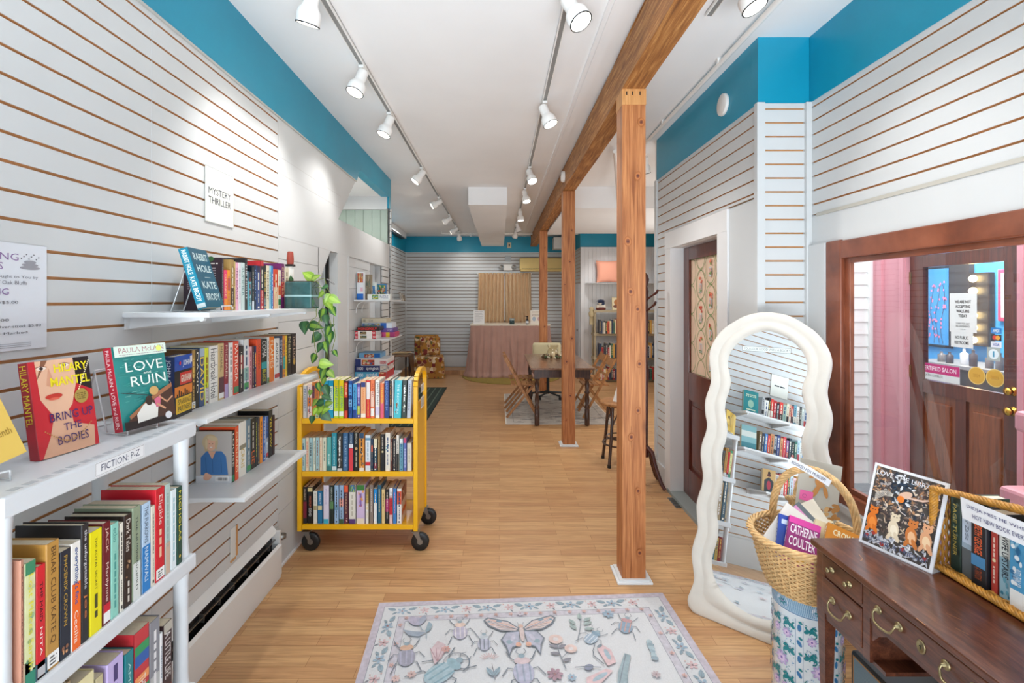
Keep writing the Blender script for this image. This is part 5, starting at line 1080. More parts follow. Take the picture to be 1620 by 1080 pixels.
# curtained window at the back
CU = thing('window_curtain', 'pair of pleated beige curtains on the back wall window', 'curtain', (.12, BY - .03, 1.05))
cm = col('#d2b490', .8, vary=.06, scale=6)
for s in (-1, 1):
    m = MB(cm)
    def cf(u, v, s=s):
        x = s * (.008 + .585 * u + .02 * (1 - v) * u); return (x, -.04 + .036 * math.sin(u * 44 + v * 1.5 + s) + .008 * math.sin(u * 93 + s * 2), 1.17 * v)
    m.surf(cf, 90, 8); m.build('curtain_panel', CU)
m = MB(WL); m.tube([(-.62, 0, 1.155), (.62, 0, 1.155)], .01, 8); m.box(-.01, .01, .0, .02, .1, 1.1, col('#eef4f8', .4)); m.build('curtain_rod', CU)

# counter with draped cloth
KT = thing('counter', 'shop counter with pale top and floor-length dusty pink cloth skirt', 'counter', (.225, 10.45, .01))
m = MB(col('#e2d8c6', .4)); m.box(-.835, .84, -.4, .42, 1.06, 1.09, bev=.004); m.build('counter_top', KT)
m = MB(col('#b38b7e', .75, vary=.07, scale=5, sheen=.3))
rnd = random.Random(3); ph = [rnd.uniform(0, 6) for _ in range(8)]
def cl(u, v):
    L1, L2 = .82, 1.64; s = u * (L1 * 2 + L2)
    if s < L1: bx, by, nx, ny = -.825, .41 - s, -1, 0
    elif s < L1 + L2: bx, by, nx, ny = -.825 + (s - L1), -.395, 0, -1
    else: bx, by, nx, ny = .825, -.395 + (s - L1 - L2), 1, 0
    a = (1 - v); amp = .006 + .035 * a
    f = math.sin(s * 38 + 1.5 * math.sin(a * 3 + s * 5) + ph[0]) * .6 + math.sin(s * 71 + ph[1]) * .3 + math.sin(s * 17 + a * 2 + ph[2]) * .5
    o = amp * f + .10 * a ** 1.5 + (.035 * math.exp(-((v - .03) / .04) ** 2))
    return (bx + nx * o + (.05 * a * math.sin(s * 9) if ny else 0), by + ny * o + (.05 * a * math.sin(s * 9) if nx else 0), .002 + (1.065 - .002) * v)
m.surf(cl, 260, 26); m.build('cloth_skirt', KT)
def paper_stand(x0, w, h, label, body, loc):
    m = MB(col('#eef0f0', .3)); m.M = Matrix.Rotation(R(-8), 4, 'X'); m.box(-w / 2, w / 2, 0, .003, .0, h); cv = Canvas(m, (-w / 2, -.0003, 0), (1, 0, 0), (0, 0, 1)); body(cv, w, h); m.M = Matrix(); m.box(-w / 2, w / 2, 0, .08, 0, .004)
    return m.build('sign_holder', loc=loc, label=label, category='sign')
def b1(cv, w, h):
    r = random.Random(2); cv.rect(w * .03, h * .02, w * .97, h * .98, '#e8e6e4'); cv.scrib(w * .15, h * .88, w * .85, h * .93, '#555565', r)
    for q in range(9): cv.scrib(w * .12, h * (.78 - q * .075), w * r.uniform(.5, .88), h * (.81 - q * .075), '#77777c', r)
def b2(cv, w, h):
    r = random.Random(3); cv.rect(w * .02, h * .02, w * .98, h * .98, '#e6dccf'); cv.scrib(w * .1, h * .85, w * .9, h * .92, '#6a5a50', r, 2); cv.ell(w * .28, h * .4, w * .14, h * .16, '#a8b4c4'); cv.ell(w * .7, h * .4, w * .14, h * .16, '#c9a0a0'); cv.scrib(w * .1, h * .6, w * .9, h * .75, '#9a8a80', r, 3)
paper_stand(0, .23, .3, 'white price sheet in clear holder on the counter\'s left end', b1, (-.43, 10.2, 1.09))
paper_stand(0, .26, .3, 'sheet with two round seals in clear holder, right side of the counter', b2, (.79, 10.2, 1.09))
m = MB(col('#1f3a3c', .1, coat=.5)); m.lathe([(.05, 0), (.055, .01), (.055, .075), (.05, .08)], (0, 0, 0), 18); m.box(-.07, .07, -.055, .055, -.012, -.001, col('#c9ced0', .3)); m.lathe([(.052, .08), (.054, .12)], (0, 0, 0), 18, col('#a8b4b4', .1), caps=False); m.build('candle_jar', loc=(.265, 10.16, 1.102), label='dark teal glass candle jar on the counter', category='candle')
m = MB(col('#16181e', .2)); m.lathe([(.028, 0), (.03, .01), (.03, .1), (.012, .13), (.012, .16), (.02, .165), (.02, .18)], (0, 0, 0), 14); m.box(-.045, .0, -.006, .006, .17, .182); m.lathe([(.0305, .03), (.0305, .08)], (0, 0, 0), 14, col('#d8dade', .5), caps=False); m.build('pump_bottle', loc=(.585, 10.15, 1.09), label='dark pump bottle with white label on the counter', category='bottle')

# rugs
def rug(name, x0, x1, y0, y1, c, label, fn=None, rot=0):
    m = MB(col(c, .95, bump=.4, scale=300, vary=.08)); w, d = x1 - x0, y1 - y0; m.box(-w / 2, w / 2, -d / 2, d / 2, 0.0005, .007)
    if fn: fn(Canvas(m, (-w / 2, -d / 2, .0072), (1, 0, 0), (0, 1, 0), .95), w, d)
    return m.build(name, loc=((x0 + x1) / 2, (y0 + y1) / 2, 0), rot=(0, 0, rot), label=label, category='rug')
def stripes(cv, w, d):
    n = 9
    for i in range(n): cv.rect(w * i / n, .02, w * (i + .22) / n, d - .02, '#5c6b5c')
    cv.frame(0, 0, w, d, .02, '#1e2a26')
rug('striped_rug', -1.9, -.96, 6.1, 8.87, '#2c3a34', 'dark green striped rug behind the yellow cart', stripes)
m = MB(col('#9a8440', .95, vary=.15, scale=40)); m.lathe([(1.02, 0.0005), (1.03, .006), (.99, .009), (.001, .009)], (0, 0, 0), 48); m.lathe([(.93, .0095), (.94, .0095)], (0, 0, 0), 48, col('#6e5c2a', .95), caps=False); m.build('round_rug', loc=(.25, 10.2, 0), label='round olive-yellow rug under the counter', category='rug')
def worn(cv, w, d):
    r = random.Random(6); cv.frame(0, 0, w, d, .012, '#e2ddd4'); cv.frame(.1, .1, w - .1, d - .1, .008, '#8a847c')
    for q in range(420):
        x = r.uniform(.03, w - .03); y = r.uniform(.03, d - .03); L = r.uniform(.03, .16); cv.k = 2; cv.line([(x, y), (min(x + L, w - .02), y + r.uniform(-.02, .02))], r.uniform(.006, .02), r.choice(['#5f5c60', '#8a8078', '#a2968a', '#d8d0c4', '#6d6a72']))
rug('faded_rug', .08, 1.5, 6.23, 8.24, '#b9b0a6', 'faded grey and cream oriental rug under the dining table', worn)

# armchair and drop-leaf side table
def floral(c, n=40, pal=('#8a5a2c', '#c9a070', '#7c2f2a', '#e2cfae', '#5a5a34')):
    m = bpy.data.materials.new('floral_fabric'); m.use_nodes = True; nn = m.node_tree.nodes; l = m.node_tree.links; b = nn['Principled BSDF']; b.inputs['Roughness'].default_value = .9
    tc = nn.new('ShaderNodeTexCoord'); v = nn.new('ShaderNodeTexVoronoi'); v.inputs['Scale'].default_value = 16; l.new(tc.outputs['Object'], v.inputs['Vector'])
    r = nn.new('ShaderNodeValToRGB'); r.color_ramp.interpolation = 'CONSTANT'; e = r.color_ramp.elements; e[0].color = lin('#a87430'); e[0].position = 0; e[1].color = lin(pal[1]); e[1].position = .5
    for i, p in enumerate((.62, .72, .82, .9)): q = e.new(p); q.color = lin((pal[2], pal[3], pal[0], pal[4])[i])
    s = nn.new('ShaderNodeSeparateColor'); l.new(v.outputs['Color'], s.inputs[0]); l.new(s.outputs[0], r.inputs[0])
    v2 = nn.new('ShaderNodeTexVoronoi'); v2.inputs['Scale'].default_value = 6.5; l.new(tc.outputs['Object'], v2.inputs['Vector'])
    r2 = nn.new('ShaderNodeValToRGB'); r2.color_ramp.interpolation = 'CONSTANT'; e = r2.color_ramp.elements; e[0].position = 0; e[0].color = lin('#8a4a34'); e[1].position = .2; e[1].color = lin('#c9b088')
    q = e.new(.26); q.color = (0, 0, 0, 1); l.new(v2.outputs['Distance'], r2.inputs[0])
    lt = nn.new('ShaderNodeMath'); lt.operation = 'LESS_THAN'; lt.inputs[1].default_value = .26; l.new(v2.outputs['Distance'], lt.inputs[0])
    mx = nn.new('ShaderNodeMix'); mx.data_type = 'RGBA'; l.new(lt.outputs[0], mx.inputs[0]); l.new(r.outputs[0], mx.inputs[6]); l.new(r2.outputs[0], mx.inputs[7]); l.new(mx.outputs[2], b.inputs['Base Color'])
    return m
FL = floral('#a87430')
AC = thing('slipper_chair', 'low armless chair in gold floral fabric by the left back corner', 'chair', (-1.47, 10.15, 0), (0, 0, R(8)))
m = MB(FL); m.surf(lambda u, v: ((.3 + .03 * (1 - v)) * max(-1, min(1, 1.25 * math.cos(2 * math.pi * u) * 1.0)), .30 * max(-1, min(1, 1.25 * math.sin(2 * math.pi * u))), .01 + .40 * v), 48, 4); m.box(-.3, .3, -.3, .3, .38, .44, bev=.03); m.build('seat', AC)
m = MB(FL); m.M = Matrix.Translation((-.05, .22, .40)) @ Matrix.Rotation(R(-8), 4, 'X'); m.box(-.27, .25, -.02, .1, 0, .46, bev=.04); m.build('backrest', AC)
m = MB(FL); m.M = Matrix.Translation((.0, .1, .43)) @ Matrix.Rotation(R(-12), 4, 'X'); m.box(-.2, .23, -.05, .07, 0, .40, bev=.05); m.build('cushion', AC)
ST = thing('drop_leaf_table', 'small dark wooden drop-leaf table beside the floral chair', 'table', (-1.85, 9.2, 0))
m = MB(WALNUT); m.box(-.25, .16, -.2, .25, .55, .575, bev=.004); m.build('tabletop', ST)
m = MB(DARKW); m.prism([(-.22, 0), (.22, 0), (.2, -.15), (.1, -.42), (0, -.5), (-.1, -.42), (-.2, -.15)], 0, .018); m.v = [(.165 + .04 * (z_ / .018) * 0 + z_ + (-y_) * .06, x_, .56 + y_) for x_, y_, z_ in m.v]; m.build('table_leaf', ST)
for x in (-.2, .1):
    for y in (-.15, .2):
        m = MB(DARKW); m.lathe([(.015, 0), (.02, .05), (.014, .1), (.022, .3), (.016, .34), (.022, .55)], (x, y, 0), 10); m.build('leg', ST)
rnd = random.Random(8)
for i in range(4):
    m = MB(col('#d8c49c', .8)); m.box(-.14, .14, -.1, .1, 0, .008); cv = Canvas(m, (-.14, -.1, .0082), (1, 0, 0), (0, 1, 0)); cv.rect(.01, .01, .135, .19, rnd.choice(['#b88a50', '#c9a878'])); cv.rect(.145, .01, .27, .19, rnd.choice(['#8a5a34', '#d8b888']))
    m.build('magazine', loc=(-1.93 + .03 * i, 9.36 - .02 * i, .5755 + .0085 * i), rot=(0, 0, R(-12 + 9 * i)), label='%s tan magazine in the stack on the drop-leaf table' % ('bottom', 'second', 'third', 'top')[i], category='magazine', group='magazines on the drop-leaf table')
# little shelf with picture frames on the far left wall
t = thing('display_shelf', 'small white shelf with framed cards on the far left wall', 'shelf', (-2.13, 9.7, 1.58)); m = MB(WHITEG); m.box(0, .24, 0, .9, -.012, 0); m.build('shelf_board', t)
for i in range(3):
    m = MB(col(['#8c8078', '#a89c90', '#6a5a4c'][i], .5)); m.M = Matrix.Rotation(R(-10), 4, 'Y'); m.box(0, .012, 0, .14, 0, .19 - .03 * i, bev=.002); cv = Canvas(m, (.0122, .015, .015), (0, 1, 0), (0, 0, 1)); cv.rect(0, 0, .11, .15 - .03 * i, ['#c9c4bc', '#d8c8b0', '#b8a890'][i]); cv.ell(.055, .07, .03, .04, '#7c6a5a')
    m.build('framed_card', loc=(-2.0, 9.75 + .2 * i, 1.5805), label='%s framed card on the far left display shelf' % ('nearest', 'middle', 'farthest')[i], category='frame', group='framed cards on the display shelf')

# ------------------------------------------------------------------ dining set
TB = thing('dining_table', 'long wooden dining table with dark turned legs behind the second post', 'table', (.80, 6.87, 0))
m = MB(WALNUT); m.box(-.405, .405, -.8, .8, .725, .75, bev=.006); m.build('tabletop', TB)
m = MB(DARKW); m.box(-.35, .35, -.74, .74, .62, .724); m.build('apron', TB)
TP = [(.03, 0), (.033, .02), (.032, .2), (.024, .215), (.036, .235), (.022, .26), (.03, .33), (.022, .4), (.037, .42), (.024, .44), (.031, .52), (.022, .57), (.036, .59), (.036, .6)]
for x in (-.32, .32):
    for y in (-.7, .7):
        m = MB(DARKW); m.lathe(TP, (x, y, .008), 16); m.box(x - .037, x + .037, y - .037, y + .037, .605, .724); m.build('leg', TB)
def folding_chair():
    t = thing('folding_chair', 'x', 'chair', (0, 0, 0))   # faces +x
    for y in (-.2, .2):
        s = .01 if y > 0 else -.01
        def bar(m, a, b_, yy, w=.016, tk=.009):
            a = Vector(a); b_ = Vector(b_); d = (b_ - a).normalized(); n = Vector((d.z, 0, -d.x)) * w
            P = [p + n * k + Vector((0, q, 0)) for p in (Vector((a.x, yy, a.z)), Vector((b_.x, yy, b_.z))) for k in (-1, 1) for q in (-tk, tk)]
            m.add([tuple(p) for p in P], [(0, 1, 3, 2), (4, 6, 7, 5), (0, 4, 5, 1), (2, 3, 7, 6), (0, 2, 6, 4), (1, 5, 7, 3)])
        m = MB(OAK); bar(m, (.2, 0, .008), (-.24, 0, .8), y); m.build('leg', t)
        m = MB(OAK); bar(m, (-.22, 0, .008), (.14, 0, .44), y * .86); m.build('leg', t)
    m = MB(OAK)
    for q in range(5): m.box(-.16 + q * .074, -.096 + q * .074, -.165, .165, .435, .452, bev=.003)
    m.build('seat', t)
    m = MB(OAK); m.M = Matrix.Translation((-.205, 0, .74)) @ Matrix.Rotation(R(-29), 4, 'Y'); m.box(-.009, .009, -.19, .19, -.05, .05, bev=.004); m.box(-.006, .006, -.19, .19, -.2, -.165); m.build('backrest', t)
    m = MB(OAK); m.box(.135, .15, -.19, .19, .1, .12); m.build('stretcher', t)
    return t
fc = folding_chair(); G = 'wooden folding chairs round the dining table'
fc.location = (.32, 6.72, .008); fc['label'] = 'wooden folding chair on the table\'s left side, nearer the camera'; fc['group'] = G
dup(fc, (.30, 7.28, .008), label='wooden folding chair on the table\'s left side, farther from the camera')
dup(fc, (1.33, 6.72, .008), (0, 0, R(180)), 'wooden folding chair on the table\'s right side, nearer the camera')
dup(fc, (1.35, 7.3, .008), (0, 0, R(180)), 'wooden folding chair on the table\'s right side, farther from the camera')
OC = thing('office_chair', 'pale-backed swivel chair with black star base at the table\'s far end', 'chair', (.80, 7.96, .008))
cr = col('#cfc4a0', .8, vary=.04, scale=10)
m = MB(cr); m.box(-.24, .24, .16, .24, .55, .88, bev=.04); m.build('backrest', OC); m = MB(cr); m.box(-.23, .23, -.22, .22, .42, .5, bev=.03); m.build('seat', OC)
m = MB(BLACK); m.tube([(0, 0, .06), (0, 0, .42)], .025, 12)
for q in range(5): a = R(72 * q + 20); m.tube([(0, 0, .09), (.28 * math.cos(a), .28 * math.sin(a), .055)], .016, 8); m.lathe([(.022, 0), (.025, .02), (.022, .042)], (.28 * math.cos(a), .28 * math.sin(a), 0), 10)
m.tube([(0, .2, .46), (0, .26, .5), (0, .25, .7)], .014, 8); m.build('star_base', OC)
VS = thing('hurricane_vase', 'clear glass hurricane vase in the middle of the dining table', 'vase', (.79, 7.15, .75))
m = MB(glass_mat('vase_glass', '#f4efe4')); m.lathe([(.05, .005), (.075, .04), (.08, .1), (.06, .14), (.085, .19)], (0, 0, 0), 24, caps=False); m.build('glass_shade', VS); m = MB(col('#efe2c4', .5)); m.lathe([(.03, .0), (.03, .09), (.001, .092)], (0, 0, 0), 14); m.build('candle', VS)
m = MB(col('#6a4a30', .8)); rnd = random.Random(4)
for q in range(70):
    a = rnd.uniform(0, 2 * math.pi); r_ = rnd.uniform(.11, .17); z = rnd.uniform(.015, .04); s = rnd.uniform(.012, .022)
    m.lathe([(.001, -s), (s * .8, -s * .5), (s, 0), (s * .7, s * .6), (.001, s)], (r_ * math.cos(a), r_ * math.sin(a), z), 7, rnd.choice([col('#6a4a30', .8), col('#c9bca0', .8), col('#8c6a44', .8), col('#4f5a38', .8), col('#d8d0c0', .8)]))
m.build('pinecone_wreath', loc=(.79, 7.15, .752), label='wreath of pinecones and pods round the glass vase', category='wreath')

# bar stool and bag
BS = thing('bar_stool', 'round-seated stool with dark bentwood legs beside the nearest post', 'stool', (1.19, 4.76, 0))
m = MB(OAK); m.lathe([(.001, .575), (.17, .575), (.195, .59), (.195, .605), (.18, .615), (.001, .612)], (0, 0, 0), 32); m.build('seat', BS)
for a in (45, 135, 225, 315):
    c, s = math.cos(R(a)), math.sin(R(a)); m = MB(DARKW); m.tube([(.135 * c, .135 * s, .58), (.16 * c, .16 * s, .3), (.2 * c, .2 * s, 0.001)], [.014, .016, .015], 10); m.lathe([(.018, 0.0), (.018, .03)], (.199 * c, .199 * s, 0), 10, BLACK); m.build('leg', BS)
m = MB(DARKW); m.tube([(.168 * math.cos(R(a)), .168 * math.sin(R(a)), .2) for a in range(0, 360, 12)], .009, 8, closed=True); m.tube([(.13 * math.cos(R(a)), .13 * math.sin(R(a)), .26) for a in range(0, 360, 12)], .008, 8, closed=True)
for k in range(4):
    a0 = 45 + 90 * k; P0 = Vector((.15 * math.cos(R(a0)), .15 * math.sin(R(a0)), .38)); P1 = Vector((.15 * math.cos(R(a0 + 90)), .15 * math.sin(R(a0 + 90)), .38)); m.tube([P0.lerp(P1, t / 8) + Vector((0, 0, .17 * math.sin(math.pi * t / 8))) for t in range(9)], .008, 8)
m.build('foot_ring', BS)
m = MB(col('#e2ded8', .8)); m.surf(lambda u, v: ((.12 - .05 * v) * math.cos(6.2832 * u), (.06 - .04 * v) * math.sin(6.2832 * u), .002 + .17 * v), 20, 6); m.surf(lambda u, v: (.07 * v * math.cos(6.2832 * u), .02 * v * math.sin(6.2832 * u), .172), 20, 1); m.build('cloth_bag', loc=(1.225, 4.72, .615), label='white cloth bag sitting on the bar stool', category='bag')

# tan bookcases at the back right
def bookcase(x0, x1, yf, label):
    t = thing('bookcase', label, 'bookcase', ((x0 + x1) / 2, yf + .15, 0), group='tan plastic bookcases in the bay'); w = (x1 - x0) / 2; tn = col('#b9aa8c', .6, vary=.03, scale=8)
    for z in (.05, .48, .95, 1.41):
        m = MB(tn); m.box(-w, w, -.15, .15, z - .05, z, bev=.006); m.build('shelf', t)
    for x in (-w + .03, w - .03):
        for y in (-.12, .12):
            m = MB(tn); m.tube([(x, y, 0), (x, y, 1.36)], .022, 12); m.build('post', t)
    return t
bookcase(1.86, 2.72, 9.52, 'tan plastic bookcase left in the bay, half hidden by the nearest post'); bookcase(2.78, 3.3, 9.52, 'tan plastic bookcase further right, showing beyond the nearest post')
rnd = random.Random(31); RN = ['bottom', 'middle', 'upper']
BP = ['#d8552c', '#e8702c', '#efe6d8', '#c03030', '#2c2a28', '#d8a04c', '#efe9dc', '#5a3a2c', '#2c3c5c', '#e8d8b0', '#8a2a2a', '#3c6c5c', '#b8b0a0', '#4a4a52']
for k, z in enumerate((.05, .48, .95)):
    for (xa, xb, wh) in ((1.95, 2.62, 'left'), (2.86, 3.1, 'right')):
        x = xa; i = 0
        while x < xb:
            w = rnd.uniform(.022, .045); c = rnd.choice(BP); i += 1
            m = MB(col(c, .5)); h = rnd.uniform(.19, .29) if k else rnd.uniform(.2, .27); m.box(-w / 2, w / 2, 0, .16, 0, h); cv = Canvas(m, (0, -.0003, 0), (1, 0, 0), (0, 0, 1)); cv.scrib(-w * .25, h * .2, w * .25, h * .85, rnd.choice(['#e8e0d0', '#2a2a2a', '#e0c060']), rnd, 1, True)
            m.box(-w / 2 + .002, w / 2 - .002, .002, .158, h, h + .0006, PAGE)
            m.build('book', loc=(x + w / 2, 9.44, z + .0004), label='%s book, %s along the %s tan bookcase\'s %s shelf' % (cname(c), ORD[i], wh, RN[k]), category='book', group='books in the tan bookcases'); x += w + .001
# ornaments on top
m = MB(col('#e6dfd0', .7)); m.lathe([(.09, 0), (.1, .03), (.08, .05)], (0, 0, 0), 20, col('#6a2c24', .7)); m.box(-.09, .09, -.06, .06, .03, .1, bev=.02); m.box(-.06, .07, -.05, .05, .1, .17, col('#2c3c60', .6), bev=.02); m.lathe([(.09, .17), (.08, .18), (.05, .2), (.001, .21)], (0, 0, 0), 20, col('#2a3450', .6)); m.lathe([(.03, .1), (.045, .14)], (-.03, -.05, 0), 12)
m.build('folk_figurine', loc=(2.02, 9.62, 1.41), label='cream and navy ornament with a flat hat on the left tan bookcase', category='ornament')
m = MB(col('#e2d2a8', .7)); m.M = Matrix.Rotation(R(-8), 4, 'X'); m.box(-.09, .09, 0, .02, 0, .25, bev=.004); cv = Canvas(m, (-.08, -.0004, .01), (1, 0, 0), (0, 0, 1)); cv.rect(0, 0, .16, .22, '#e8dcb8'); cv.ell(.08, .14, .05, .06, '#b8743c'); cv.ell(.06, .06, .05, .03, '#7c4a3c')
m.build('picture_board', loc=(2.33, 9.6, 1.41), label='cream picture board standing on the left tan bookcase', category='picture')
t = thing('corner_shelf', 'curved white shelf high in the bay, under the pink cushion', 'shelf', (1.95, 9.6, 1.95)); m = MB(WHITEG); m.prism([(-.2, .27), (-.16, .1), (-.06, 0), (.1, -.05), (1.3, -.05), (1.3, .27)], -.012, 0); m.build('shelf_board', t)
m = MB(col('#eba58c', .8)); m.M = Matrix.Rotation(R(-10), 4, 'X')
def pil(u, v, s=1):
    x = (u - .5) * 2; y = (v - .5) * 2; th = .065 * (max(0, (1 - abs(x) ** 3)) * max(0, (1 - abs(y) ** 3))) ** .5; k = 1 - .08 * (1 - x * x) * abs(y) ** 2; kk = 1 - .08 * (1 - y * y) * abs(x) ** 2
    return (x * .23 * kk, -s * th, .235 + y * .23 * k)
m.surf(lambda u, v: pil(u, v, 1), 16, 16); m.surf(lambda u, v: pil(u, v, -1), 16, 16)
cv = Canvas(m, (0, 0, 0), (1, 0, 0), (0, 0, 1), .8); cv.map = lambda x, y, k: (x, -.064 - k * 1.5 + .25 * ((x / .23) ** 2 + ((y - .235) / .23) ** 2) * .12, y)
cv.rect(-.12, .1, .14, .32, '#e8cf9c'); cv.rect(-.12, .1, .14, .21, '#3c8ca0'); cv.ell(.0, .17, .1, .03, '#2c6c84'); cv.ell(.02, .36, .035, .035, '#3c4a44'); cv.ell(.03, .365, .03, .03, '#e8b49c'); cv.ell(.03, .28, .035, .028, '#2c4a4c')
m.build('throw_cushion', loc=(2.18, 9.7, 1.951), label='pink cushion printed with a blue sea and moon, on the high curved shelf', category='cushion')
m = MB(col('#c9b890', .8)); m.lathe([(.05, 0), (.06, .06), (.035, .12), (.05, .16), (.001, .2)], (0, 0, 0), 12); m.box(-.04, .04, -.01, .01, -.16, .02); m.build('dried_bundle', loc=(1.83, 9.60, 1.28), label='small tan dried bundle hanging on the left tan bookcase\'s side', category='ornament')

# coat rack
CR_ = thing('coat_rack', 'dark red wooden coat rack behind the nearest post', 'coat rack', (1.265, 4.18, 0)); RW = wood('cherry_wood', ['#2c0f0a', '#4a1a12', '#642a1c'], .35, (14, 14, 2), 0, .4)
m = MB(RW); m.lathe([(.025, .25), (.03, .3), (.018, .36), (.022, 1.0), (.016, 1.1), (.024, 1.4), (.018, 1.6), (.026, 1.68), (.016, 1.72), (.03, 1.78), (.02, 1.82), (.001, 1.84)], (0, 0, 0), 16); m.build('pole', CR_)
for a in (-50, 40, 130, 220):
    c, s = math.cos(R(a)), math.sin(R(a)); m = MB(RW); m.tube([(.0, 0, .34), (.06 * c, .06 * s, .3), (.1 * c, .1 * s, .17), (.15 * c, .15 * s, .06), (.185 * c, .185 * s, .016)], [.02, .02, .018, .017, .014], 10); m.build('leg', CR_)
for a, z in ((-60, 1.6), (-70, 1.5), (120, 1.6), (200, 1.5)):
    c, s = math.cos(R(a)), math.sin(R(a)); m = MB(RW); m.tube([(0, 0, z), (.07 * c, .07 * s, z + .04), (.12 * c, .12 * s, z + .065), (.135 * c, .135 * s, z + .09)], [.012, .008, .012, .009], 8); m.build('peg', CR_)
m = MB(STEEL); m.box(1.36, 1.41, 3.72, 3.92, 0.0005, .004)
for q in range(9): m.box(1.364, 1.406, 3.73 + q * .02, 3.738 + q * .02, .004, .0045, BLACK)
m.build('floor_vent', label='small metal floor vent by the brown door threshold', category='vent')

# ------------------------------------------------------------------ foreground rug with insects
RUGR = math.atan2(.088, 1.523); RC, RS = math.cos(RUGR), math.sin(RUGR); RO = Vector((-.633, 2.55, 0)); RWd, RLn = 1.525, 2.13
RP = dict(lav='#b9aebb', ground='#cfd0d2', line='#77747c', dline='#5d6672', teal='#7f97a3', blue='#8ba4b8', pink='#cfa9ab', salm='#cf9a8c', purp='#9d9bb2', grn='#93a5a0')
m = MB(col('#cfd0d2', .97, bump=.35, scale=260, vary=.06, sheen=.2))
m.add([(x, y, z) for z in (.0008, .006) for x, y in ((0, 0), (RWd, 0), (RWd, -RLn), (0, -RLn))], [(0, 1, 2, 3), (7, 6, 5, 4), (0, 4, 5, 1), (1, 5, 6, 2), (2, 6, 7, 3), (3, 7, 4, 0)])
cv = Canvas(m, (0, 0, .0062), (1, 0, 0), (0, 1, 0), .97, step=.00001)
def fade(c):
    a, b_ = [int(c[i:i + 2], 16) for i in (1, 3, 5)], (207, 208, 210)
    return '#%02x%02x%02x' % tuple(int(p * .74 + q * .26) for p, q in zip(a, b_))
cv.m = lambda c: col(fade(c), .97, vary=.12, scale=45)
cv.frame(0, -RLn, RWd, 0, .034, RP['lav']); cv.frame(.034, -RLn + .034, RWd - .034, -.034, .0022, RP['dline'])
cv.frame(.118, -RLn + .118, RWd - .118, -.118, .038, '#c0bac4'); cv.frame(.118, -RLn + .118, RWd - .118, -.118, .0022, RP['dline']); cv.frame(.156, -RLn + .156, RWd - .156, -.156, .002, RP['dline'])
def leafR(x, y, L, a, c, w=.4):
    pts = []; ca, sa = math.cos(R(a)), math.sin(R(a))
    for s in (1, -1):
        for t in ([0, .15, .35, .6, .85, 1] if s > 0 else [.85, .6, .35, .15]):
            q = s * w * L * .5 * math.sin(math.pi * t) ** .8 * (1.1 - .4 * t); pts.append((x + t * L * ca - q * sa, y + t * L * sa + q * ca))
    cv.poly(pts, c)
    cv.line([(x, y), (x + L * ca * .95, y + L * sa * .95)], .0015, RP['dline'])
def flowerR(x, y, r, c, cc='#8a5a5c', n=5, rot=0):
    for k in range(n):
        a = R(rot + 360 * k / n); cv.ell(x + r * .6 * math.cos(a), y + r * .6 * math.sin(a), r * .42, r * .26, c, math.degrees(a), 10); cv.k -= 1
    cv.k += 1; cv.ell(x, y, r * .18, r * .18, cc, n=8)
rnd = random.Random(14)
def border_seg(x, y, a):       # a motif along direction a
    ca, sa = math.cos(R(a)), math.sin(R(a)); g_ = lambda u, v: (x + u * ca - v * sa, y + u * sa + v * ca)
    p = g_(0, 0); flowerR(p[0], p[1], .028, RP['blue'], rot=a)
    for u, v, L, b_ in ((.03, .012, .05, 20), (-.03, .012, .05, 160), (.024, -.012, .03, -35), (-.024, -.012, .03, 215)):
        q = g_(u, v * .6); leafR(q[0], q[1], L, a + b_, RP['teal'] if abs(v) else RP['grn'], .55)
    q = g_(.115, .0); flowerR(q[0], q[1], .025, RP['pink'], rot=30 + a)
    for u, v in ((.09, -.022), (.15, .02), (.085, .025)): q = g_(u, v); cv.ell(q[0], q[1], .004, .004, RP['salm'], n=6)
    q = g_(.12, -.02); leafR(q[0], q[1], .022, a - 60, RP['line'], .4)
x = .13
while x < RWd - .1: border_seg(x, -.076, 0); border_seg(x, -RLn + .076, 0); x += .218
y = -.19
while y > -RLn + .15: border_seg(.076, y, -90); border_seg(RWd - .076, y, -90); y -= .218
for k in range(18):
    t = .16 + k * .075
    if t < RWd - .13: flowerR(t, -.137, .012, RP['salm']); 
for k in range(14):
    t = -.19 - k * .13
    if t > -RLn + .15: flowerR(.137, t, .012, RP['salm']); flowerR(RWd - .137, t, .012, RP['salm'])
def wp(px, py):
    Y = H * F / (py - VY); X = (px - VX) * Y / F; dx, dy = X - RO.x, Y - RO.y
    return dx * RC + dy * RS, -dx * RS + dy * RC
class T2:
    def __init__(s, px, py, sc, rot=0): s.x, s.y = wp(px, py); s.s = sc; s.a = R(rot)
    def g(s, u, v): u *= s.s; v *= s.s; return (s.x + u * math.cos(s.a) - v * math.sin(s.a), s.y + u * math.sin(s.a) + v * math.cos(s.a))
    def poly(s, p, c): cv.poly([s.g(*q) for q in p], c)
    def line(s, p, w, c, w2=None): cv.line([s.g(*q) for q in p], w * s.s, c, None if w2 is None else w2 * s.s)
    def ell(s, x, y, a, b_, c, rot=0, n=16): q = s.g(x, y); cv.ell(q[0], q[1], a * s.s, b_ * s.s, c, rot + math.degrees(s.a), n)
def legs(t, xs, c, w=.035):
    for y0, y1, y2, xx in xs:
        for s in (-1, 1): t.line([(s * .12, y0), (s * xx * .7, y1), (s * xx, y2)], w, c)
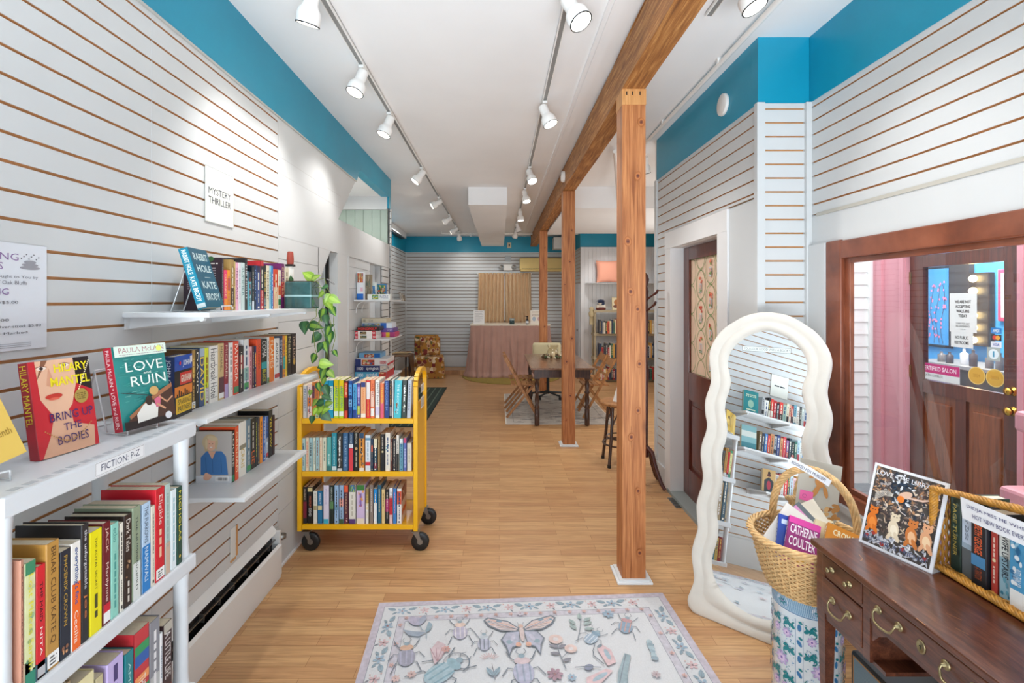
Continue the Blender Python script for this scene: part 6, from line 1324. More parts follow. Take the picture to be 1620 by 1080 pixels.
def beetle(px, py, sc, rot, body, stripe, head):
    t = T2(px, py, sc, rot); dl = RP['dline']
    legs(t, ((.3, .45, .75, .45), (.0, .1, -.2, .62), (-.3, -.35, -.8, .5)), dl)
    t.ell(0, -.1, .3, .42, body); 
    for k in (-.18, 0, .18): t.line([(k, -.42), (k * 1.1, .22)], .05 if stripe != body else .015, stripe)
    t.ell(0, .36, .24, .14, head); t.ell(0, .55, .1, .09, RP['teal']); t.line([(-.05, .6), (-.16, .72), (-.1, .86)], .02, dl); t.line([(.05, .6), (.16, .72), (.1, .86)], .02, dl)
beetle(728, 1001, .115, 3, '#a8a2b8', '#d4cdd0', '#d8b8a8')
beetle(766, 1020, .10, 0, '#a9a9bd', RP['dline'], '#b9c0c8')
beetle(643, 1040, .13, 6, '#8a8898', '#9d9bb2', '#c99a7c')
beetle(990, 993, .11, -25, '#7890a8', '#b98a80', '#b8868a')
beetle(937, 1012, .095, -45, '#8ca0b4', '#c4ccd4', '#6f8ca0')
beetle(828, 1064, .15, 0, '#a8a8be', '#8a92a8', '#c9b0b4')
beetle(700, 1066, .17, -50, '#93aeb8', '#6f93a0', '#7fa0ac')
# wings and horns on the rhinoceros beetle
t = T2(690, 1058, .13, -50); t.poly([(-.1, .0), (-.75, .3), (-.95, .75), (-.6, .85), (-.2, .4)], '#c9adb2'); 
for k in range(4): t.line([(-.15, .15), (-.85 + .15 * k, .35 + .15 * k)], .02, '#9a6a74')
t = T2(722, 1052, .105, -40); t.line([(math.cos(R(a)) * .55, math.sin(R(a)) * .55) for a in range(-20, 230, 20)], .06, RP['dline'], .02)
# big butterfly
t = T2(825, 1001, .168, 0); dl = RP['dline']
for s in (-1, 1):
    t.poly([(s * .06, .1), (s * .35, .42), (s * .95, .62), (s * 1.08, .5), (s * .95, .25), (s * .6, .0), (s * .12, -.05)], dl); t.poly([(s * .1, .1), (s * .37, .38), (s * .93, .56), (s * 1.02, .48), (s * .9, .27), (s * .58, .04), (s * .16, 0)], '#cdb9b4')
    for k, c in ((0, '#d3a08e'), (1, '#c8b4b8'), (2, '#d3a08e')): t.line([(s * .2, .08 + .04 * k), (s * .9, .32 + .1 * k)], .035, c)
    for k in range(5): t.line([(s * .12, .06), (s * (.6 + .09 * k), .05 + .11 * k)], .012, dl)
    t.ell(s * .62, .42, .09, .05, '#6a8798', 20 * s); t.ell(s * .92, .42, .05, .035, '#6a8798')
    t.poly([(s * .06, -.02), (s * .45, -.05), (s * .62, -.35), (s * .5, -.62), (s * .42, -.98), (s * .3, -.68), (s * .12, -.6)], dl); t.poly([(s * .08, -.05), (s * .43, -.08), (s * .57, -.35), (s * .46, -.6), (s * .41, -.9), (s * .32, -.64), (s * .14, -.56)], '#a5a6b8')
    t.ell(s * .14, -.56, .08, .09, '#d69a80'); t.ell(s * .38, -.45, .09, .08, '#7f97a3'); t.ell(s * .27, -.3, .06, .14, '#b9b4c4', 20 * s); t.line([(s * .03, .2), (s * .1, .35)], .012, dl)
t.ell(0, -.12, .07, .34, '#c9b3ae'); t.ell(0, .18, .07, .07, '#c9a08e')
# tulip
t = T2(660, 990, .1, 0); t.ell(.0, .15, .34, .3, RP['purp'], 10); t.ell(-.25, .25, .2, .3, '#a8a2b8', 25); t.ell(.25, .3, .16, .32, '#8f96aa', -15); t.line([(.1, -.1), (.3, -.5), (.5, -.6), (.55, -1.1)], .04, RP['teal']); t.poly([(.45, -.55), (.55, .1), (.75, -.1), (.7, -.5), (.55, -.65)], RP['teal']); t.poly([(-.65, -.4), (-.2, -.55), (.5, -.65), (.2, -.95), (-.3, -.85)], '#8592a3')
# sprigs and small flowers
t = T2(918, 996, .12, 20); t.line([(-.5, -.6), (0, 0), (.4, .55)], .03, RP['dline'])
for x_, y_, a in ((-.35, -.1, 100), (-.15, .35, 100), (.4, .7, 60), (.35, .15, 0), (.15, -.25, -20), (.55, .45, 10)): q = t.g(x_ * .6, y_ * .6); leafR(q[0], q[1], .05, a + 20, RP['grn'], .5)
t = T2(884, 1035, .13, 0); t.line([(.1, -.8), (0, 0), (0, .45)], .03, RP['dline']); t.line([(.05, -.3), (.35, .0)], .02, RP['dline'])
for x_, y_, r_ in ((.0, .62, .26), (.45, .12, .22)):
    for k in (1, .7, .4): t.ell(x_, y_, r_ * k, r_ * k * .9, ('#d4b4aa', '#cfc8c8', '#d09c8c')[int((1 - k) * 3.2)])
for x_, y_, a in ((0, .2, 150), (0, .2, 20), (.02, -.1, 170), (.06, -.45, 20)): q = t.g(x_, y_); leafR(q[0], q[1], .045, a, RP['line'], .5)
for px, py, r_, c in ((705, 1031, .022, '#c98f84'), (962, 975, .03, RP['blue']), (878, 1071, .035, '#9a7480'), (651, 1071, .02, '#d4aea6'), (626, 1078, .02, '#d4aea6'), (1038, 1071, .02, '#b8a4a8'), (905, 1076, .02, RP['blue']), (823, 974, .02, '#c3bcc6')): q = wp(px, py); flowerR(q[0], q[1], r_, c, n=7)
t = T2(775, 1063, .1, 0)
for k in range(9): a = R(30 + 15 * k); t.line([(.2 * math.cos(a), .5 + .2 * math.sin(a)), (.5 * math.cos(a), .5 + .45 * math.sin(a))], .03, '#c99a98')
t.line([(.1, .3), (.2, -.6)], .03, RP['line']); 
for a in (60, 120): q = t.g(.15, -.4); leafR(q[0], q[1], .06, a, RP['teal'], .4)
# moth with pink wings and twig, caterpillar leaf
t = T2(962, 1058, .155, 25); t.poly([(0, 0), (.15, .65), (.4, .75), (.5, .45), (.3, .0)], '#cfacae'); t.ell(.28, .35, .07, .22, '#93aab6', -20); t.ell(.3, .72, .1, .05, '#6a7880', 10)
t.poly([(-.1, -.05), (-.8, -.05), (-.95, -.25), (-.6, -.4), (0, -.2)], '#cfacae'); t.ell(-.45, -.2, .28, .07, '#93aab6', 5); t.ell(-.5, .22, .14, .1, '#73798f'); t.line([(-.2, .05), (-.6, .3), (-.85, .4)], .03, RP['dline']); t.line([(-.05, .1), (-.1, .5), (.0, .65)], .03, RP['dline'])
t.poly([(-.35, -.75), (.1, -.3), (.75, .15), (.85, .0), (.3, -.45), (-.1, -.9)], '#8499a0'); t.line([(-.3, -.75), (.75, .1)], .02, RP['dline'])
t = T2(1030, 1032, .085, -12)
for k in range(6): t.ell(.02 * k, .6 - .24 * k, .17 + .03 * math.sin(k * 1.4), .16, ('#9ab0b8', '#8399a5')[k % 2])
for q in range(34):       # the part of the rug nearest the camera
    x_ = rnd.uniform(.25, RWd - .25); y_ = rnd.uniform(-RLn + .25, -.62)
    if q % 3: flowerR(x_, y_, .03, rnd.choice([RP['blue'], RP['pink'], RP['purp']]))
    else: leafR(x_, y_, .07, rnd.uniform(0, 360), RP['teal'])
m.build('area_rug', loc=RO, rot=(0, 0, RUGR), label='pale grey rug patterned with butterflies, beetles and flowers in the foreground', category='rug')

# ------------------------------------------------------------------ wavy floor mirror
MO = thing('floor_mirror', 'tall arched floor mirror with thick wavy cream frame leaning by the door', 'mirror', (1.008, 2.456, 0), (R(-10.75), 0, R(-40.75)))
AX = .255
OHW = [(0, 1.568), (.06, 1.562), (.11, 1.545), (.15, 1.521), (.212, 1.473), (.254, 1.414), (.277, 1.35), (.277, 1.293), (.268, 1.237), (.263, 1.188), (.269, 1.145), (.282, 1.099), (.287, 1.055), (.281, 1.001), (.27, .953), (.273, .909), (.287, .858), (.294, .802), (.287, .743), (.275, .686), (.278, .632), (.292, .574), (.299, .526), (.293, .469), (.286, .424), (.288, .393), (.303, .329), (.308, .275), (.297, .216), (.288, .155), (.303, .097), (.314, .054), (.305, .019), (.27, 0), (.2, 0), (.1, 0), (0, 0)]
IHW = [(0, 1.470), (.053, 1.457), (.107, 1.427), (.156, 1.376), (.18, 1.319), (.18, 1.264), (.166, 1.217), (.163, 1.162), (.18, 1.1), (.185, 1.045), (.174, .987), (.167, .957), (.17, .891), (.184, .83), (.186, .765), (.178, .708), (.177, .65), (.193, .565), (.195, .507), (.183, .442), (.181, .424), (.192, .358), (.207, .291), (.203, .235), (.182, .182), (.144, .14), (.079, .105), (0, .092)]
def smooth(half, n):
    pts = [(-w, t) for w, t in half] + [(w, t) for w, t in reversed(half[1:-1])]      # closed: left side down, right side up
    P = [Vector(p) for p in pts]; N = len(P); dense = []
    for i in range(N):
        a, b_, c, d = P[i - 1], P[i], P[(i + 1) % N], P[(i + 2) % N]
        for q in range(8):
            t = q / 8; dense.append(.5 * ((2 * b_) + (c - a) * t + (2 * a - 5 * b_ + 4 * c - d) * t * t + (3 * b_ - a - 3 * c + d) * t ** 3))
    return dense
def resample_half(half, n):
    D = smooth(half, 0); k = (len(half) - 1) * 8; L = D[:k + 1]; acc = [0]
    for i in range(1, len(L)): acc.append(acc[-1] + (L[i] - L[i - 1]).length)
    out = []; j = 0
    for q in range(n + 1):
        s = acc[-1] * q / n
        while j < len(acc) - 2 and acc[j + 1] < s: j += 1
        f = (s - acc[j]) / max(acc[j + 1] - acc[j], 1e-9); out.append(L[j].lerp(L[j + 1], f))
    return out
def match_inner(outer, inner_half):
    D = resample_half(inner_half, 400); C0 = .15
    zt, zb = outer[0].y, outer[-1].y; it, ib = D[0].y, D[-1].y; out = []
    for p in outer:      # nearest by normalised direction from the axis
        out.append(p)
    n = len(outer); res = []; last = 0
    for i, p in enumerate(outer):
        best = None
        for j in range(last, min(last + 60, len(D))):
            d = (D[j] - p).length
            if best is None or d < best[0]: best = (d, j)
        j = max(last, best[1]); last = j; res.append(D[j])
    res[0] = D[0]; res[-1] = D[-1]
    # ease bunching at the foot
    return res
NH = 170
oL = resample_half(OHW, NH); iL = match_inner(oL, IHW)
f0 = next(i for i, p in enumerate(oL) if p.y < .02)
j0 = iL[f0 - 1]
Dn = resample_half(IHW, 400); jj = min(range(401), key=lambda q: (Dn[q] - j0).length)
for i in range(f0, NH + 1): iL[i] = Dn[min(400, int(jj + (400 - jj) * (i - f0 + 1) / (NH - f0 + 1)))]
def loop(Lh): return Lh + [Vector((-p.x, p.y)) for p in reversed(Lh[1:-1])]
oF, iF = loop(oL), loop(iL); NN = len(oF)
prof = [(0, .052), (0.0, .012), (.03, .003), (.10, 0.0), (.42, .0), (.50, .006), (.56, .004), (.70, -.004), (.88, -.001), (1.0, .014), (1.0, .02)]
m = MB(col('#d6d1c8', .75, vary=.03, scale=14, sheen=.3, bump=.2))
vs = []
for f, dpt in prof:
    for k in range(NN):
        p = oF[k].lerp(iF[k], f); vs.append((AX + p.x, dpt, p.y))
fs = []
for a in range(len(prof) - 1):
    for k in range(NN): j = (k + 1) % NN; fs.append((a * NN + k, (a + 1) * NN + k, (a + 1) * NN + j, a * NN + j))
m.add(vs, fs, None, True)
back = [(AX + p.x, .052, p.y) for p in oF]; m.add(back, [tuple(range(NN))]); m.build('mirror_frame', MO)
m = MB(MIRROR); gl = [(AX + p.x, .0165, p.y) for p in smooth(IHW, 0)]; m.add(gl, [tuple(range(len(gl)))]); m.build('mirror_glass', MO)
m = MB(col('#d9e0dd', .5)); cv = Canvas(m, (AX - .115, .0160, 1.36), (1, 0, 0), (0, 0, 1), step=.0001); cv.rect(0, 0, .225, .026, '#d4dcda'); cv.frame(0, 0, .225, .026, .0012, '#3c4448'); cv.text('YOU LOOK GOOD WITH A BOOK!', .008, .007, .217, .019, '#7c8488'); m.build('mirror_sticker', MO, label='strip reading YOU LOOK GOOD WITH A BOOK!')

# ------------------------------------------------------------------ porcelain umbrella stand
SX, SY = 1.24, 1.95
PT = thing('umbrella_stand', 'tall blue and white flowered porcelain cylinder holding up the wicker basket', 'stand', (SX, SY, 0))
m = MB(col('#dfeaf0', .08, coat=1.0)); m.lathe([(.11, 0), (.122, .005), (.124, .02), (.124, .44), (.127, .445), (.127, .455), (.118, .458), (.112, .45), (.112, .05), (.001, .045)], (0, 0, 0), 48); po = m.build('porcelain_body', PT)
m = MB(); cv = Canvas(m, (0, 0, 0), (1, 0, 0), (0, 0, 1), .1); RR = .1244
cv.map = lambda x, y, k: ((RR + k * .3) * math.sin(x / RR), -(RR + k * .3) * math.cos(x / RR), y)
def seg(cv_, x0, y0, x1, y1, c, n=8):
    for i in range(n): cv_.rect(x0 + (x1 - x0) * i / n, y0, x0 + (x1 - x0) * (i + 1) / n, y1, c); cv_.k -= 1
    cv_.k += 1
TE, PU, LB_, WB = '#1c7f86', '#b9a0cc', '#86b4d4', '#3c78a8'
seg(cv, -.39, .39, .39, .438, '#a9c8dc', 60); 
for x in [-.39 + .0065 * k for k in range(120)]: cv.k = 6; cv.line([(x, .392), (x + .006, .436)], .0009, WB); cv.line([(x + .006, .392), (x, .436)], .0009, WB)
seg(cv, -.39, .386, .39, .389, WB, 60); seg(cv, -.39, .439, .39, .442, WB, 60); seg(cv, -.39, .02, .39, .03, '#a9c8dc', 60)
rnd = random.Random(6)
for x0 in (-.26, -.13, 0.0, .13, .26):
    x0 -= .03
    cv.ell(x0, .414, .026, .02, '#e8f0f4', n=20); cv.ell(x0, .416, .008, .007, PU); 
    for a in range(0, 360, 60): cv.ell(x0 + .01 * math.cos(R(a)), .413 + .008 * math.sin(R(a)), .006, .003, TE, a, 8)
    for s in (-1, 1): cv.line([(x0 + s * .052, .05), (x0 + s * .052, .37)], .0012, WB)
    cv.line([(x0 - .052, .37), (x0 + .052, .37)], .0012, WB)
    for yy, kind in ((.345, 0), (.30, 1), (.245, 0), (.19, 2), (.135, 0), (.09, 1)):
        if kind == 0:
            for s in (-1, 1):
                cv.line([(x0 + s * (.01 + .036 * t / 8), yy + .01 * math.sin(t * .9)) for t in range(9)], .0095, TE, .006)
                cv.ell(x0 + s * .018, yy - .008, .014, .007, TE, 40 * s); cv.ell(x0 + s * .04, yy - .010, .012, .007, TE, -40 * s); cv.line([(x0 + s * (.02 + .012 * math.cos(R(a))), yy - .02 + .01 * math.sin(R(a))) for a in range(0, 300, 40)], .0045, TE)
        else:
            r_ = .02 if kind == 1 else .03
            for dx in ((-.024, .02) if kind == 1 else (0,)):
                for ring in (1, .66, .33):
                    for a in range(0, 360, 45): cv.ell(x0 + dx + r_ * ring * .62 * math.cos(R(a)), yy + r_ * ring * .62 * math.sin(R(a)), r_ * .3, r_ * .2, ('#b4a0cc', '#c9b4dc', '#e0c8e4')[int((1 - ring) * 3.1)], a, 8)
                cv.ell(x0 + dx, yy, r_ * .18, r_ * .18, '#8a6cb0', n=8)
    for q in range(150):
        a = rnd.uniform(-.046, .046); b_ = rnd.uniform(.06, .36); cv.k = 3; cv.ell(x0 + a, b_, rnd.uniform(.0015, .0045), rnd.uniform(.001, .0022), rnd.choice([TE, WB, LB_]), rnd.uniform(0, 180), 6)
for x0 in (-.225, -.095, .035, .165):
    for q in range(5): cv.ell(x0, .1 + q * .06, .007, .014, WB, 30 * (q % 2), 10); cv.ell(x0 + .004, .12 + q * .06, .005, .008, TE, 60, 8)
m.build('painted_pattern', PT)

# ------------------------------------------------------------------ round wicker basket with books
BZ0 = .4585
BK = thing('wicker_basket', 'round tan wicker basket with tall arched handle on the porcelain stand', 'basket', (1.225, 1.925, BZ0))
HB = .205
def brad(z): t = z / HB; return .135 + .065 * t ** .75
m = MB(WICK); NS = 40
rows = 24
for r_ in range(rows):
    z = .006 + (HB - .012) * r_ / (rows - 1); pts = []
    for k in range(NS * 2):
        a = math.pi * k / NS; rr = brad(z) + (.0042 if (k + r_ * 1) % 2 else -.0042) * (1 if k % 2 == 0 or True else 0)
        pts.append((rr * 1.0 * math.cos(a), rr * .98 * math.sin(a), z + (.0012 if k % 2 else -.0012)))
    m.tube(pts, .0037, 5, closed=True)
m.build('woven_side', BK)
m = MB(WICK)
for k in range(NS):
    a = math.pi * (2 * k + .5) / NS; m.tube([(brad(z) * math.cos(a), brad(z) * .98 * math.sin(a), z) for z in (.0, .04, .08, .12, .16, .205)], .0032, 5)
m.build('stakes', BK)
m = MB(WICK)
for s in range(5):
    pts = []
    for k in range(120):
        a = 2 * math.pi * k / 120; b_ = a * 9 + s * 2 * math.pi / 5; rr = brad(HB) + .004 + .010 * math.cos(b_); pts.append((rr * math.cos(a), rr * .98 * math.sin(a), HB + .004 + .009 * math.sin(b_)))
    m.tube(pts, .0052, 6, closed=True)
m.build('braided_rim', BK)
m = MB(WICK)
for s in range(7):
    pts = []
    for k in range(90):
        t = k / 89; a = math.pi * t; u = math.cos(a); c = Vector((-.195 * u * .55, .195 * u * -.82, HB - .06 + .285 * math.sin(a) ** .75))
        c = Vector((.0725 + .1025 * -u, .075 + .115 * u, HB - .04 + .275 * math.sin(a) ** .7)); b_ = t * 26 + s * 2 * math.pi / 7
        n = Vector((.115, .1025, 0)).normalized(); o = Vector((-u * .66, u * .75, math.sin(a))).normalized()
        pts.append(c + n * (.0105 * math.cos(b_)) + o * (.0105 * math.sin(b_)))
    m.tube(pts, .0052, 6)
m.build('handle', BK)
m = MB(WICK); m.lathe([(.001, 0), (.13, 0), (.132, .006), (.001, .006)], (0, 0, 0), 32)
for q in range(9): m.lathe([(.012 + .014 * q, .006), (.018 + .014 * q, .010), (.024 + .014 * q, .006)], (0, 0, 0), 32, caps=False)
m.build('basket_base', BK)
def cov_text(bgc, ops):
    def f(cv, d, h):
        cv.rect(0, 0, d, h, bgc)
        for op in ops:
            if op[0] == 'r': cv.rect(d * op[1], h * op[2], d * op[3], h * op[4], op[5])
            elif op[0] == 'e': cv.ell(d * op[1], h * op[2], d * op[3], h * op[4], op[5])
            else: cv.text(op[1], d * op[2], h * op[3], d * op[4], h * op[5], op[6], bold=.015)
    return f
def lay(w, h, d, cov, center, normal, up, label, front=None, spec=[], seed=0, hard=False):
    """book whose front cover (+x side) faces `normal`, with its head towards `up`"""
    n = Vector(normal).normalized(); u = Vector(up); u = (u - n * u.dot(n)).normalized(); s_ = u.cross(n)      # local x=n, y=s_, z=u
    o = book(w, h, d, cov, spec, (0, 0, 0), 0, label, 'books in the round wicker basket', front=front, seed=seed, hard=hard)
    M = Matrix((n, s_, u)).transposed().to_4x4(); M.translation = Vector(center) - n * 0 - s_ * (d / 2) - u * (h / 2); o.matrix_local = M
    return o
N0 = Vector((-.2, -.8, .56)).normalized(); U0 = Vector((0, 0, 1)); U0 = (U0 - N0 * U0.dot(N0)).normalized(); S0 = U0.cross(N0); C0 = Vector((1.225, 1.925, .60))
def put(w, h, d, cov, off, sx, up, roll, label, front=None, seed=0, hard=False):
    a = R(roll); u = U0 * math.cos(a) + S0 * math.sin(a)
    lay(w, h, d, cov, C0 + N0 * off + S0 * sx + U0 * up, N0, u, label, front, seed=seed, hard=hard)
put(.026, .2, .13, '#e6e2dc', .022, -.062, .055, 38, 'white hardcover leaning against the basket\'s left rim', None, 601, True)
put(.02, .175, .115, '#1f3c8c', .056, -.062, .022, 14, 'dark blue paperback peeping out behind the magenta one', cov_text('#2244a0', [('r', .1, .8, .9, .9, '#c9d8f0')]), 602)
put(.026, .175, .108, '#8e1f6c', .084, -.042, .012, 18, 'magenta paperback with large white capitals in the wicker basket', cov_text('#8e1f6c', [('r', 0, .86, 1, 1, '#d83c9c'), ('t', 'CATHERINE', .08, .64, .92, .84, '#f2e8f0'), ('t', 'COULTER', .08, .38, .92, .58, '#f2e8f0'), ('e', .5, .16, .3, .08, '#c9a02c'), ('r', .1, .02, .9, .05, '#5a1040')]), 603)
put(.02, .2, .13, '#d98cc0', -.004, .0, .055, -38, 'pink paperback lying across the middle of the wicker basket', cov_text('#dc94c4', [('r', .1, .1, .2, .9, '#8a3c6c')]), 604)
put(.018, .2, .13, '#5c666c', -.026, .02, .075, -38, 'grey paperback behind the pink one in the wicker basket', cov_text('#6a747a', [('r', .1, .2, .9, .3, '#b0b8bc')]), 605)
put(.024, .16, .105, '#d8c9a4', .056, .055, .02, 20, 'tan-paged thick paperback beside the magenta one in the basket', cov_text('#d8c9a4', []), 606)
put(.024, .16, .105, '#cf8420', .084, .085, .005, 22, 'orange paperback with round lion picture at the basket\'s front', cov_text('#cf8420', [('e', .4, .45, .28, .2, '#e8b83c'), ('e', .4, .44, .13, .13, '#7c4a1c'), ('t', 'CROWN', .2, .76, .95, .9, '#f0ecc8')]), 607)
put(.022, .22, .15, '#ece4d2', -.050, .055, .085, -26, 'cream paperback with small orange emblem in the wicker basket', cov_text('#ece4d2', [('e', .6, .25, .09, .07, '#c8843c'), ('r', .2, .6, .24, .85, '#8a6a4a'), ('r', .35, .55, .39, .8, '#8a6a4a'), ('r', .5, .5, .54, .75, '#8a6a4a')]), 608)
put(.022, .22, .16, '#efe4c0', -.076, .105, .075, -24, 'cream paperback with yellow sun and black letters, right in the basket', cov_text('#efe4c0', [('e', .2, .82, .1, .07, '#e8b820'), ('t', 'ISRAEL', .25, .5, .95, .68, '#26262a'), ('r', .05, .92, .95, .97, '#6c9cc8')]), 609)
# card leaning on the handle and the paper strip
m = MB(col('#d8d4c8', .6)); m.box(-.075, .075, 0, .0025, 0, .25); cv = Canvas(m, (-.075, -.0003, 0), (1, 0, 0), (0, 0, 1), .6); w, h = .15, .25
cv.rect(0, 0, w, h, '#c4c2b8'); r = random.Random(3)
for q in range(26): a = r.uniform(.0, 1); cv.ell(w * (.1 + .9 * a), h * r.uniform(.02, .12 + .3 * a * a), w * .09, h * .03, r.choice(['#b8844a', '#9a6430', '#d8b07a']), r.uniform(0, 90), 10)
for x, y, a, b_, ro in ((.55, .78, .07, .06, 0), (.52, .66, .11, .09, 20), (.45, .5, .06, .12, -20), (.68, .52, .05, .1, 15), (.36, .74, .12, .025, 30), (.72, .72, .12, .025, -30), (.2, .86, .2, .02, -15)): cv.ell(w * x, h * y, w * a, h * b_, '#c98c4c', ro)
cv.rect(w * .08, h * .3, w * .4, h * .47, '#ee6cae'); cv.line([(w * .2 + w * .05 * math.cos(R(a)), h * .38 + h * .03 * math.sin(R(a))) for a in range(0, 330, 40)], .0012, '#8a3c6c')
m.build('picture_card', loc=(1.335, 2.05, .665), rot=(R(-5), R(6), R(-30)), label='tall cherub picture card with a pink sticky note, behind the basket handle', category='card')
m = MB(col('#e6e8ee', .6)); m.add([(-.085, -.004 + .0, .0), (0, -.008, .0), (.085, 0, -.012), (-.088, .0, .03), (0, -.004, .03), (.085, .004, .018)], [(0, 1, 4, 3), (1, 2, 5, 4)], None, True)
cv = Canvas(m, (-.085, -.009, 0), (1, 0.02, -.03), (0, .06, 1), .6); cv.text('BOOKED FOR MURDER!', .01, .007, .15, .021, '#3a3c58')
ps = m.build('paper_strip', loc=(1.262, 1.972, .895), rot=(0, R(22), R(-38)), label='handwritten paper strip across the top of the basket handle', category='label'); ps.scale = (.9, .9, .9)

# ------------------------------------------------------------------ mahogany desk
DX0, DX1, DY0, DY1 = 1.10, 1.60, .845, 1.714
DK = thing('writing_desk', 'worn mahogany writing desk with brass drawer pulls in the right foreground', 'desk', (0, 0, 0))
m = MB(MAHOG); m.box(DX0, DX1, DY0, DY1, .738, .76, bev=.005)
sc_ = col('#b87f4c', .5)
for (a, b_, c, d, w) in ((1.104, 1.36, 1.104, 1.345, .002), (1.102, 1.28, 1.102, 1.25, .002), (1.19, 1.6, 1.18, 1.57, .0015), (1.18, 1.57, 1.165, 1.56, .0015), (1.2, 1.3, 1.215, 1.27, .0012), (1.17, 1.24, 1.18, 1.215, .001)):
    cvv = Canvas(m, (0, 0, .7602), (1, 0, 0), (0, 1, 0), .4); cvv.line([(a, b_), (c, d)], w, sc_)
m.build('desk_top', DK)
m = MB(MAHOG)
for y0, y1 in ((DY1 - .04, DY1 - .012), (1.462, 1.49), (1.068, 1.096), (.857, .885)):
    m.box(DX0 + .02, DX1 - .02, y0, y1, .505 if y1 < 1.7 and y0 > .9 else .50, .738)
m.box(DX0 + .03, DX1 - .02, DY1 - .3, DY1 - .012, .5, .512); m.box(DX0 + .03, DX1 - .02, .857, 1.09, .5, .512); m.box(DX1 - .03, DX1 - .02, .86, 1.70, .5, .738)
m.box(DX0 + .022, DX0 + .045, 1.49, DY1 - .04, .505, .525); m.box(DX0 + .022, DX0 + .045, 1.49, DY1 - .04, .652, .662); m.box(DX0 + .022, DX0 + .045, .885, 1.068, .505, .525); m.box(DX0 + .022, DX0 + .045, .885, 1.068, .652, .662); m.box(DX0 + .022, DX0 + .045, 1.096, 1.462, .625, .64); m.box(DX0 + .022, DX1 - .03, .885, 1.68, .73, .738)
m.prism([(1.462, .625), (1.40, .625), (1.43, .605), (1.455, .575), (1.462, .575)], 0, .01); k = 10
for i in range(len(m.v) - k, len(m.v)): a, b_, c = m.v[i]; m.v[i] = (DX0 + .024 + c, a, b_)
m.build('carcass', DK)
LEGM = MAHOG
for x in (DX0 + .02, DX1 - .06):
    for y in (DY1 - .05, DY0 + .012):
        m = MB(LEGM); y0, y1 = y, y + .038; b0 = .011
        P = [(x, y0, .738), (x + .038, y0, .738), (x + .038, y1, .738), (x, y1, .738), (x + b0, y0 + b0, 0), (x + .038 - b0, y0 + b0, 0), (x + .038 - b0, y1 - b0, 0), (x + b0, y1 - b0, 0)]
        m.box(x - .0015, x + .0395, y0 - .0015, y1 + .0015, .499, .7385); P = [(a, b_, .5 if c > .1 else 0.0) for a, b_, c in P]; m.add(P, [(0, 1, 2, 3), (7, 6, 5, 4), (0, 4, 5, 1), (1, 5, 6, 2), (2, 6, 7, 3), (3, 7, 4, 0)]); m.build('leg', DK)
def drawer(y0, y1, z0, z1, kind):
    xf = DX0 + .016; m = MB(MAHOG); m.box(xf, xf + .016, y0 + .002, y1 - .002, z0 + .002, z1 - .002, bev=.003); m.box(xf + .014, DX1 - .05, y0 + .006, y1 - .006, z0 + .006, z0 + .012)
    d = m.build('drawer', DK)
    def rosette(m, y, z, r=.0125): m.M = Matrix.Translation((xf, y, z)) @ Matrix.Rotation(R(-90), 4, 'Y'); m.lathe([(r, 0), (r, .002), (r * .8, .004), (r * .4, .005), (r * .35, .012), (.001, .013)], (0, 0, 0), 20); m.M = Matrix()
    if kind == 'knob':
        for f in (.28, .72):
            m = MB(BRASS); y = y0 + (y1 - y0) * f; m.M = Matrix.Translation((xf, y, (z0 + z1) / 2)) @ Matrix.Rotation(R(-90), 4, 'Y'); m.lathe([(.011, 0), (.0115, .002), (.005, .004), (.004, .01), (.008, .014), (.0085, .017), (.005, .02), (.001, .021)], (0, 0, 0), 18); m.build('knob', d)
    else:
        for yc in ([(y0 + y1) / 2] if kind == 'bail' else [y1 - .075, y0 + .075]):
            m = MB(BRASS); zc = z0 + (z1 - z0) * .56
            for s in (-1, 1): rosette(m, yc + s * .037, zc)
            pts = [(xf - .012, yc + .037, zc), (xf - .017, yc + .037, zc - .008), (xf - .02, yc + .031, zc - .022), (xf - .023, yc + .022, zc - .026), (xf - .025, yc, zc - .028), (xf - .023, yc - .022, zc - .026), (xf - .02, yc - .031, zc - .022), (xf - .017, yc - .037, zc - .008), (xf - .012, yc - .037, zc)]
            m.tube(pts, [.003, .0028, .0032, .0036, .004, .0036, .0032, .0028, .003], 8); m.build('drawer_pull', d)
        if kind == 'double':
            m = MB(BRASS); zc = (z0 + z1) / 2; m.M = Matrix.Translation((xf, (y0 + y1) / 2, zc)) @ Matrix.Rotation(R(-90), 4, 'Y') @ Matrix.Diagonal((1.35, 1, 1, 1)); m.lathe([(.0135, 0), (.0135, .002), (.011, .0035), (.010, .002), (.001, .0025)], (0, 0, 0), 24); m.M = Matrix(); m.box(xf - .0032, xf - .0028, (y0 + y1) / 2 - .0012, (y0 + y1) / 2 + .0012, zc - .006, zc + .003, BLACK); m.lathe([(.0025, 0), (.0025, .0004)], (xf - .003, (y0 + y1) / 2, zc + .003), 8, BLACK); m.build('keyhole_plate', d)
for a, b_ in ((1.49, 1.674), (.885, 1.068)): drawer(a, b_, .662, .728, 'knob'); drawer(a, b_, .525, .65, 'bail')
drawer(1.096, 1.462, .64, .728, 'double')

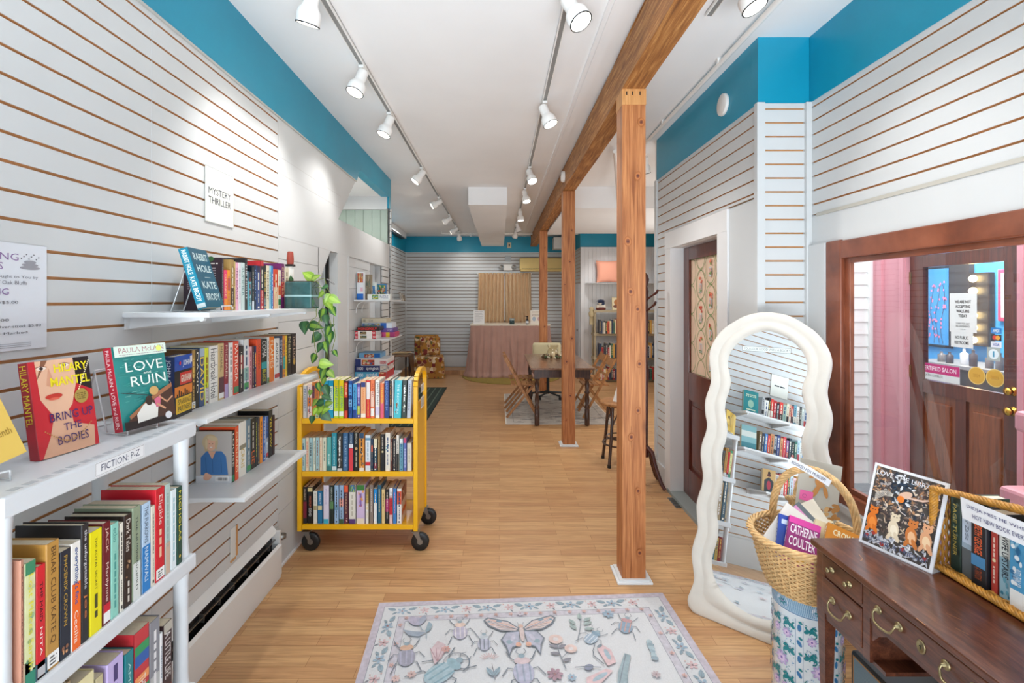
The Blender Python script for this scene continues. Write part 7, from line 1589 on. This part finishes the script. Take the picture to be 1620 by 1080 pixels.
# acrylic sign with picture
m = MB(col('#e9ebf0', .25, coat=.5)); SG = (1.29, 1.585, .76)
m.M = Matrix.Rotation(R(-18), 4, 'X'); m.box(-.108, .108, 0, .005, 0.001, .28); cv = Canvas(m, (-.108, -.0004, .001), (1, 0, 0), (0, 0, 1), .3); w, h = .216, .279
cv.rect(.002, .002, w - .002, h - .002, '#e6e8ee'); cv.rect(.009, .009, w - .009, h - .009, '#4a4440'); r = random.Random(12)
for q in range(900):
    x, y = r.uniform(.014, w - .014), r.uniform(.012, h - .014); up = y / h; cv.k = 4 + q % 12
    c = r.choice(['#8a6a54', '#b98a62', '#6a5a58', '#d8c4ac', '#2c3444', '#5a4a48', '#a8a09c']) if up > .5 else r.choice(['#5c4c46', '#7c6858', '#463c3c', '#9a8a80', '#c9b49a', '#38343a'])
    if up > .6 and .3 < x / w < .6: c = r.choice(['#202c3c', '#2c3c50', '#d8dce0', '#3a4a58'])
    if up < .2: c = r.choice(['#c9ccd4', '#d8dae0', '#a4a8b4', '#e4e4e8', '#b9bcc8'])
    cv.ell(x, y, r.uniform(.003, .009), r.uniform(.0015, .004), c, r.uniform(0, 180), 7)
cv.k = 20
def blob(x, y, a, b_, c, rot=0): cv.ell(w * x, h * y, w * a, h * b_, c, rot, 16)
for (x, y, c1, c2) in ((.5, .32, '#e0d0b4', '#f0e4cc'), (.74, .32, '#c8783c', '#e8b88c'), (.2, .32, '#d87428', '#e88c3c'), (.93, .33, '#d8a078', '#e8c8a0')):
    x -= .06; blob(x, y - .02, .075, .1, c1, 10); blob(x + .01, y - .04, .05, .07, c2, 10); blob(x, y + .11, .065, .045, c1); blob(x - .045, y + .15, .018, .018, c1, 30); blob(x + .045, y + .15, .018, .018, c1, -30); blob(x - .02, y + .12, .008, .006, '#2c2420'); blob(x + .02, y + .12, .008, .006, '#2c2420'); blob(x + .06, y - .1, .03, .06, c1, 30); blob(x - .04, y - .11, .025, .05, c1, -20)
for x, y in ((.2, .17), (.34, .08), (.62, .12), (.9, .12), (.12, .12)): blob(x, y, .03, .02, '#a83c34')
blob(.52, .72, .1, .04, '#d8b49c', 30); blob(.47, .66, .05, .04, '#e07c2c'); cv.line([(w * .55, h * .7), (w * .75, h * .72), (w * .95, h * .8)], .006, '#d8b8a8'); cv.line([(w * .45, h * .6), (w * .5, h * .52), (w * .58, h * .5)], .002, '#e8e0d8')
for q in range(8): cv.line([(w * .12, h * (.56 + .01 * q)), (w * .25, h * (.64 + .012 * q)), (w * .36, h * (.66 + .004 * q))], .0011, '#d8d0c4')
cv.text('LOVE THE LIBRARY', w * .08, h * .87, w * .95, h * .925, '#e8eaf0'); cv.text('BECOME A FRIEND!', w * .08, h * .075, w * .93, h * .125, '#5a6484')
m.M = Matrix(); m.box(-.108, .108, 0.0, .09, 0.0003, .003, col('#d4d8e0', .15, coat=.5))
m.build('sign_holder', loc=SG, rot=(0, 0, R(-70)), label='clear stand reading LOVE THE LIBRARY over a busy animal picture, on the desk', category='sign')

# wicker tray of books lying on its side
TY0, TY1, TX0, TX1, TZ1 = .9, 1.535, 1.365, 1.585, .256
TR = thing('wicker_tray', 'long dark-golden wicker tray standing on its side, full of books, on the desk', 'basket', (TX0, TY0, .7605)); Lh = TY1 - TY0
m = MB(WICK2)
def rect_loop(x, ins=0.0, n=14):
    pts = []; cs = [(ins + .006, ins + .006), (Lh - ins - .006, ins + .006), (Lh - ins - .006, TZ1 - ins - .006), (ins + .006, TZ1 - ins - .006)]
    for i in range(4):
        a = Vector(cs[i]); b_ = Vector(cs[(i + 1) % 4]); nn = n * (2 if i % 2 == 0 else 1)
        for k in range(nn): p = a.lerp(b_, k / nn); pts.append((x, p.x, p.y))
    return pts
for q in range(17):
    x = .012 + q * .0125; P = rect_loop(x); out = []
    for k, p in enumerate(P): s = .003 if (k + q) % 2 else -.003; cy, cz = Lh / 2, TZ1 / 2; out.append((p[0], p[1] + (s if abs(p[1] - cy) > Lh / 2 - .02 else 0), p[2] + (s if abs(p[2] - cz) > TZ1 / 2 - .02 else 0)))
    m.tube(out, .0045, 5, closed=True)
def taper(m): m.v = [(x, y, z * (1 + .7 * max(0, Lh - y)) * (1 - .9 * max(0, x))) for x, y, z in m.v]
taper(m); m.build('woven_wall', TR)
m = MB(WICK2)
for s in range(6):
    P = rect_loop(0, 0, 34); out = []; N_ = len(P)
    for k, p in enumerate(P):
        b_ = 2 * math.pi * (k * 26 / N_) + s * math.pi / 3; v = Vector((0, p[1] - Lh / 2, p[2] - TZ1 / 2)); o = Vector((0, v.y / (Lh / 2), v.z / (TZ1 / 2))); o = Vector((0, 1 if o.y > 0 else -1, 0)) if abs(o.y) > abs(o.z) else Vector((0, 0, 1 if o.z > 0 else -1))
        off = o * (.006 * math.sin(b_) - .005) + Vector((.009 * math.cos(b_) + .004, 0, 0)); out.append((p[0] + off.x, p[1] + off.y, max(p[2] + off.z, .0045)))
    m.tube(out, .0042, 6, closed=True)
taper(m); m.build('twisted_rim', TR)
m = MB(WICK2)
for k in range(30): y = .01 + (Lh - .02) * k / 29; m.tube([(.218, y, .01), (.218, y, TZ1 - .01)], .003, 5)
for k in range(24): z = .012 + (TZ1 - .024) * k / 23; m.tube([(.218 + (.003 if (j + k) % 2 else -.003), .008 + (Lh - .016) * j / 30, z) for j in range(31)], .0042, 5)
taper(m); m.build('woven_bottom', TR)
yy = TY1 - .028
def cov_plain2(c): return None
for i, (w, h, cov, spec) in enumerate(((.034, .225, '#2a4038', [('m', 10, .1, .95, ['#3c5a50', '#1c2c28', '#5a7068']), ('t', 'PAGE TURNER', .2, .9, '#c9b45c', .4)]), (.036, .2, '#c9d8ea', [('b', 0, .42, '#5c6264'), ('b', .42, .5, '#9fb4c4'), ('t', 'Her Zadie', .55, .95, '#5c6878', .35)]), (.045, .215, '#23262c', [('t', 'ELIZABETH GEORGE', .42, .96, '#d8643a', .55, .02), ('b', .25, .4, '#4a86b4'), ('t', 'A TRAITOR', .08, .24, '#a8502c', .5)]), (.02, .185, '#b8443c', [('s', .55, .85, '#e8d0c0'), ('e', .5, .3, '#e8d8b0'), ('s', .15, .42, '#e8d0c0')]),
        (.034, .19, '#8fb4c4', [('b', .6, 1, '#d8e0dc'), ('t', 'WIFE UPSTAIRS', .3, .92, '#23303a', .6, .02), ('m', 5, .05, .3, ['#3c7c94', '#5f9cb0'])]), (.045, .215, '#4c98c4', [('b', 0, .22, '#e8ecec'), ('b', .88, 1, '#1c2024'), ('m', 14, .3, .85, ['#e8f0f4', '#2c6a94', '#8cc0dc']), ('t', 'INTO THIN AIR', .28, .5, '#e8eef0', .5)]), (.03, .2, '#d8d4cc', [('b', .05, .2, '#c8203c'), ('t', 'Eva Pearl', .25, .85, '#b8404c', .6)]), (.048, .19, '#d8202c', [('b', .6, 1, '#1a1a1c'), ('t', 'NIGHT CIRCUS', .64, .95, '#f0ecea', .6, .02), ('b', 0, .14, '#1a1a1c'), ('b', .14, .18, '#e8e4e0')]), (.04, .2, '#3c3c44', []), (.035, .21, '#b8c8cc', []), (.04, .19, '#8c4a3c', []), (.035, .2, '#e0d8c8', []))):
    book(w, h, .15, cov, spec, (TX0 + .04 - (.01 if i in (2, 5, 7) else 0), yy - w / 2, .7700), R(-90), '%s, %s from the left in the wicker tray' % (describe(w, cov, spec), ORD[i + 1]), 'books in the wicker tray', seed=700 + i, hard=(i != 3 and i != 4)); yy -= w + .003
    if yy < TY0 + .05: break
m = MB(col('#e6e8ec', .6)); m.surf(lambda u, v: (-.002 * math.sin(u * 3), -u * .30, v * .062), 8, 2, smooth=False); cv = Canvas(m, (-.0025, -.0, 0), (0, -1, 0), (0, 0, 1), .6)
cv.text('DIDJA MISS ME WHEN "I" WAS THE', .02, .036, .29, .048, '#3c3c70'); cv.text('HOT NEW BOOK EVERYONE WAS READING', .035, .014, .295, .026, '#3c3c70')
m.build('paper_sign', loc=(TX0 - .02, 1.405, .968), rot=(R(-1.5), R(-4), 0), label='handwritten paper sign hung on the wicker tray\'s top edge', category='sign')
# guitar amplifier style speaker under the desk
m = MB(BLACK); m.box(0, .2, 0, .5, .0, .31, bev=.008); cv = Canvas(m, (-.0006, .5, 0), (0, -1, 0), (0, 0, 1), .5); cv.rect(.012, .012, .488, .298, '#b07a3c'); cv.rect(.017, .017, .483, .293, '#7c9098')
for q in range(60): cv.k = 4; cv.line([(.018, .02 + q * .0046), (.482, .02 + q * .0046)], .0012, '#5c6c74')
cv.text('Marshall', .16, .17, .36, .225, '#2a2420', bold=.02)
m.build('amplifier', loc=(1.30, 1.29, 0.0), label='black amplifier with blue-grey grille and script logo under the desk', category='amplifier')
m = MB(col('#252a34', .7)); m.box(-.1, .1, -.14, .14, 0, .3, bev=.03); m.build('storage_bag', loc=(1.4, 1.1, 0), label='dark navy bag on the floor under the desk', category='bag')

# ------------------------------------------------------------------ porch and salon seen through the window
XO = 3.3
mb = MB(col('#8f9598', .8, vary=.06, scale=12)); mb.box(RX2 + .1, 6.2, -2.5, 4.4, -.1, -.02)
for q in range(45): mb.box(RX2 + .1, XO, -2.5 + q * .15, -2.494 + q * .15, -.02, -.0185, col('#5c6265', .8))
struct(mb, 'floor.001')
mb = MB(col('#e8e9e6', .6)); z = -.02
while z < 2.8:
    mb.add([(1.85, 4.30 - .012, z), (3.44, 4.30 - .012, z), (3.44, 4.30, z + .11), (1.85, 4.30, z + .11), (1.85, 4.3, z), (3.44, 4.3, z)], [(0, 1, 2, 3), (0, 4, 5, 1)]); z += .11
mb.box(1.85, 3.44, 4.30, 4.36, -.02, 2.8); mb.box(3.27, 3.3, 4.27, 4.30, -.02, 2.8); struct(mb, 'wall_porch')
mb = MB(PINK); mb.box(XO, XO + .14, 3.925, 4.27, -.02, 2.2); mb.box(XO, XO + .14, 2.0, 3.07, -.02, 2.2); mb.box(XO, XO + .14, 3.07, 3.925, 2.02, 2.2); mb.box(XO - .02, XO, 3.93, 3.97, -.02, 2.06); mb.box(XO - .02, XO, 3.03, 3.065, -.02, 2.06); mb.box(XO - .02, XO, 3.065, 3.93, 2.02, 2.06); mb.box(XO - .025, XO, 4.15, 4.2, -.02, 2.2); mb.box(XO, XO + .14, -2.5, 2.0, -.02, 2.2, col('#c9c8c2', .6)); struct(mb, 'wall_salon')
mb = MB(col('#d9d9d4', .7)); mb.box(XO + .14, 5.0, 1.35, 6.3, 2.75, 2.85); struct(mb, 'ceiling.001')
mb = MB(col('#3f93c8', .6)); mb.box(4.9, 4.95, 1.4, 6.2, 0, 2.75); mb.box(XO + .14, 4.95, 6.15, 6.2, 0, 2.75); mb.box(XO + .14, 4.95, 1.35, 1.4, 0, 2.75); mb.box(XO + .1, XO + .14, 4.28, 6.2, 0, 2.75); mb.box(XO + .1, XO + .14, 1.4, 4.28, 2.2, 2.75); struct(mb, 'wall_salon.001')
SD = thing('salon_door', 'brown half-glazed salon door in pink casing seen through the window', 'door', (XO + .03, 3.497, -.02))
hw = .425; SW = wood('salon_door_wood', ['#381610', '#542419', '#6a3020'], .35, (14, 14, 1.4), 0, .4, .05)
m = MB(SW); m.box(0, .045, -hw, -hw + .12, 0, 2.04, bev=.003); m.box(0, .045, hw - .12, hw, 0, 2.04, bev=.003); m.box(0, .045, -hw + .12, hw - .12, 1.88, 2.04); m.box(0, .045, -hw + .12, hw - .12, .9, 1.0); m.box(0, .045, -hw + .12, hw - .12, 0, .2); m.box(.005, .04, -.04, .04, .2, .9)
m.build('door_frame', SD)
for s in (-1, 1): m = MB(wood('door_panel_wood', ['#5c2c18', '#7a3f22', '#8c4c2a'], .35, (14, 14, 1.4), 0, .4, .05)) if s < 0 else m; m = MB(m.mat); m.box(.018, .03, s * .18 - .13, s * .18 + .13, .2, .9); m.box(.008, .03, s * .18 - .1, s * .18 + .1, .26, .84, bev=.01); m.build('lower_panel', SD)
m = MB(GLASS); m.add([(.02, -hw + .12, 1.0), (.02, hw - .12, 1.0), (.02, hw - .12, 1.88), (.02, -hw + .12, 1.88)], [(0, 3, 2, 1)]); m.build('glass_pane', SD)
for z in (.1, 1.0, 1.75): m = MB(BRASS); m.box(-.006, .003, hw - .012, hw + .012, z, z + .1); m.build('hinge', SD)
for z, r_ in ((1.03, .03), (.90, .032)):
    m = MB(GOLD); m.M = Matrix.Translation((0, -hw + .06, z)) @ Matrix.Rotation(R(-90), 4, 'Y'); m.lathe([(r_, 0), (r_, .006), (r_ * .5, .012), (r_ * .45, .02), (r_ * .8, .026), (r_ * .8, .045), (.001, .05)], (0, 0, 0), 20); m.build('door_knob', SD)
def pane_sheet(y_left, y_right, z0, z1, c, label, body):
    m = MB(col(c, .6)); w = y_left - y_right; h = z1 - z0; m.box(-.001, 0, -w, 0, 0, h); cv = Canvas(m, (-.0013, 0, 0), (0, -1, 0), (0, 0, 1), .6); body(cv, w, h)
    return m.build('notice_sheet', SD, loc=(.018, y_left, z0), label=label)
def yz(px, py): return (XO + .05) * F / (px - VX) - 3.497, H + (VY - py) * (XO + .05) / (px - VX) + .02
def s1(cv, w, h):
    for q, t in enumerate(('WE ARE NOT', 'ACCEPTING', 'WALK-INS', 'TODAY')): ww = (.6, .55, .48, .32)[q]; cv.text(t, w * (.5 - ww / 2), h * (.74 - .12 * q), w * (.5 + ww / 2), h * (.82 - .12 * q), '#2a2c2e', bold=.03)
    cv.text('SORRY FOR ANY', w * .25, h * .2, w * .75, h * .245, '#2a2c2e'); cv.text('INCONVENIENCE', w * .25, h * .13, w * .75, h * .175, '#2a2c2e'); cv.scrib(w * .4, h * .06, w * .6, h * .09, '#9a9a9a', random.Random(1))
def s2(cv, w, h): cv.text('NO PUBLIC', w * .2, h * .55, w * .8, h * .75, '#2a2c2e', bold=.02); cv.text('RESTROOMS', w * .18, h * .22, w * .82, h * .42, '#2a2c2e', bold=.02)
def s3(cv, w, h): cv.rect(0, h * .42, w, h, '#c22c74'); cv.text('CERTIFIED SALON', w * .05, h * .58, w * .92, h * .84, '#f4e8f0', bold=.01); cv.text('KERATIN COMPLEX', w * .06, h * .2, w * .6, h * .34, '#4a4a4c')
def s4(c):
    def f(cv, w, h): pass
    return f
for (xa, ya, xb, yb, c, lb, fn) in ((1503, 464, 1546, 524, '#dfe0dc', 'white notice reading WE ARE NOT ACCEPTING WALK-INS TODAY', s1), (1505, 524, 1540, 548, '#dfe0dc', 'white notice reading NO PUBLIC RESTROOMS', s2), (1456, 572, 1519, 602, '#dfe2e0', 'magenta and white strip reading CERTIFIED SALON', s3)):
    y0, z0 = yz(xa, ya); y1, z1 = yz(xb, yb); y0b, zb = yz(xa, yb if fn is not s3 else 597)
    pane_sheet(y0, y1, zb, z0, c, lb, fn)
for px, py, t in ((1546, 594, '2024'), (1575, 598, '2023')):
    y, z = yz(px, py); m = MB(col('#d8b04c', .4)); cv = Canvas(m, (-.002, 0, 0), (0, -1, 0), (0, 0, 1), .4); cv.ell(0, 0, .062, .062, '#e0c070', n=28); cv.ell(0, 0, .055, .055, '#d3a238', n=28); cv.text(t, -.025, -.01, .025, .012, '#b07c20'); m.build('gold_seal', SD, loc=(.018, y, z), label='round gold award seal reading %s' % t)
for py, c, c2, t in ((523, '#2c7cbc', '#e8f0f4', 'AMEX'), (534, '#d8502c', '#e8a02c', ''), (545, '#e8e8ec', '#24409c', 'VISA')):
    y, z = yz(1577, py); m = MB(col(c, .5)); cv = Canvas(m, (-.002, 0, 0), (0, -1, 0), (0, 0, 1), .4); cv.rect(-.035, -.02, .035, .02, '#20242c' if not t else c)
    if t: cv.text(t, -.022, -.01, .022, .01, c2, bold=.02)
    else: cv.ell(-.01, 0, .015, .015, '#d8382c'); cv.ell(.01, 0, .015, .015, '#e8a02c')
    m.build('card_sticker', SD, loc=(.018, y, z))
y, z = yz(1573, 560); m = MB(col('#a8b4b0', .5)); cv = Canvas(m, (-.002, 0, 0), (0, -1, 0), (0, 0, 1), .4); cv.rect(-.045, -.045, .045, .045, '#a8b0aa'); cv.ell(0, 0, .034, .034, '#e6eeee', n=20); cv.line([(0, -.02), (0, .02)], .01, '#3c94b4'); m.build('round_sticker', SD, loc=(.018, y, z))
# inside the salon
VM = thing('vanity_mirror', 'dark framed vanity strip with glowing round bulbs inside the salon', 'mirror light', (4.86, 4.87, 1.14))
m = MB(col('#2c2a28', .4)); m.box(-.04, .03, -.1, .1, 0, .74, bev=.006); m.box(-.02, .03, .11, .33, 0, .95, col('#33302e', .3)); m.build('frame', VM)
for q in range(6):
    m = MB(col('#ffdf9c', .3, emit=9.0) if q not in (3,) else STEEL); m.M = Matrix.Translation((-.07, 0.02, .06 + q * .124)) @ Matrix.Scale(.8, 4); m.lathe([(.001, -.045), (.03, -.034), (.045, 0), (.03, .034), (.001, .045)], (0, 0, 0), 14); m.build('bulb', VM)
m = MB(col('#c23c5c', .5)); m.box(0, .03, -.3, .3, 0, .5, bev=.004); m.box(-.004, 0, -.265, .265, .035, .465, col('#dfe2da', .5)); m.build('framed_picture', loc=(4.865, 4.42, 1.4), label='crimson framed picture on the blue salon wall', category='picture')
m = MB(col('#2c2c2e', .4)); m.box(0, .5, -.5, .5, 0, .95, bev=.01); m.box(-.01, .5, -.52, .52, .95, .98, col('#8a8c8c', .3)); m.build('salon_counter', loc=(4.36, 4.62, .0), label='dark salon counter seen through the salon door glass', category='counter')
rnd = random.Random(3)
for q in range(6):
    m = MB(col(rnd.choice(['#b8bcc0', '#5c5c60', '#d8d4c8', '#3c3c44']), .3)); h = rnd.uniform(.08, .2); m.lathe([(.03, 0), (.032, h * .7), (.012, h * .8), (.012, h)], (0, 0, 0), 12); m.build('product_bottle', loc=(4.45 + .03 * (q % 2), 4.3 + .12 * q, .981), label='one of several small product bottles on the salon counter', category='bottle', group='bottles on the salon counter')
m = MB(col('#1c1c20', .4)); m.box(0, .02, -.19, .19, 0, .9); m.box(-.004, 0, -.16, .16, .03, .87, col('#3f8cc4', .2)); r = random.Random(5)
cv = Canvas(m, (-.005, .16, .03), (0, -.65, 0), (0, 0, .9), .4)
for q in range(4):
    x = .1 + q * .1; pts = [(x + .04 * math.sin(t * .8 + q), .02 + t * .09) for t in range(9)]; cv.line(pts, .008, '#3a2c30')
    for k in range(16): t = r.randrange(1, 9); cv.ell(pts[t][0] + r.uniform(-.03, .03), pts[t][1] + r.uniform(-.03, .03), .014, .014, '#d87c9c', n=8)
m.build('blossom_panel', loc=(4.87, 5.4, 1.08), label='blue panel painted with pink blossom branches inside the salon', category='panel')
a_ = area('salon_ceiling_lamp', (4.2, 4.4, 2.6), (0, 0, 0), .8, .8, 60, (1, .95, .88))
# pink steps or bench by the salon door
m = MB(PINK); m.box(0, .5, -.3, 0, 0, .11, bev=.02); m.box(.05, .5, -.3, -.02, -.3, 0, bev=.0); m.box(-.05, .5, -.3, .03, -.42, -.3, bev=.02); m.box(-.02, .5, -.28, 0, -.92, -.42); m.build('pink_post', loc=(2.76, 2.6, .90), label='stacked pink porch post blocks at the right edge outside the window', category='post')
